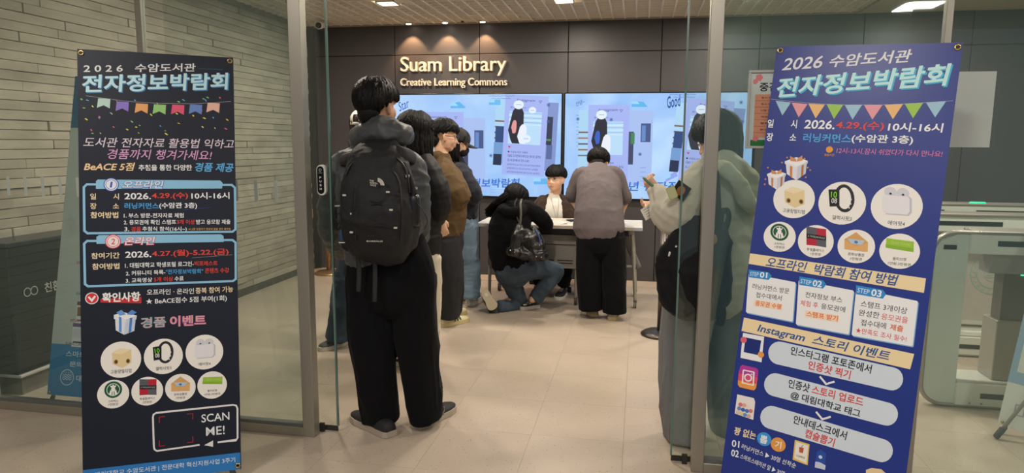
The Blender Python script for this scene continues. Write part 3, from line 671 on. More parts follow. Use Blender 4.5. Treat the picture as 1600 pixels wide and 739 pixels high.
('p',[(454.2,1681.2),(489.8,1664.9),(489.3,1692.1)],'e8e8e8',3),
('t','SCAN',445.6,1567.1,556.5,1566.4,34.1,'eef2f4',0.5,0,4),
('t','ME!',462.7,1624.5,536.3,1624.3,36.9,'eef2f4',0.35,0,4),
('l',[(283.3,1568.0),(283.7,1544.0),(305.6,1544.1)],2.5,'c03038',3),
('l',[(412.3,1566.6),(412.7,1542.3),(390.4,1542.2)],2.5,'c03038',3),
('l',[(282.2,1641.4),(281.9,1665.4),(303.7,1665.8)],2.5,'c03038',3),
('l',[(411.2,1638.4),(410.8,1662.7),(388.4,1662.3)],2.5,'c03038',3),
('g','footer_lettering'),
('p',[(-0.4,1729.8),(596.9,1728.6),(597.4,1801.2),(-0.2,1806.0)],'2f7fc8',2),
('t','대림대학교 수암도서관 | 전문대학 혁신지원사업 3주기',42.6,1756.0,576.2,1758.6,25.3,'dce8f4',0.6,0,4),
]
RIGHT_PRINT=[
('g','title_lettering'),
('t','2026',26.3,70.8,168.4,61.0,46.2,'e6e8ec',0.8,0.25,4),
('t','수암도서관',190.7,60.3,454.1,42.9,46.5,'e6e8ec',1.2,0.2,4),
('t','전자정보박람회',23.5,165.6,583.8,113.2,76.8,'3fb6dc',1.8,0.2,3),
('t','전자정보박람회',18.8,161.0,578.6,108.8,76.8,'c4f0f0',1.6,0.2,5),
('g','bunting_print'),
('l',[(3.9,204.1),(85.3,212.5),(166.1,218.3),(259.1,221.2),(384.6,218.6),(482.3,211.0),(592.5,200.1)],1,'d0d0d8',3),
('p',[(20.9,210.0),(76.6,215.4),(52.0,265.8)],'a0c8dc',2),
('p',[(79.0,216.3),(135.5,220.1),(110.5,271.5)],'e8a0a8',2),
('p',[(137.5,218.8),(194.8,221.3),(169.5,273.3)],'f0c080',2),
('p',[(200.3,220.0),(256.1,221.2),(231.5,273.8)],'a0cc58',2),
('p',[(261.2,221.1),(317.4,220.0),(292.7,274.3)],'a0c8dc',2),
('p',[(323.6,219.9),(382.5,218.7),(356.5,272.3)],'e8a0a8',2),
('p',[(388.4,217.4),(445.7,214.4),(420.5,269.2)],'f0c080',2),
('p',[(450.4,212.8),(506.1,209.0),(481.6,264.0)],'a0cc58',2),
('p',[(514.6,208.2),(572.4,202.7),(547.0,258.7)],'a0c8dc',2),
('g','date_lettering'),
('t','일        시',2.8,298.1,107.8,297.0,31.7,'eef2f4',1.2,0,4),
('t','2026.',133.6,296.1,237.3,295.7,33.3,'eef2f4',1.3,0.05,4),
('t','4.29.(수)',240.5,297.2,396.1,296.3,34.7,'e04a42',1.3,0.05,4),
('t','10시-16시',408.5,295.9,575.1,294.3,32.5,'eef2f4',1.3,0.05,4),
('t','장        소',5.7,349.9,110.9,347.8,31.7,'eef2f4',1.2,0,4),
('t','러닝커먼스',135.3,346.7,296.1,344.3,33.0,'4fa8e6',1.3,0,4),
('t','(수암관 3층)',298.1,343.8,490.7,341.2,34.2,'eef2f4',1.3,0,4),
('c',229.8,386.9,11.7,'e8a040',3),
('t','점심시간',215.0,407.4,248.6,406.6,9.0,'e8a040',0.5,0,4),
('t','12시-13시,잠시 쉬었다가 다시 만나요!',253.6,389.4,582.7,384.4,22.6,'d87fb0',0.4,0.1,4),
('g','gift_picture'),
('p',[(28.6,498.1),(64.3,508.8),(66.1,548.3),(35.8,530.8)],'e4e4ea',3),
('p',[(64.3,508.8),(90.0,492.4),(90.3,525.3),(66.1,548.3)],'cdd0da',3),
('p',[(24.7,491.8),(57.1,476.3),(92.2,485.7),(63.2,505.6)],'f2f2f4',4),
('p',[(24.7,491.8),(63.2,505.6),(64.1,512.8),(26.3,499.6)],'e8e8ee',5),
('p',[(63.2,505.6),(92.2,485.7),(92.6,493.6),(64.1,512.8)],'d2d4de',5),
('p',[(41.9,503.8),(49.7,506.6),(52.9,542.7),(46.1,538.0)],'c88858',6),
('p',[(75.7,501.4),(82.0,497.6),(83.8,532.3),(78.3,537.4)],'b87848',6),
('p',[(38.2,474.2),(56.6,481.6),(58.9,490.7),(41.3,489.3)],'cf9060',7),
('p',[(60.2,481.3),(73.7,469.9),(76.8,485.5),(60.2,490.6)],'d89c6c',7),
('p',[(86.5,447.2),(129.0,460.5),(131.1,508.2),(95.1,486.8)],'e4e4ea',3),
('p',[(129.0,460.5),(159.6,441.1),(160.1,480.7),(131.1,508.2)],'cdd0da',3),
('p',[(81.8,439.5),(120.5,421.2),(162.3,433.0),(127.8,456.6)],'f2f2f4',4),
('p',[(81.8,439.5),(127.8,456.6),(128.9,465.3),(83.7,449.0)],'e8e8ee',5),
('p',[(127.8,456.6),(162.3,433.0),(162.7,442.5),(128.9,465.3)],'d2d4de',5),
('p',[(102.3,454.3),(111.6,457.7),(115.5,501.4),(107.4,495.6)],'c88858',6),
('p',[(142.7,451.7),(150.2,447.2),(152.3,489.1),(145.7,495.2)],'b87848',6),
('p',[(97.9,418.5),(119.8,427.6),(122.6,438.6),(101.6,436.7)],'cf9060',7),
('p',[(124.2,427.3),(140.2,413.7),(144.0,432.5),(124.1,438.5)],'d89c6c',7),
('c',25.0,467.3,3.5,'c88858',3),
('c',39.0,486.1,3.4,'c88858',3),
('c',88.6,424.2,3.4,'c88858',3),
('c',72.9,444.7,3.4,'c88858',3),
('c',164.4,458.2,3.3,'c88858',3),
('c',162.1,494.3,3.3,'c88858',3),
('c',149.3,425.5,3.3,'c88858',3),
('c',174.3,467.1,3.2,'c88858',3),
('c',21.3,512.0,3.4,'c88858',3),
('c',21.4,531.7,3.5,'c88858',3),
('g','prize_picture'),
('c',131.0,578.7,72.2,'f1efe8',2),
('p',[(121.8,533.1),(163.4,542.6),(171.0,593.6),(138.8,611.7),(101.6,593.2),(93.9,548.9)],'e6d2a0',3),
('p',[(121.8,533.1),(163.4,542.6),(130.0,558.2),(93.9,548.9)],'f0e0b8',4),
('p',[(120.8,585.9),(120.7,589.3),(119.4,592.2),(117.2,594.1),(114.5,594.7),(111.5,594.0),(108.9,592.1),(106.9,589.2),(105.9,585.8),(106.1,582.5),(107.3,579.6),(109.5,577.7),(112.3,577.1),(115.2,577.8),(117.9,579.7),(119.8,582.6)],'8a6a38',5),
('p',[(165.0,586.3),(164.9,589.6),(163.6,592.4),(161.5,594.3),(158.8,595.0),(155.9,594.3),(153.3,592.4),(151.3,589.5),(150.4,586.2),(150.5,582.8),(151.8,580.0),(153.9,578.1),(156.6,577.5),(159.5,578.1),(162.1,580.1),(164.1,582.9)],'8a6a38',5),
('p',[(117.8,585.9),(117.8,587.6),(117.1,589.0),(116.0,590.0),(114.7,590.3),(113.2,590.0),(111.9,589.0),(110.9,587.6),(110.4,585.9),(110.5,584.2),(111.1,582.8),(112.2,581.8),(113.6,581.5),(115.0,581.8),(116.4,582.8),(117.3,584.2)],'3a2c18',6),
('p',[(160.6,586.2),(160.6,587.9),(159.9,589.3),(158.9,590.3),(157.5,590.6),(156.1,590.2),(154.8,589.3),(153.8,587.9),(153.3,586.2),(153.4,584.5),(154.0,583.1),(155.1,582.2),(156.4,581.8),(157.9,582.2),(159.2,583.1),(160.2,584.6)],'3a2c18',6),
('t','고용량멀티탭',97.9,624.1,174.7,624.1,15.0,'4a4a48',0,0,5),
('g','prize_picture'),
('c',294.1,579.3,77.9,'f1efe8',2),
('p',[(333.3,561.8),(333.7,574.8),(331.8,586.9),(327.8,597.3),(321.9,605.3),(314.4,610.3),(306.0,612.0),(297.1,610.2),(288.4,605.1),(280.5,597.0),(273.8,586.5),(269.0,574.2),(266.3,560.9),(265.8,547.8),(267.8,535.5),(271.9,525.0),(277.9,517.1),(285.5,512.2),(294.0,510.6),(302.9,512.6),(311.5,517.8),(319.4,526.0),(325.9,536.5),(330.6,548.7)],'2a2c30',3),
('p',[(322.3,561.6),(322.7,571.7),(321.6,581.1),(319.0,589.2),(315.2,595.4),(310.3,599.2),(304.6,600.5),(298.7,599.2),(292.8,595.2),(287.5,589.0),(282.9,580.8),(279.5,571.3),(277.6,561.1),(277.1,550.9),(278.2,541.4),(280.8,533.3),(284.8,527.2),(289.7,523.3),(295.3,522.1),(301.3,523.6),(307.1,527.6),(312.5,533.9),(317.0,542.1),(320.3,551.5)],'f1efe8',4),
('p',[(244.3,533.5),(280.3,530.0),(287.6,591.5),(255.8,595.4)],'26282c',5),
('p',[(249.1,539.3),(277.0,536.5),(282.8,584.9),(258.3,588.8)],'101418',6),
('t','10',254.6,551.7,274.7,550.4,22.1,'7ed321',1,0,7),
('t','08',258.8,573.2,277.3,572.6,19.5,'d8dcd8',1,0,7),
('p',[(324.8,563.3),(324.4,565.6),(322.8,566.5),(321.0,565.5),(320.1,563.2),(320.5,560.9),(322.1,560.0),(323.8,561.0)],'e0e0e0',6),
('p',[(325.2,579.5),(324.7,581.8),(323.2,582.8),(321.4,581.8),(320.4,579.5),(320.8,577.2),(322.4,576.3),(324.2,577.2)],'e0e0e0',6),
('p',[(322.1,594.1),(321.7,596.4),(320.1,597.4),(318.4,596.4),(317.4,594.1),(317.8,591.8),(319.4,590.9),(321.2,591.8)],'e0e0e0',6),
('t','갤럭시핏3',268.4,633.2,332.3,633.1,15.8,'4a4a48',0,0,5),
('g','prize_picture'),
('c',466.5,575.3,79.3,'f1efe8',2),
('p',[(462.7,527.8),(462.1,535.0),(458.5,541.1),(452.6,545.2),(445.3,546.5),(437.5,544.9),(430.6,540.7),(425.6,534.4),(423.2,527.0),(423.9,519.7),(427.5,513.6),(433.4,509.6),(440.9,508.3),(448.6,509.9),(455.4,514.2),(460.4,520.5)],'d4d6dc',3),
('p',[(500.8,528.5),(500.2,535.7),(496.7,541.8),(490.9,545.8),(483.6,547.1),(476.0,545.5),(469.2,541.3),(464.2,535.1),(461.9,527.8),(462.6,520.5),(466.1,514.5),(472.0,510.5),(479.3,509.2),(486.9,510.8),(493.6,515.1),(498.5,521.3)],'d4d6dc',3),
('p',[(447.7,531.8),(446.7,534.3),(444.0,535.2),(440.9,534.2),(439.4,531.7),(440.4,529.2),(443.2,528.3),(446.2,529.4)],'30343a',6),
('p',[(486.0,532.5),(485.1,535.0),(482.3,535.9),(479.3,534.9),(477.9,532.4),(478.8,530.0),(481.5,529.0),(484.5,530.1)],'30343a',6),
('p',[(425.6,540.1),(430.8,535.0),(502.7,538.0),(509.9,544.9),(515.3,592.8),(507.1,604.7),(439.0,606.2),(429.5,595.7)],'c4c6cc',3),
('p',[(420.0,541.8),(426.0,536.6),(496.2,537.9),(503.5,544.8),(508.5,589.4),(501.9,601.3),(435.3,602.7),(425.8,592.3)],'e8e8ec',4),
('t','에어팟4',447.1,633.9,499.1,633.8,15.7,'4a4a48',0,0,5),
('g','prize_picture'),
('c',98.4,724.9,56.7,'f1efe8',2),
('p',[(128.6,707.4),(128.7,714.4),(127.1,721.2),(124.0,727.2),(119.5,732.3),(113.9,736.2),(107.4,738.7),(100.3,739.7),(92.9,739.1),(85.8,736.9),(79.1,733.2),(73.3,728.2),(68.6,722.2),(65.4,715.5),(63.7,708.4),(63.6,701.3),(65.2,694.5),(68.3,688.3),(72.9,683.2),(78.6,679.3),(85.2,676.9),(92.4,676.0),(99.7,676.7),(106.8,679.0),(113.4,682.7),(119.2,687.7),(123.7,693.7),(126.9,700.3)],'1f5c40',3),
('p',[(120.6,707.5),(120.5,713.7),(118.8,719.4),(115.6,724.4),(111.0,728.3),(105.5,730.8),(99.3,731.8),(92.9,731.1),(86.7,728.8),(81.2,725.1),(76.6,720.2),(73.5,714.5),(71.9,708.3),(71.9,702.1),(73.7,696.2),(77.0,691.2),(81.6,687.3),(87.2,684.9),(93.4,684.0),(99.8,684.7),(105.9,687.0),(111.4,690.8),(115.9,695.7),(119.0,701.4)],'f1efe8',4),
('p',[(118.3,707.5),(118.2,713.1),(116.7,718.3),(113.7,722.9),(109.6,726.4),(104.6,728.6),(99.0,729.5),(93.2,728.9),(87.6,726.8),(82.6,723.5),(78.5,719.0),(75.7,713.8),(74.2,708.2),(74.3,702.6),(75.8,697.3),(78.8,692.8),(83.0,689.3),(88.0,687.1),(93.7,686.3),(99.4,686.9),(105.0,689.0),(110.0,692.4),(114.0,696.8),(116.8,702.0)],'1f5c40',5),
('p',[(93.8,687.4),(99.2,693.6),(105.8,690.7),(103.9,698.7),(86.5,698.9),(82.6,691.0),(89.9,693.7)],'f1efe8',6),
('p',[(103.6,706.1),(103.5,709.8),(102.3,712.9),(100.1,715.1),(97.3,715.8),(94.3,715.2),(91.6,713.1),(89.6,710.0),(88.6,706.3),(88.7,702.6),(89.9,699.4),(92.1,697.3),(94.9,696.5),(97.9,697.2),(100.6,699.3),(102.6,702.4)],'f1efe8',6),
('p',[(85.9,708.1),(92.4,713.6),(93.1,728.5),(82.2,725.2),(84.8,718.3)],'f1efe8',6),
('p',[(106.7,707.7),(101.7,713.5),(104.6,728.2),(114.6,724.6),(110.3,717.9)],'f1efe8',6),
('p',[(95.0,715.9),(99.6,715.8),(101.9,729.4),(96.1,729.5)],'f1efe8',6),
('t','스타벅스',83.1,751.5,120.1,750.6,9.1,'4a4a48',0,0,5),
('t','1만원권',85.8,764.0,120.5,763.1,9.1,'4a4a48',0,0,5),
('g','prize_picture'),
('c',224.1,727.7,60.3,'f1efe8',2),
('p',[(186.7,675.3),(221.2,678.0),(224.6,706.0),(190.2,704.6)],'5c5f68',3),
('p',[(221.2,678.0),(253.9,678.9),(257.2,706.7),(224.6,706.0)],'b8283c',3),
('p',[(191.6,715.9),(225.9,716.5),(229.1,743.1),(195.0,743.9)],'b8283c',3),
('p',[(225.9,716.5),(258.6,718.4),(261.9,745.4),(229.1,743.1)],'5c5f68',3),
('p',[(189.9,702.1),(257.0,704.8),(258.9,720.8),(191.9,718.4)],'202226',4),
('t','A TWOSOME PLACE',195.9,710.2,253.1,712.9,6.7,'c8c8c8',0,0,6),
('t','투썸플레이스',198.1,759.5,257.3,757.9,10.6,'4a4a48',0,0,5),
('t','1만원권',212.4,774.0,246.8,773.0,10.0,'4a4a48',0,0,5),
('g','prize_picture'),
('c',357.9,729.6,60.1,'f1efe8',2),
('p',[(318.0,708.0),(351.9,678.7),(393.6,709.9),(396.4,744.6),(322.2,743.2)],'d8a868',3),
('p',[(327.0,704.6),(382.8,706.2),(375.5,722.9),(341.4,721.0)],'b8cce0',4),
('p',[(362.2,714.2),(361.4,717.2),(358.6,719.1),(354.7,719.2),(351.4,717.4),(349.9,714.4),(350.7,711.4),(353.6,709.5),(357.4,709.5),(360.7,711.3)],'4a80b8',5),
('p',[(318.4,711.2),(354.8,729.6),(393.9,712.4),(396.4,744.6),(322.2,743.2)],'e0b070',6),
('t','문화상품권',335.3,758.9,386.9,757.5,10.9,'4a4a48',0,0,5),
('t','1만원권',344.6,774.6,381.5,773.5,10.2,'4a4a48',0,0,5),
('g','prize_picture'),
('c',493.4,729.8,61.6,'f1efe8',2),
('p',[(449.1,688.8),(533.0,691.7),(535.8,727.6),(450.5,722.6)],'9cc83c',3),
('p',[(449.1,710.5),(535.1,715.6),(535.8,727.6),(450.5,722.6)],'8ab834',4),
('t','OLIVE YOUNG',464.8,702.1,525.0,703.8,9.3,'c8e088',0,0,5),
('t','올리브영',476.2,757.1,516.6,756.0,10.8,'4a4a48',0,0,5),
('t','1만원,3만원권',464.2,775.0,532.3,772.9,10.8,'4a4a48',0,0,5),
('g','participation_band_print'),
('p',[(0.5,799.9),(582.2,812.2),(581.8,862.1),(-1.4,840.5)],'f0dcae',2),
('t','오프라인  박람회 참여 방법',62.5,824.0,501.5,832.2,39.2,'2f5a9c',1,0.2,4),
('g','step_card_print'),
('p',[(10.1,890.0),(9.8,884.0),(13.1,881.2),(20.1,881.6),(168.9,889.8),(175.5,890.1),(178.9,893.2),(179.2,899.1),(185.7,1027.4),(186.0,1033.3),(182.9,1036.1),(176.4,1035.8),(28.7,1030.6),(21.7,1030.4),(18.1,1027.3),(17.8,1021.3)],'7ab0dc',2),
('p',[(6.0,885.6),(5.7,879.6),(9.0,876.8),(16.0,877.2),(165.0,885.6),(171.6,885.9),(175.1,889.0),(175.4,894.9),(181.9,1023.3),(182.2,1029.2),(179.1,1032.0),(172.6,1031.7),(24.6,1026.4),(17.7,1026.2),(14.0,1023.0),(13.7,1017.1)],'eef0f0',3),
('p',[(4.1,862.0),(76.6,862.5),(89.6,875.3),(80.2,891.3),(7.8,891.1)],'2f8fd2',4),
('t','STEP',10.8,877.1,42.4,876.3,15.7,'dceaf8',0.3,0,5),
('t','01',46.9,875.7,73.5,875.0,21.7,'f0f4fa',1.5,0,5),
('t','러닝커먼스 방문',25.3,923.1,157.3,922.4,20.3,'3c3f44',0.3,0,4),
('t','접수대에서',42.5,953.7,134.5,952.5,20.3,'3c3f44',0.3,0,4),
('p',[(38.3,974.0),(139.3,973.4),(141.1,997.2),(40.0,997.1)],'f8dcc0',4),
('t','응모권 수령',44.2,984.1,136.4,984.7,20.2,'e0702c',1,0,5),
('g','step_card_print'),
('p',[(188.8,890.4),(188.4,883.8),(192.0,880.8),(199.7,881.2),(362.3,890.6),(369.4,891.0),(373.0,894.4),(373.2,900.7),(375.5,1039.1),(375.6,1045.4),(372.3,1048.4),(365.4,1048.3),(209.3,1045.0),(202.0,1044.8),(198.1,1041.5),(197.7,1034.9)],'7ab0dc',2),
('p',[(185.0,886.2),(184.6,879.6),(188.2,876.6),(195.8,877.0),(358.7,886.6),(365.9,887.0),(369.5,890.3),(369.6,896.6),(372.0,1035.1),(372.1,1041.4),(368.7,1044.5),(361.8,1044.3),(205.5,1040.9),(198.2,1040.7),(194.3,1037.4),(193.9,1030.8)],'eef0f0',3),
('p',[(184.9,863.1),(265.7,865.4),(278.0,878.8),(269.3,895.4),(188.7,893.6)],'2f8fd2',4),
('t','STEP',191.3,878.9,227.6,880.7,16.4,'dceaf8',0.3,0,5),
('t','02',233.0,879.9,263.9,880.7,23.2,'f0f4fa',1.5,0,5),
('t','전자정보 부스',213.2,925.6,336.5,927.1,20.7,'3c3f44',0.3,0,4),
('t','체험 후',200.6,958.6,260.1,958.2,21.0,'d8584c',0.4,0,4),
('t','응모권에',270.5,958.9,350.1,959.6,20.6,'3c3f44',0.3,0,4),
('p',[(220.4,982.6),(332.7,983.4),(333.6,1008.8),(221.2,1007.4)],'f8dcc0',4),
('t','스탬프 받기',225.7,994.3,330.0,995.5,20.6,'e0702c',1,0,5),
('g','step_card_print'),
('p',[(379.7,893.4),(379.5,886.7),(383.4,883.6),(391.4,884.2),(560.3,896.1),(567.7,896.6),(571.4,900.0),(571.5,906.2),(572.8,1043.2),(572.9,1049.4),(569.3,1052.5),(562.0,1052.4),(395.9,1050.5),(388.1,1050.4),(384.1,1047.0),(383.9,1040.4)],'7ab0dc',2),
('p',[(376.2,889.3),(376.0,882.6),(379.9,879.6),(387.9,880.1),(557.0,892.2),(564.4,892.7),(568.1,896.1),(568.2,902.4),(569.5,1039.4),(569.6,1045.6),(566.0,1048.7),(558.7,1048.6),(392.4,1046.6),(384.5,1046.5),(380.5,1043.1),(380.3,1036.4)],'eef0f0',3),
('p',[(373.8,866.9),(458.9,870.3),(470.4,884.3),(462.5,901.4),(377.6,898.6)],'2f8fd2',4),
('t','STEP',380.9,883.1,418.7,885.3,16.8,'dceaf8',0.3,0,5),
('t','03',424.6,884.4,456.6,886.2,24.5,'f0f4fa',1.5,0,5),
('t','스탬프 3개이상',397.0,928.8,540.1,932.0,22.2,'3c3f44',0.3,0,4),
('t','완성한',394.1,961.3,458.6,961.7,22.3,'3c3f44',0.3,0,4),
('t','응모권을',465.4,962.8,545.6,963.4,22.0,'d8584c',0.3,0,4),
('t','접수대에',404.8,995.0,483.1,994.6,22.2,'3c3f44',0.3,0,4),
('t','제출',495.1,994.7,535.6,995.2,21.9,'e0702c',1.2,0,4),
('t','★만족도 조사 필수!',391.8,1024.8,549.3,1028.2,19.9,'d8484c',0.3,0,4),
('g','story_band_print'),
('p',[(9.7,1046.6),(577.2,1073.8),(571.0,1128.1),(6.8,1099.0)],'f0dcae',2),
('t','Instagram  스토리 이벤트',63.6,1077.5,506.0,1099.2,41.1,'2f5a9c',1,0.2,4),
('g','story_steps_print'),
('p',[(147.2,1198.5),(135.7,1195.9),(125.5,1189.2),(117.8,1179.2),(113.3,1166.9),(112.4,1153.5),(115.3,1140.2),(121.7,1128.5),(130.9,1119.5),(142.0,1114.1),(153.9,1112.8),(525.0,1132.1),(534.9,1134.7),(543.6,1140.9),(550.1,1150.2),(553.9,1161.5),(554.6,1173.8),(552.1,1185.9),(546.8,1196.7),(539.0,1205.1),(529.5,1210.3),(519.3,1211.8)],'d4e0ea',2),
('p',[(146.1,1317.7),(134.6,1314.8),(124.7,1308.1),(117.2,1298.0),(113.1,1285.6),(112.6,1272.1),(115.9,1258.9),(122.6,1247.2),(132.0,1238.3),(143.2,1233.1),(155.1,1231.9),(524.6,1255.3),(534.5,1258.1),(542.9,1264.4),(549.2,1273.7),(552.7,1285.1),(553.1,1297.5),(550.3,1309.6),(544.7,1320.3),(536.7,1328.7),(527.1,1333.7),(516.9,1335.1)],'d4e0ea',2),
('p',[(146.4,1440.0),(135.0,1437.0),(125.3,1430.0),(118.2,1419.8),(114.5,1407.3),(114.4,1393.8),(118.1,1380.6),(125.2,1369.1),(134.8,1360.3),(146.2,1355.2),(158.0,1354.2),(524.9,1383.0),(534.6,1385.9),(542.9,1392.4),(548.9,1401.8),(552.0,1413.3),(552.1,1425.6),(549.0,1437.8),(543.0,1448.5),(534.8,1456.7),(525.1,1461.6),(514.8,1462.8)],'d4e0ea',2),
('t','인스타그램 포토존에서',189.0,1137.2,456.4,1152.3,31.7,'22252c',1,0,4),
('t','인증샷 찍기',253.8,1177.5,394.0,1186.1,31.7,'d8443c',1,0,4),
('t','인증샷',195.7,1258.7,268.3,1261.5,32.2,'22252c',1,0,4),
('t','스토리 업로드',276.7,1263.1,444.7,1271.7,31.5,'d8443c',1,0,4),
('t','@ 대림대학교 태그',208.8,1298.7,440.4,1315.7,31.7,'22252c',1,0,4),
('t','안내데스크에서',228.8,1384.1,407.1,1400.7,31.7,'22252c',1,0,4),
('t','캡슐뽑기',273.7,1423.5,371.9,1435.2,31.6,'d8443c',1,0,4),
('l',[(296.7,1211.8),(320.6,1234.6),(346.2,1219.6)],7,'e8ecf0',5),
('l',[(299.3,1339.8),(323.2,1361.9),(348.8,1346.4)],7,'e8ecf0',5),
('g','photo_frame_icon'),
('p',[(13.5,1105.2),(90.8,1105.5),(93.6,1202.3),(16.2,1200.9)],'eef0f2',2),
('p',[(24.9,1120.3),(82.4,1121.7),(81.3,1178.0),(25.0,1177.0)],'1c2f78',3),
('c',19.2,1131.3,11.6,'e06878',4),
('c',87.8,1174.2,11.3,'e8a050',4),
('g','camera_app_icon'),
('p',[(20.2,1232.2),(26.5,1226.0),(78.3,1227.4),(86.2,1235.5),(87.2,1262.0),(16.1,1260.2)],'b83c9c',2),
('p',[(17.0,1260.0),(87.7,1261.9),(86.8,1286.5),(17.6,1287.0)],'e0506c',2),
('p',[(17.6,1287.0),(86.8,1286.5),(85.5,1303.8),(79.7,1312.5),(27.9,1311.9),(19.8,1303.8)],'f0a048',2),
('l',[(32.4,1244.4),(71.1,1244.8),(75.0,1294.0),(35.0,1293.1),(32.4,1244.4)],4.5,'f6f0f2',3),
('c',53.2,1269.4,14.8,'f6f0f2',4),
('c',53.2,1269.4,9.8,'d85080',5),
('c',64.1,1253.6,2.9,'f6f0f2',5),
('g','capsule_box_icon'),
('p',[(22.0,1340.3),(83.2,1340.9),(89.5,1354.1),(91.1,1421.8),(21.9,1414.3)],'ece9e4',2),
('c',38.4,1375.9,7.6,'e07878',4),
('c',52.5,1375.0,7.5,'e8b090',4),
('c',67.0,1378.9,7.5,'f0e0d8',4),
('c',35.6,1391.3,7.6,'6a90d0',4),
('c',50.0,1392.8,7.5,'3f68b8',4),
('c',64.3,1394.2,7.5,'5078c0',4),
('c',77.9,1391.0,7.5,'d88080',4),
('c',32.9,1406.8,7.5,'e8c8c0',4),
('c',44.9,1408.7,7.6,'e0d890',4),
('c',59.3,1410.2,7.5,'6898d8',4),
('c',73.5,1411.6,7.5,'e0a8a8',4),
('g','lucky_draw_lettering'),
('t','꽝 없는',28.6,1478.0,108.4,1478.2,30.8,'f2dfb8',1.5,0.1,4),
('c',137.9,1482.6,25.3,'3f9ce0',3),
('c',188.5,1489.9,25.9,'e8a04c',3),
('t','뽑',124.3,1483.8,149.5,1484.4,30.4,'e8f2fa',2,0,6),
('t','기',177.3,1490.2,199.8,1490.3,27.7,'fbeedd',2,0,6),
('t','01',25.8,1526.8,53.6,1525.5,26.1,'eef2f4',1.2,0,4),
('t','러닝커먼스 ▶ 30명 선착순',62.6,1529.3,257.2,1550.4,19.8,'eef2f4',0.3,0,4),
('t','02',28.3,1563.1,56.1,1561.6,26.1,'eef2f4',1.2,0,4),
('t','스마트스테이션 앞 ▶ 30명 선착순',62.1,1566.1,267.9,1596.8,19.7,'eef2f4',0.3,0,4),
('g','snack_pictures'),
('p',[(242.2,1457.7),(292.5,1460.9),(295.3,1537.3),(243.4,1530.6)],'e8c460',2),
('p',[(247.3,1463.4),(288.9,1466.5),(290.3,1531.7),(248.0,1523.4)],'f0ece0',3),
('p',[(260.1,1478.9),(275.4,1479.5),(274.4,1498.6),(262.4,1498.3)],'c05840',4),
('l',[(266.7,1479.5),(271.9,1468.7)],1.5,'506048',5),
('t','COFFEE',254.3,1512.3,282.8,1513.9,6.8,'4a4038',0.5,0,4),
('p',[(318.6,1481.9),(328.0,1472.3),(331.9,1469.0),(336.5,1472.4),(349.8,1478.0),(352.8,1537.4),(318.9,1537.7)],'2c50a8',3),
('p',[(318.5,1516.8),(333.2,1515.1),(352.9,1521.2),(352.8,1537.4),(318.9,1537.7)],'c8d0e4',4),
('c',333.1,1496.5,6.1,'c8dcf4',4),
('p',[(479.6,1501.4),(496.1,1489.9),(525.2,1486.2),(542.1,1497.0),(535.7,1525.5),(483.1,1531.9)],'ead2a0',3),
]
# ================================================================ exhibition banners on stands
def print_groups(data, frame, parent, w):
    grp = None; mb = None; name = None
    def flush():
        nonlocal mb
        if mb and mb.f: part(mb, name, parent, None)
        mb = None
    for it in data:
        k = it[0]
        if k == 'g': flush(); name = it[1]; mb = MB(); continue
        mm = .001
        if k == 't':
            _, s, u0, v0, u1, v1, h, c, b, sh, ly = it
            put_text(mb, s, (u0*mm, v0*mm), (u1*mm, v1*mm), h*mm, frame, ink(c), b, sh, .0003+ly*.00025)
        elif k == 'c':
            _, u, v, r, c, ly = it
            poly(mb, [(u*mm+r*mm*math.cos(a*PI/16), v*mm+r*mm*math.sin(a*PI/16)) for a in range(32)], frame, ink(c), .0003+ly*.00025)
        elif k == 'p':
            _, P, c, ly = it
            poly(mb, [(min(max(a*mm, .001), w-.001), b*mm) for a, b in P], frame, ink(c), .0003+ly*.00025)
        elif k == 'l':
            _, P, wd, c, ly = it
            stroke(mb, [(a*mm, b*mm) for a, b in P], wd*mm*1.0, frame, ink(c), .0003+ly*.00025)
    flush()
def rodv(a):
    a = Vector(a); th = a.length; return Quaternion(a/th, th).to_matrix()
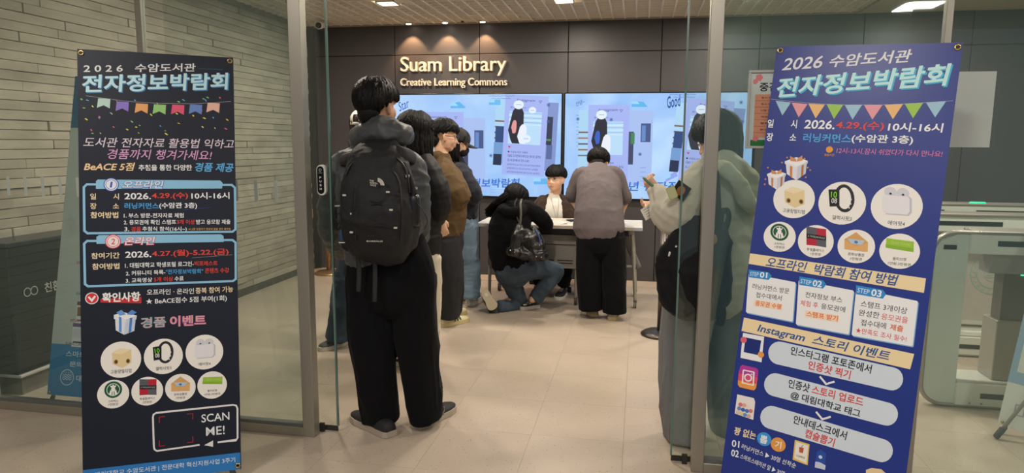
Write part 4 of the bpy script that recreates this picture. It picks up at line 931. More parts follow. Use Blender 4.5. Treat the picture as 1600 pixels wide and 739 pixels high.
def banner(p, cloth, data, label, foot_side):
    o = Vector(p[:3]); M = rodv(p[3:]); u = M @ Vector((1, 0, 0)); v = -(M @ Vector((0, 0, 1))); n = -(M @ Vector((0, 1, 0)))
    base = o+u*.3+v*1.8; t = thing('banner_stand', label, 'banner', (base.x, base.y, 0))
    fr = (o, u, v, n)
    P = lambda a, b, c=0: o+u*a+v*b+n*c
    # cloth sheet with slightly scalloped side pull near the grommets
    mb = MB(); K = 36; L = [(0, 0)]
    pts = [(0, 0)]+[(.6*i/12, 0) for i in range(1, 13)]+[(.6, 1.8*i/K) for i in range(1, K+1)]+[(.6-.6*i/12, 1.8) for i in range(1, 13)]+[(0, 1.8-1.8*i/K) for i in range(1, K)]
    mb.prism(pts, (o, u, v, -n), .0012)
    part(mb, 'cloth', t, cloth)
    BR = mat('brass', 'c8b070', .25, metal=.9); DK = mat('grommet_hole', '181410', .8)
    for a, b in ((.014, .016), (.586, .016), (.014, 1.784), (.586, 1.784)):
        c = P(a, b, .002); q = [c+(u*math.cos(i*PI/8)+v*math.sin(i*PI/8))*.0085 for i in range(17)]
        g = part(MB().tube(q, [.0032]*17, n=6, sub=1, ends=0), 'grommet', t, BR, True)
        part(MB().add([c+(u*math.cos(i*PI/6)+v*math.sin(i*PI/6))*.0065-n*.0012 for i in range(12)], [tuple(range(12))[::-1]]), 'hole', g, DK)
    # stand: central mast and four arms behind, two feet on the floor and a rear leg
    HUB = P(.3, 1.0, -.05); ST = mat('stand_pole', '9a9a98', .35, metal=.6); RB = mat('rubber', '3a3d3c', .7)
    for a, b in ((.014, .016), (.586, .016)):
        e = P(a, b, -.004)
        part(MB().tube([HUB, (HUB+e)/2-n*.02, e], [.006, .005, .003], n=8, sub=4), 'arm', t, ST, True)
        part(MB().ell(e, (.008,)*3, n=8, h=6), 'arm_tip', t, RB, True)
    for a in (.03, .57):
        e = P(a, 1.80, -.004); e.z = .012
        part(MB().tube([HUB, (HUB+e)/2-n*.01, e], [.008, .008, .008], n=8, sub=2), 'leg', t, ST, True)
        part(MB().tube([e+(HUB-e).normalized()*.035, Vector((e.x, e.y, .010))], [.011, .012], n=10, sub=1, ends=.6), 'foot_cap', t, RB, True)
        b_ = P(.014 if a < .3 else .586, 1.784, -.004)
        part(MB().cyl(e+(HUB-e).normalized()*.03, b_, .004, 6), 'hook', t, ST)
    e = HUB-n*.55; e.z = .012
    part(MB().cyl(HUB, e, .008, 8), 'leg', t, ST, True)
    part(MB().ell(HUB, (.02, .02, .03), n=12, h=8), 'hub', t, RB, True)
    print_groups(data, fr, t, .6)
    return t
NAVY = mat('banner_navy', '141c2c', .5, spec=.35, var=.04, vscale=3)
BLUE = mat('banner_blue', '1f3488', .38, spec=.45, var=.03, vscale=3)
banner((-2.30410167, 2.50889818, 1.82600053, -0.16763002, -0.0263385, 0.49962085), NAVY, LEFT_PRINT, 'black printed event banner on a stand in front of the left glass pane', 0)
banner((0.5050266, 2.81677325, 1.82395953, -0.17065245, 0.07143919, -0.33140669), BLUE, RIGHT_PRINT, 'bright blue printed event banner on a stand in front of the right glass pane', 1)

# ================================================================ two wall displays
def scr(x0, z1, w, h): return ((x0, YB-.0485, z1), (1, 0, 0), (0, 0, -1), (0, -1, 0))
EM = 1.0
def sink(c): return ink(c, EM)
def display(x0, x1, z0, z1, label):
    t = thing('wall_display', label, 'screen', ((x0+x1)/2, YB, z0), group='pair of wall displays')
    part(MB().box(x0, x1, YB-.046, YB-.001, z0, z1, bev=.004), 'casing', t, mat('bezel', '0b0b0d', .25))
    part(MB().box(x0+.012, x1-.012, YB-.0475, YB-.046, z0+.012, z1-.012), 'screen_face', t, SCM)
    return t
def screen_mat():
    M = mat('screen_face', '9fc8f8', emit=1)
    nt = M.node_tree; b = nt.nodes['Principled BSDF']; b.inputs['Roughness'].default_value = .2
    g = nt.nodes.new('ShaderNodeNewGeometry'); n = nt.nodes.new('ShaderNodeTexNoise'); n.inputs['Scale'].default_value = 1.3; n.inputs['Detail'].default_value = 4; n.inputs['Distortion'].default_value = 1.2
    cr = nt.nodes.new('ShaderNodeValToRGB'); cr.color_ramp.elements[0].position = .3; cr.color_ramp.elements[0].color = (*lin('8fbcf6'), 1); cr.color_ramp.elements[1].position = .72; cr.color_ramp.elements[1].color = (*lin('bcdcff'), 1)
    nt.links.new(g.outputs['Position'], n.inputs['Vector']); nt.links.new(n.outputs[0], cr.inputs[0]); nt.links.new(cr.outputs[0], b.inputs['Emission Color']); b.inputs['Emission Strength'].default_value = EM
    return M
SCM = screen_mat()
SX = [(-2.715, -.806), (-.790, 1.118)]; SZ = (.872, 1.975)
DS = [display(SX[0][0], SX[0][1], *SZ, 'left wall display behind the queue, pale blue with phone picture and Star handwriting'),
      display(SX[1][0], SX[1][1], *SZ, 'right wall display above the desk end, pale blue with two phone pictures and Good handwriting')]
RB_ = random.Random(3)
def squiggle(mb, fr, x, y, w, c, h=.012, lw=.004, n=14, lift=.003):
    stroke(mb, [(x+w*i/n, y+h*RB_.uniform(-.5, .5)) for i in range(n+1)], lw, fr, sink(c), lift)
def quad(mb, fr, pts, c, lift): poly(mb, pts, fr, sink(c), lift)
def rotp(cx, cy, a, pts): ca, sa = math.cos(a), math.sin(a); return [(cx+x*ca-y*sa, cy+x*sa+y*ca) for x, y in pts]
def phone_art(fr, t, cx, cy, a, W, H, kind):
    # back photo strip, pale phone card, inner picture, caption lines
    R4 = lambda x0, y0, x1, y1: rotp(cx, cy, a, [(x0, y0), (x1, y0), (x1, y1), (x0, y1)])
    mb = MB(); w, h = W/2, H/2
    quad(mb, fr, R4(-w-.10, -h+.05, -w+.04, h*.55), 'a9d4f2', .0006)
    for i in range(5): quad(mb, fr, R4(-w-.10, -h*.35+i*.06, -w, -h*.31+i*.06), ['7a6258', '9a7868', '56606e', '8e6a5c', '60788e'][i], .0008)
    if kind == 0:
        quad(mb, fr, R4(-w-.09, -h*.2, -w+.01, h*.2), '24457c', .001); quad(mb, fr, R4(-w-.1, h*.2, -w, h*.75), '6f9ad0', .001); quad(mb, fr, R4(-w-.1, h*.5, -w-.01, h*.78), '1a2a4c', .0012)
        quad(mb, fr, R4(w-.02, -h*.85, w+.11, h*.85), '7f93cc', .0006); quad(mb, fr, R4(w, -h*.5, w+.06, h*.2), '2a3350', .0008); quad(mb, fr, R4(w+.01, h*.2, w+.07, h*.55), '54689c', .0008); quad(mb, fr, R4(w, h*.05, w+.05, h*.1), '4f8a5a', .001)
    else:
        quad(mb, fr, R4(w-.02, -h*.85, w+.24, h*.95), 'a6bff0', .0006); quad(mb, fr, R4(w+.12, -h*.55, w+.22, -h*.1), '3f5486', .0008); quad(mb, fr, R4(w+.13, -h*.5, w+.17, -h*.12), '5f88c8', .001)
        quad(mb, fr, R4(w, -h*.35, w+.05, h*.45), '3c4468', .0008); quad(mb, fr, R4(w+.02, -h*.32, w+.06, -h*.05), '3c8258', .001)
    part(mb, 'photo_strip_picture', t)
    mb = MB()
    quad(mb, fr, R4(-w, -h, w, h), 'a3b4f2', .0014)
    put_text(mb, 'Instagram', rotp(cx, cy, a, [(-.11, -h+.055)])[0], rotp(cx, cy, a, [(.09, -h+.055)])[0], .034, fr, sink('2c3a78'), .1, .35, .002)
    stroke(mb, rotp(cx, cy, a, [(w-.1, -h+.05), (w-.07, -h+.05), (w-.085, -h+.075), (w-.1, -h+.05)]), .004, fr, sink('44589a'), .002)
    put_text(mb, '@ daelim.library', rotp(cx, cy, a, [(-w+.06, -h+.13)])[0], rotp(cx, cy, a, [(0, -h+.13)])[0], .018, fr, sink('34508c'), .3, 0, .002)
    y0, y1 = -h+.17, h*.22
    quad(mb, fr, R4(-w+.05, y0, w-.06, y1), 'b9dcf8', .0018)
    for i in range(6): quad(mb, fr, R4(-w+.05, y0+.012+i*.024, w-.06, y0+.02+i*.024), ['8cbcec', 'd4ecff'][i % 2], .0021)
    # visitors in the picture: dark standing figure, pale phone bubble faces
    fig = [(-.04, -.20), (.0, -.26), (.05, -.25), (.08, -.19), (.085, .0), (.07, .15), (.04, .2), (-.03, .2), (-.05, .1), (-.08, .0)]
    ox, oy = -w*.45, (y0+y1)/2+.03
    quad(mb, fr, rotp(cx, cy, a, [(ox+x, min(oy+y, y1-.005)) for x, y in fig]), '131a30', .0024)
    quad(mb, fr, rotp(cx, cy, a, [(ox+.07+x*.6, min(oy+.06+y*.5, y1-.006)) for x, y in fig]), 'e8eefa', .0027)
    quad(mb, fr, rotp(cx, cy, a, [(ox-.02+x*.35, min(oy-.03+y*.3, y1-.006)) for x, y in fig]), 'e09898' if kind == 0 else '2c5cc0', .0029)
    for dx, dy, r in ((.02, -.27, .055),)+(((.17, -.22, .04), (.12, .08, .05)) if kind == 0 else ()):
        c = rotp(cx, cy, a, [(ox+dx, oy+dy)])[0]
        poly(mb, [(c[0]+r*math.cos(q*PI/8), c[1]+r*.85*math.sin(q*PI/8)) for q in range(16)], fr, sink('e2f0ff'), .0031)
        stroke(mb, [(c[0]-r*.5, c[1]), (c[0]+r*.5, c[1])], .004, fr, sink('5a7ab8'), .0034)
    part(mb, 'phone_card_picture', t)
    mb = MB()
    c = rotp(cx, cy, a, [(-w+.07, y1+.035)])[0]; poly(mb, [(c[0]-.014, c[1]-.006), (c[0]-.007, c[1]-.013), (c[0], c[1]-.007), (c[0]+.007, c[1]-.013), (c[0]+.014, c[1]-.006), (c[0], c[1]+.012)], fr, sink('c83848'), .002)
    lines = [('● 수암도서관 이벤트', .22, .022, '24305c'), ('오늘도 도서관에서 재미있는 행사로, 즐겨요', .40, .03, '1c2850'), ('도서관에서 만나요!', .24, .028, '1c2850'), ('#대림대학교 #수암도서관 #전자정보박람회', .36, .022, '2c5ca8'), ('#대림대학교도서관 #러닝커먼스 #이벤트', .34, .022, '2c5ca8'), ('#전자정보박람회에 놀러오세요 #인증샷', .38, .022, '2c5ca8')]
    y = y1+.085
    for s, ww, hh, cc in lines:
        ww = min(ww, W-.1); A = rotp(cx, cy, a, [(-w+.055, y), (-w+.055+ww, y)]); put_text(mb, s, A[0], A[1], hh, fr, sink(cc), .3, 0, .002); y += hh+.018
    part(mb, 'caption_lettering', t)
def star4(mb, fr, x, y, r, c, n=8):
    for i in range(n//2): aa = PI*i/(n/2); stroke(mb, [(x-r*math.cos(aa), y-r*math.sin(aa)), (x+r*math.cos(aa), y+r*math.sin(aa))], .005, fr, sink(c), .003)
def uvs(px, py): p = at(px, py, YB-.05); return (p.x, -p.z)
fr = ((0, YB-.0485, 0), (1, 0, 0), (0, 0, -1), (0, -1, 0))
L_, R__ = DS
def A2(px, py): return uvs(px, py)
c = A2(820, 212); phone_art(fr, L_, c[0], c[1], .05, .46, .84, 0)
c = A2(702, 232); phone_art(fr, L_, c[0]-.12, c[1]+.04, .0, .56, .86, 1)
c = A2(950, 228); phone_art(fr, R__, c[0], c[1], .0, .42, .84, 1)
c = A2(1103, 222); phone_art(fr, R__, c[0], c[1], .08, .46, .84, 0)
def tape(d, pts, c): mb = MB(); quad(mb, fr, [A2(*p) for p in pts], c, .0042); quad(mb, fr, [((A2(*p)[0]+A2(*pts[0])[0])/2, (A2(*p)[1]+A2(*pts[0])[1])/2) for p in pts], '9ad8fa', .0045); part(mb, 'tape_picture', d)
tape(L_, [(704, 162), (718, 159), (728, 168), (726, 169), (704, 169)], '58b4ec'); tape(L_, [(764, 156), (782, 156), (782, 164), (764, 164)], '66b8f0'); tape(L_, [(834, 279), (856, 279), (856, 288), (834, 288)], '62b4f0')
tape(R__, [(987, 158), (1005, 159), (1012, 167), (987, 167)], '58b4ec'); tape(R__, [(1038, 277), (1056, 268), (1059, 275), (1041, 284)], '8fa4ec'); 
def hand(d, s, x0, y0, x1, y1, h, c, b=.6, sh=.35, nm='handwriting'):
    mb = MB(); hh = abs(A2(x0, y0+h/2)[1]-A2(x0, y0-h/2)[1]); put_text(mb, s, A2(x0, y0), A2(x1, y1), hh, fr, sink(c), b, sh, .0055); part(mb, nm, d)
hand(L_, 'Star', 622, 168, 639, 160, 14, '2458b8', .2, .5); hand(R__, 'Good', 1042, 160, 1064, 156, 18, '2c4c90', .2, .4)
hand(R__, 'Good', 1042, 160.5, 1064, 156.5, 18, '2c4c90', .4, .4)
hand(L_, '2026년 전자정보박람회', 655, 286, 812, 286, 14, '2f6fd0', 1.2, .1, 'title_lettering')
hand(R__, "'26년 전자정보박람회", 958, 291, 1138, 291, 15, '2f6fd0', 1.2, .1, 'title_lettering')
hand(R__, '안녕~', 900, 163, 913, 158, 7, '34589c', .2, .3)
mb = MB()
for (x, y, w) in ((764, 150, 40), (768, 154, 30), (1046, 148, 42), (1052, 152, 34)):
    a = A2(x, y); b = A2(x+w, y); squiggle(mb, fr, a[0], a[1], b[0]-a[0], '4a6cb0', .012, .003, 40)
for (x, y) in ((857, 164), (857, 190), (767, 243)): a = A2(x, y); star4(mb, fr, a[0], a[1], .022, '3a5898')
part(mb, 'doodle', L_); mb = MB()
for (x, y) in ((1158, 160), (1160, 190), (1000, 241), (903, 186), (955, 187)): a = A2(x, y); star4(mb, fr, a[0], a[1], .02, '3a5898')
for i in range(9): a = A2(900, 180+i*6); squiggle(mb, fr, a[0], a[1], .03, '5a7cc0', .01, .003, 6)
for i in range(5): a = A2(1000, 262+i*7); squiggle(mb, fr, a[0], a[1], .06, '5a7cc0', .01, .003, 10)
for i in range(6): a = A2(765, 296+i*2); squiggle(mb, fr, a[0], a[1], .26, '6a8cd0', .006, .002, 30)
part(mb, 'doodle', R__)
# soft light thrown by the two displays is their own emission

# ================================================================ desk row
DX0, DX1, DY0, DY1, DZ = -1.43, .045, 5.93, 6.5, .735
t = thing('folding_table', 'long pale-topped folding desk with grey modesty panel and casters below the screens', 'table', ((DX0+DX1)/2, (DY0+DY1)/2, 0))
TT = mat('table_top', 'd6d0c0', .35, spec=.5); TE = mat('table_edge', 'c4bdac', .4); LG = mat('table_leg', 'a8a59a', .35, metal=.3, spec=.5); GP = mat('modesty_grey', '8e8a82', .45); CST = mat('caster', '5a5450', .6); DKM = mat('dark_metal', '2c2c2e', .4, metal=.4)
part(MB().box(DX0, DX1, DY0, DY1, DZ-.03, DZ, bev=.004), 'tabletop', t, TT)
part(MB().box(DX0+.002, DX1-.002, DY0-.004, DY0, DZ-.032, DZ-.002, bev=.0015), 'edge_band', t, TE)
part(MB().box(DX1-.07, DX1-.005, DY0-.0055, DY0-.004, DZ-.028, DZ-.006), 'asset_sticker', t, mat('sticker', 'a9b8d0', .5))
part(MB().box(DX0+.12, DX1-.12, DY0+.05, DY0+.10, DZ-.085, DZ-.03), 'under_rail', t, DKM)
for a, b in ((DX0+.08, -1.0), (-.99, DX1-.3)):
    pn = part(MB().box(a, b, DY0+.10, DY0+.112, .33, DZ-.10, bev=.003), 'modesty_panel', t, GP)
    part(MB().box(a+.01, b-.01, DY0+.095, DY0+.1005, DZ-.19, DZ-.185), 'panel_fold', pn, DKM)
    for i in range(3):
        xx = a+.12+(b-a-.4)*i/2
        for zz in (.40, .375): part(MB().box(xx, xx+.14, DY0+.097, DY0+.1005, zz, zz+.007), 'slot', pn, mat('slot_black', '161515', .8))
part(MB().box(-.98, -.86, DY0+.094, DY0+.0975, .56, .60), 'green_label', t, mat('green_label', '3fa04a', .5))
for x, k in ((-1.33, 0), (-.53, 0), (.0, 1)):
    for s, y in ((-1, DY0+.09), (1, DY1-.02)):
        top = Vector((x-.045*k, (DY0+DY1)/2+.10*s, DZ-.06)); kn = Vector((x-.02*k, y-.05*s, .38)); an = Vector((x, y, .075))
        part(MB().tube([top, (top+kn)/2+Vector((0, .02*s, 0)), kn, (kn+an)/2+Vector((0, .015*s, 0)), an], [.017, .017, .018, .016, .015], n=10, sub=3), 'leg', t, LG, True)
        w = part(MB().cyl((x-.013, y, .032), (x-.002, y, .032), .032, 18), 'caster', t, CST); part(MB().cyl((x+.002, y, .032), (x+.013, y, .032), .032, 18), 'wheel', w, CST)
        part(MB().box(x-.016, x+.016, y-.014, y+.014, .045, .07, bev=.003), 'hood', w, CST)
    part(MB().box(x-.05*k-.012, x-.05*k+.012, (DY0+DY1)/2-.2, (DY0+DY1)/2+.2, DZ-.075, DZ-.045, bev=.003), 'bracket', t, LG)
part(MB().tube([(-.1, DY0+.2, DZ-.1), (-.05, DY0+.22, .5), (.02, DY0+.12, .36)], [(.03, .006)]*3, n=8, sub=3), 'fold_lever', t, mat('lever_grey', '6c6964', .5), True)
part(MB().cyl((-1.33, 6.2, .34), (0, 6.2, .34), .011, 8), 'stretcher', t, LG)
PAPER = mat('paper', 'e4e0d4', .6); 
def sheet(x, y, w, h, rz, label, z=DZ, lines=5):
    t = thing('paper_sheet', label, 'paper', (x, y, z), rz, 'papers on the desk')
    link('sheet', MB().box(-w/2, w/2, -h/2, h/2, .0005, .0015).mesh('sheet', [PAPER]), t)
    mb = MB()
    for i in range(lines): mb.box(-w*.4, w*random.uniform(.1, .4), h*.35-i*h*.14, h*.35-i*h*.14+.003, .0015, .0018)
    link('print_lines', mb.mesh('print_lines', [mat('ink_grey', '5a6478', .6)]), t, kind='stuff')
sheet(-.71, 6.12, .15, .21, .2, 'white form on the desk in front of the seated man')
sheet(-.56, 6.08, .15, .21, -.4, 'white form with blue print on the desk beside the bending man')
sheet(-1.03, 6.0, .15, .21, .1, 'pinkish white form under the kneeling woman\'s hand')
def phone(name, label, c, u, v, n, w=.036, h=.075, cat='phone', col='15161a', screen=None):
    t = thing(name, label, cat, c)
    P = [(x, y) for x, y in [(-w+.006, -h), (w-.006, -h), (w, -h+.006), (w, h-.006), (w-.006, h), (-w+.006, h), (-w, h-.006), (-w, -h+.006)]]
    part(MB().prism(P, (c, u, v, n), .008), 'case', t, mat('case_'+col, col, .3))
    if screen: part(MB().prism([(a*.9, b*.93) for a, b in P], (c+Vector(n)*.0082, u, v, n), .0006), 'label_face', t, mat('face_'+screen, screen, .4))
    return t
phone('phone', 'black phone lying on the desk between the seated man and the bending man', Vector((-.60, 6.28, DZ+.0002)), (.9, .4, 0), (-.4, .9, 0), (0, 0, 1))

# ================================================================ queue posts
def stanchion(x, y, label, col, rb=.16, hgt=.92, belt=None):
    t = thing('queue_post', label, 'stanchion', (x, y, 0)); M = mat('post_'+col, col, .3, metal=.7)
    part(MB().tube([(x, y, 0), (x, y, .012), (x, y, .03), (x, y, .038)], [rb, rb, rb*.8, .03], n=32, sub=1, ends=0), 'base', t, M, True)
    part(MB().cyl((x, y, .03), (x, y, hgt-.09), .028, 20), 'pole', t, M, True)
    part(MB().cyl((x, y, hgt-.095), (x, y, hgt-.075), .031, 20), 'collar', t, mat('collar_dark', '241f1c', .4), True)
    h = part(MB().cyl((x, y, hgt-.075), (x, y, hgt), .032, 20), 'belt_head', t, M, True)
    if belt:
        q = [Vector((x, y-.03, hgt-.04)).lerp(Vector(belt), i/8)-Vector((0, 0, .10*math.sin(PI*i/8))) for i in range(9)]
        part(MB().tube(q, [(.002, .022)]*9, side=(0, 0, 1) and (1, 0, 0), n=8, sub=2, ends=0), 'belt', t, mat('belt_black', '101012', .6), True)
stanchion(-3.36, 6.93, 'bronze-coloured queue post with round base beside the left stone wall', 'a2805c', belt=(-2.75, 6.2, .86))
stanchion(.20, 5.18, 'dark chrome queue post on the floor behind the woman in the cream hoodie', '55504c', .15)

# ================================================================ notices on the glass at right
def notice(x0, x1, z0, z1, label, frame=None, dr=None):
    y = GY-.0055; t = thing('notice', label, 'notice', ((x0+x1)/2, y, z0)); k = .010
    if frame:
        for a, b, c, d in ((x0, x1, z0, z0+k), (x0, x1, z1-k, z1), (x0, x0+k, z0+k, z1-k), (x1-k, x1, z0+k, z1-k)): part(MB().box(a, b, y-.012, y, c, d, bev=.002), 'frame_bar', t, mat('notice_frame', 'b9bdb6', .4))
    part(MB().box(x0+k*.5, x1-k*.5, y-.003, y, z0+k*.5, z1-k*.5), 'sheet', t, mat('notice_'+('a' if frame else 'b'), 'c6d2cc' if frame else 'bcc5bf', .5))
    if dr: dr(t, ((0, y-.003, 0), (1, 0, 0), (0, 0, -1), (0, -1, 0)))
def dr1(t, fr):
    mb = MB(); x0, z1 = .45, 1.735
    put_text(mb, '중간고사 안내', (x0+.025, -z1+.05), (x0+.26, -z1+.05), .036, fr, ink('202024'), 1.2); part(mb, 'lettering', t)
    mb = MB(); poly(mb, [(x0+.01, -z1+.08), (x0+.3, -z1+.08), (x0+.3, -z1+.255), (x0+.01, -z1+.255)], fr, ink('d89878'), .0006)
    for i in range(6):
        stroke(mb, [(x0+.01, -z1+.105+i*.026), (x0+.3, -z1+.105+i*.026)], .0015, fr, ink('a86a50'), .001)
        put_text(mb, ['일시 안내', '장소 안내', '이용 시간', '개방 층', '열람실', '문의처'][i], (x0+.035, -z1+.093+i*.026), (x0+.085, -z1+.093+i*.026), .008, fr, ink('4a2c24'), .6, 0, .001)
    part(mb, 'table_print', t); mb = MB()
    poly(mb, [(x0, -z1+.265), (x0+.3, -z1+.265), (x0+.3, -z1+.292), (x0, -z1+.292)], fr, ink('2f7a40'), .0006)
    for fx, fz, r in ((x0+.022, -z1+.012, .014), (x0+.008, -z1+.028, .010), (x0+.02, -z1+.26, .012)):
        for q in range(5): poly(mb, [(fx+r*.55*math.cos(q*1.257)+r*.5*math.cos(j*.785), fz+r*.55*math.sin(q*1.257)+r*.5*math.sin(j*.785)) for j in range(8)], fr, ink('e08080'), .0012+q*.0001)
    part(mb, 'flower_print', t)
notice(.43, .80, 1.435, 1.752, 'framed exam notice with pink flowers and green foot, half behind the blue banner', True, dr1)
def dr2(t, fr):
    mb = MB()
    for i in range(4): put_text(mb, '안내문', (1.02, -1.68+i*.055), (1.02+.10+.04*(i % 2), -1.68+i*.055), .012, fr, ink('b3bcb6'), .3)
    part(mb, 'faint_lettering', t)
notice(.97, 1.352, 1.44, 1.742, 'plain white sheet taped to the glass right of the blue banner', False, None)
# ================================================================ speed gates at right
GW = mat('gate_white', 'e6eae0', .35, spec=.5); GS = mat('gate_steel', 'a8a39a', .35, metal=.5); GB = mat('gate_black', '0c0c0d', .3); GG = mat('gate_pane', 'd8e2d8', .3, spec=.5, var=.04, vscale=2)
GGR = mat('gate_green_lamp', '30e8a0', emit=1.6); GRN = mat('emblem_etch', '9fc8ba', .4)
def rrect(w, h, r, n=6):
    o = []
    for cx, cy, a0 in ((w-r, r, -90), (w-r, h-r, 0), (r, h-r, 90), (r, r, 180)):
        for i in range(n+1): a = math.radians(a0+90*i/n); o.append((cx+r*math.cos(a), cy+r*math.sin(a)))
    return o
def gate(x, y, label):
    t = thing('speed_gate', label, 'turnstile', (x, y, 0), group='row of speed gates'); Lg, Hg = 1.9, .985
    A, B = Vector((x, y, 0)), Vector((x, y+.02, 0))
    # rim: rounded steel tube outline
    out = [(a, b+.012) for a, b in rrect(Lg, Hg-.012, .11)]
    part(MB().tube([(x+a, y+.02, b) for a, b in out+out[:1]], [(.022, .012)]*(len(out)+1), side=(0, 1, 0), n=8, sub=1, ends=0), 'rim', t, GS, True)
    part(MB().prism([(a, b) for a, b in out if a < .2]+[(.235, .012+.0), (.235, Hg)][:0]+[(.24, .02), (.24, Hg-.01)][::1] if 0 else [(.0, .12), (.03, .05), (.11, .014), (.175, .014), (.175, Hg-.014), (.11, Hg-.014), (.03, Hg-.05), (0, Hg-.12)], ((x, y+.01, 0), (1, 0, 0), (0, 0, 1), (0, 1, 0)), .02), 'end_pane', t, GG)
    part(MB().box(x+.175, x+Lg-.05, y, y+.17, .87, Hg-.005, bev=.006), 'top_rail', t, GW)
    part(MB().box(x+.215, x+Lg-.03, y-.01, y+.19, Hg-.006, Hg+.012, bev=.005), 'top_cap', t, GS)
    for a in (.37, 1.1): part(MB().box(x+a-.06, x+a+.44, y-.002, y, .915, .945), 'sensor_slot', t, GB)
    part(MB().box(x+.05, x+.115, y+.006, y+.0101, .89, .915, bev=.0015), 'reader_slot', t, GB)
    part(MB().box(x+.175, x+Lg-.03, y+.0, y+.2, .012, .145, bev=.006), 'base_box', t, GW)
    part(MB().box(x+.175, x+Lg-.03, y+.004, y+.2, .145, .16, bev=.004), 'base_lid', t, mat('gate_lid', 'd2d4ca', .3))
    part(MB().box(x+.30, x+.95, y-.002, y, .06, .09), 'sensor_slot', t, GB)
    part(MB().box(x+.24, x+Lg-.05, y+.02, y+.18, 0, .014), 'foot', t, mat('foot_dark', '3c3a36', .6))
    for a in (.25, .31): part(MB().ell((x+a, y-.001, .03), (.006, .003, .006), n=8, h=6), 'screw', t, GS)
    # drive pillar, wing and its lamp
    part(MB().box(x+.36, x+.54, y+.03, y+.19, .16, .50, bev=.004), 'drive_box', t, GS)
    part(MB().box(x+.38, x+.52, y+.05, y+.15, .50, .87), 'drive_column', t, mat('gate_column', '77726b', .35, metal=.6))
    part(MB().box(x+.30, x+.58, y+.04, y+.16, .76, .87, bev=.004), 'drive_head', t, GS)
    part(MB().box(x+.46, x+.53, y+.045, y+.055, .752, .758), 'lamp_strip', t, GGR)
    w = part(MB().box(x+.575, x+.62, y+.095, y+.105, .2, .86), 'wing_seal', t, mat('seal_blue', '7f8c98', .4))
    pn = part(MB().prism([(a+.62, b+.24) for a, b in rrect(.62, .6, .06)], ((x, y+.095, 0), (1, 0, 0), (0, 0, 1), (0, 1, 0)), .01), 'glass_wing', t, mat('wing_pane', 'c8c2ba', .12, spec=.6))
    c = Vector((x+.83, y+.0945, .58)); fr = (c, (1, 0, 0), (0, 0, -1), (0, -1, 0)); mb = MB()
    for r, lw in ((.145, .006), (.105, .007), (.06, .004)): stroke(mb, [(r*math.cos(i*PI/20), r*math.sin(i*PI/20)) for i in range(41)], lw, fr, None, .001)
    for i in range(22): a = i*2*PI/22; stroke(mb, [(.115*math.cos(a), .115*math.sin(a)), (.134*math.cos(a+.06), .134*math.sin(a+.06))], .005, fr, None, .001)
    for i in range(5): stroke(mb, [(-.04, -.03+i*.016), (0, -.045+i*.018), (.04, -.03+i*.016)], .004, fr, None, .001)
    for l in (mb,): part(l, 'etched_emblem', pn, GRN, kind='stuff')
    part(MB().tube([(x+1.02, y+.06, Hg+.012), (x+1.12, y+.06, Hg+.012)], [.012, .012], n=8, sub=1), 'status_lamp', t, GGR, True)
    return t
gate(1.60, 4.03, 'nearest pale speed gate with rounded end pane and glass wing right of the blue banner')
gate(1.60, 5.05, 'middle pale speed gate behind the nearest one, at right')
gate(1.60, 5.95, 'farthest pale speed gate, by the dark wall at right')

# ================================================================ other stands seen through the glass
def board(TL, BL, w, label, name, cat, draw, fm, leg=None):
    TL, BL = Vector(TL), Vector(BL); v = (BL-TL); h = v.length; v.normalize(); u = Vector((v.y, -v.x, 0)); u = -u if u.x < 0 else u; u.normalize(); u = (u-v*u.dot(v)).normalized(); n = u.cross(v)
    n = -n if n.y > 0 else n
    t = thing(name, label, cat, ((BL+u*w/2).x, (BL+u*w/2).y, 0)); fr = (TL, u, v, n)
    part(MB().prism([(0, 0), (w, 0), (w, h), (0, h)], (TL, u, v, -n), .0015), 'cloth', t, fm); draw(t, fr, w, h)
    ST = mat('stand_pole'); RB = mat('rubber'); P = lambda a, b, c=0: TL+u*a+v*b+n*c; HUB = P(w/2, h*.55, -.05)
    for a, b in ((.014, .016), (w-.014, .016)): part(MB().cyl(HUB, P(a, b, -.004), .004, 6), 'arm', t, ST)
    for a in (.02, w-.02):
        e = P(a, h, -.004); e.z = .012; part(MB().cyl(HUB, e, .008, 8), 'leg', t, ST, True); part(MB().tube([e+(HUB-e).normalized()*.03, Vector((e.x, e.y, .011))], [.011, .012], n=10, sub=1, ends=.6), 'foot_cap', t, RB, True)
        part(MB().ell(P(a, h-.015, .003), (.008, .008, .008), n=8, h=6), 'grommet', t, mat('brass'), True)
    e = leg or (HUB-n*.5); e.z = .012; part(MB().cyl(HUB, e, .009, 8), 'leg', t, ST, True); part(MB().tube([e+(HUB-e).normalized()*.05, e], [.014, .015], n=10, sub=1, ends=.5), 'foot_cap', t, RB, True)
    return t
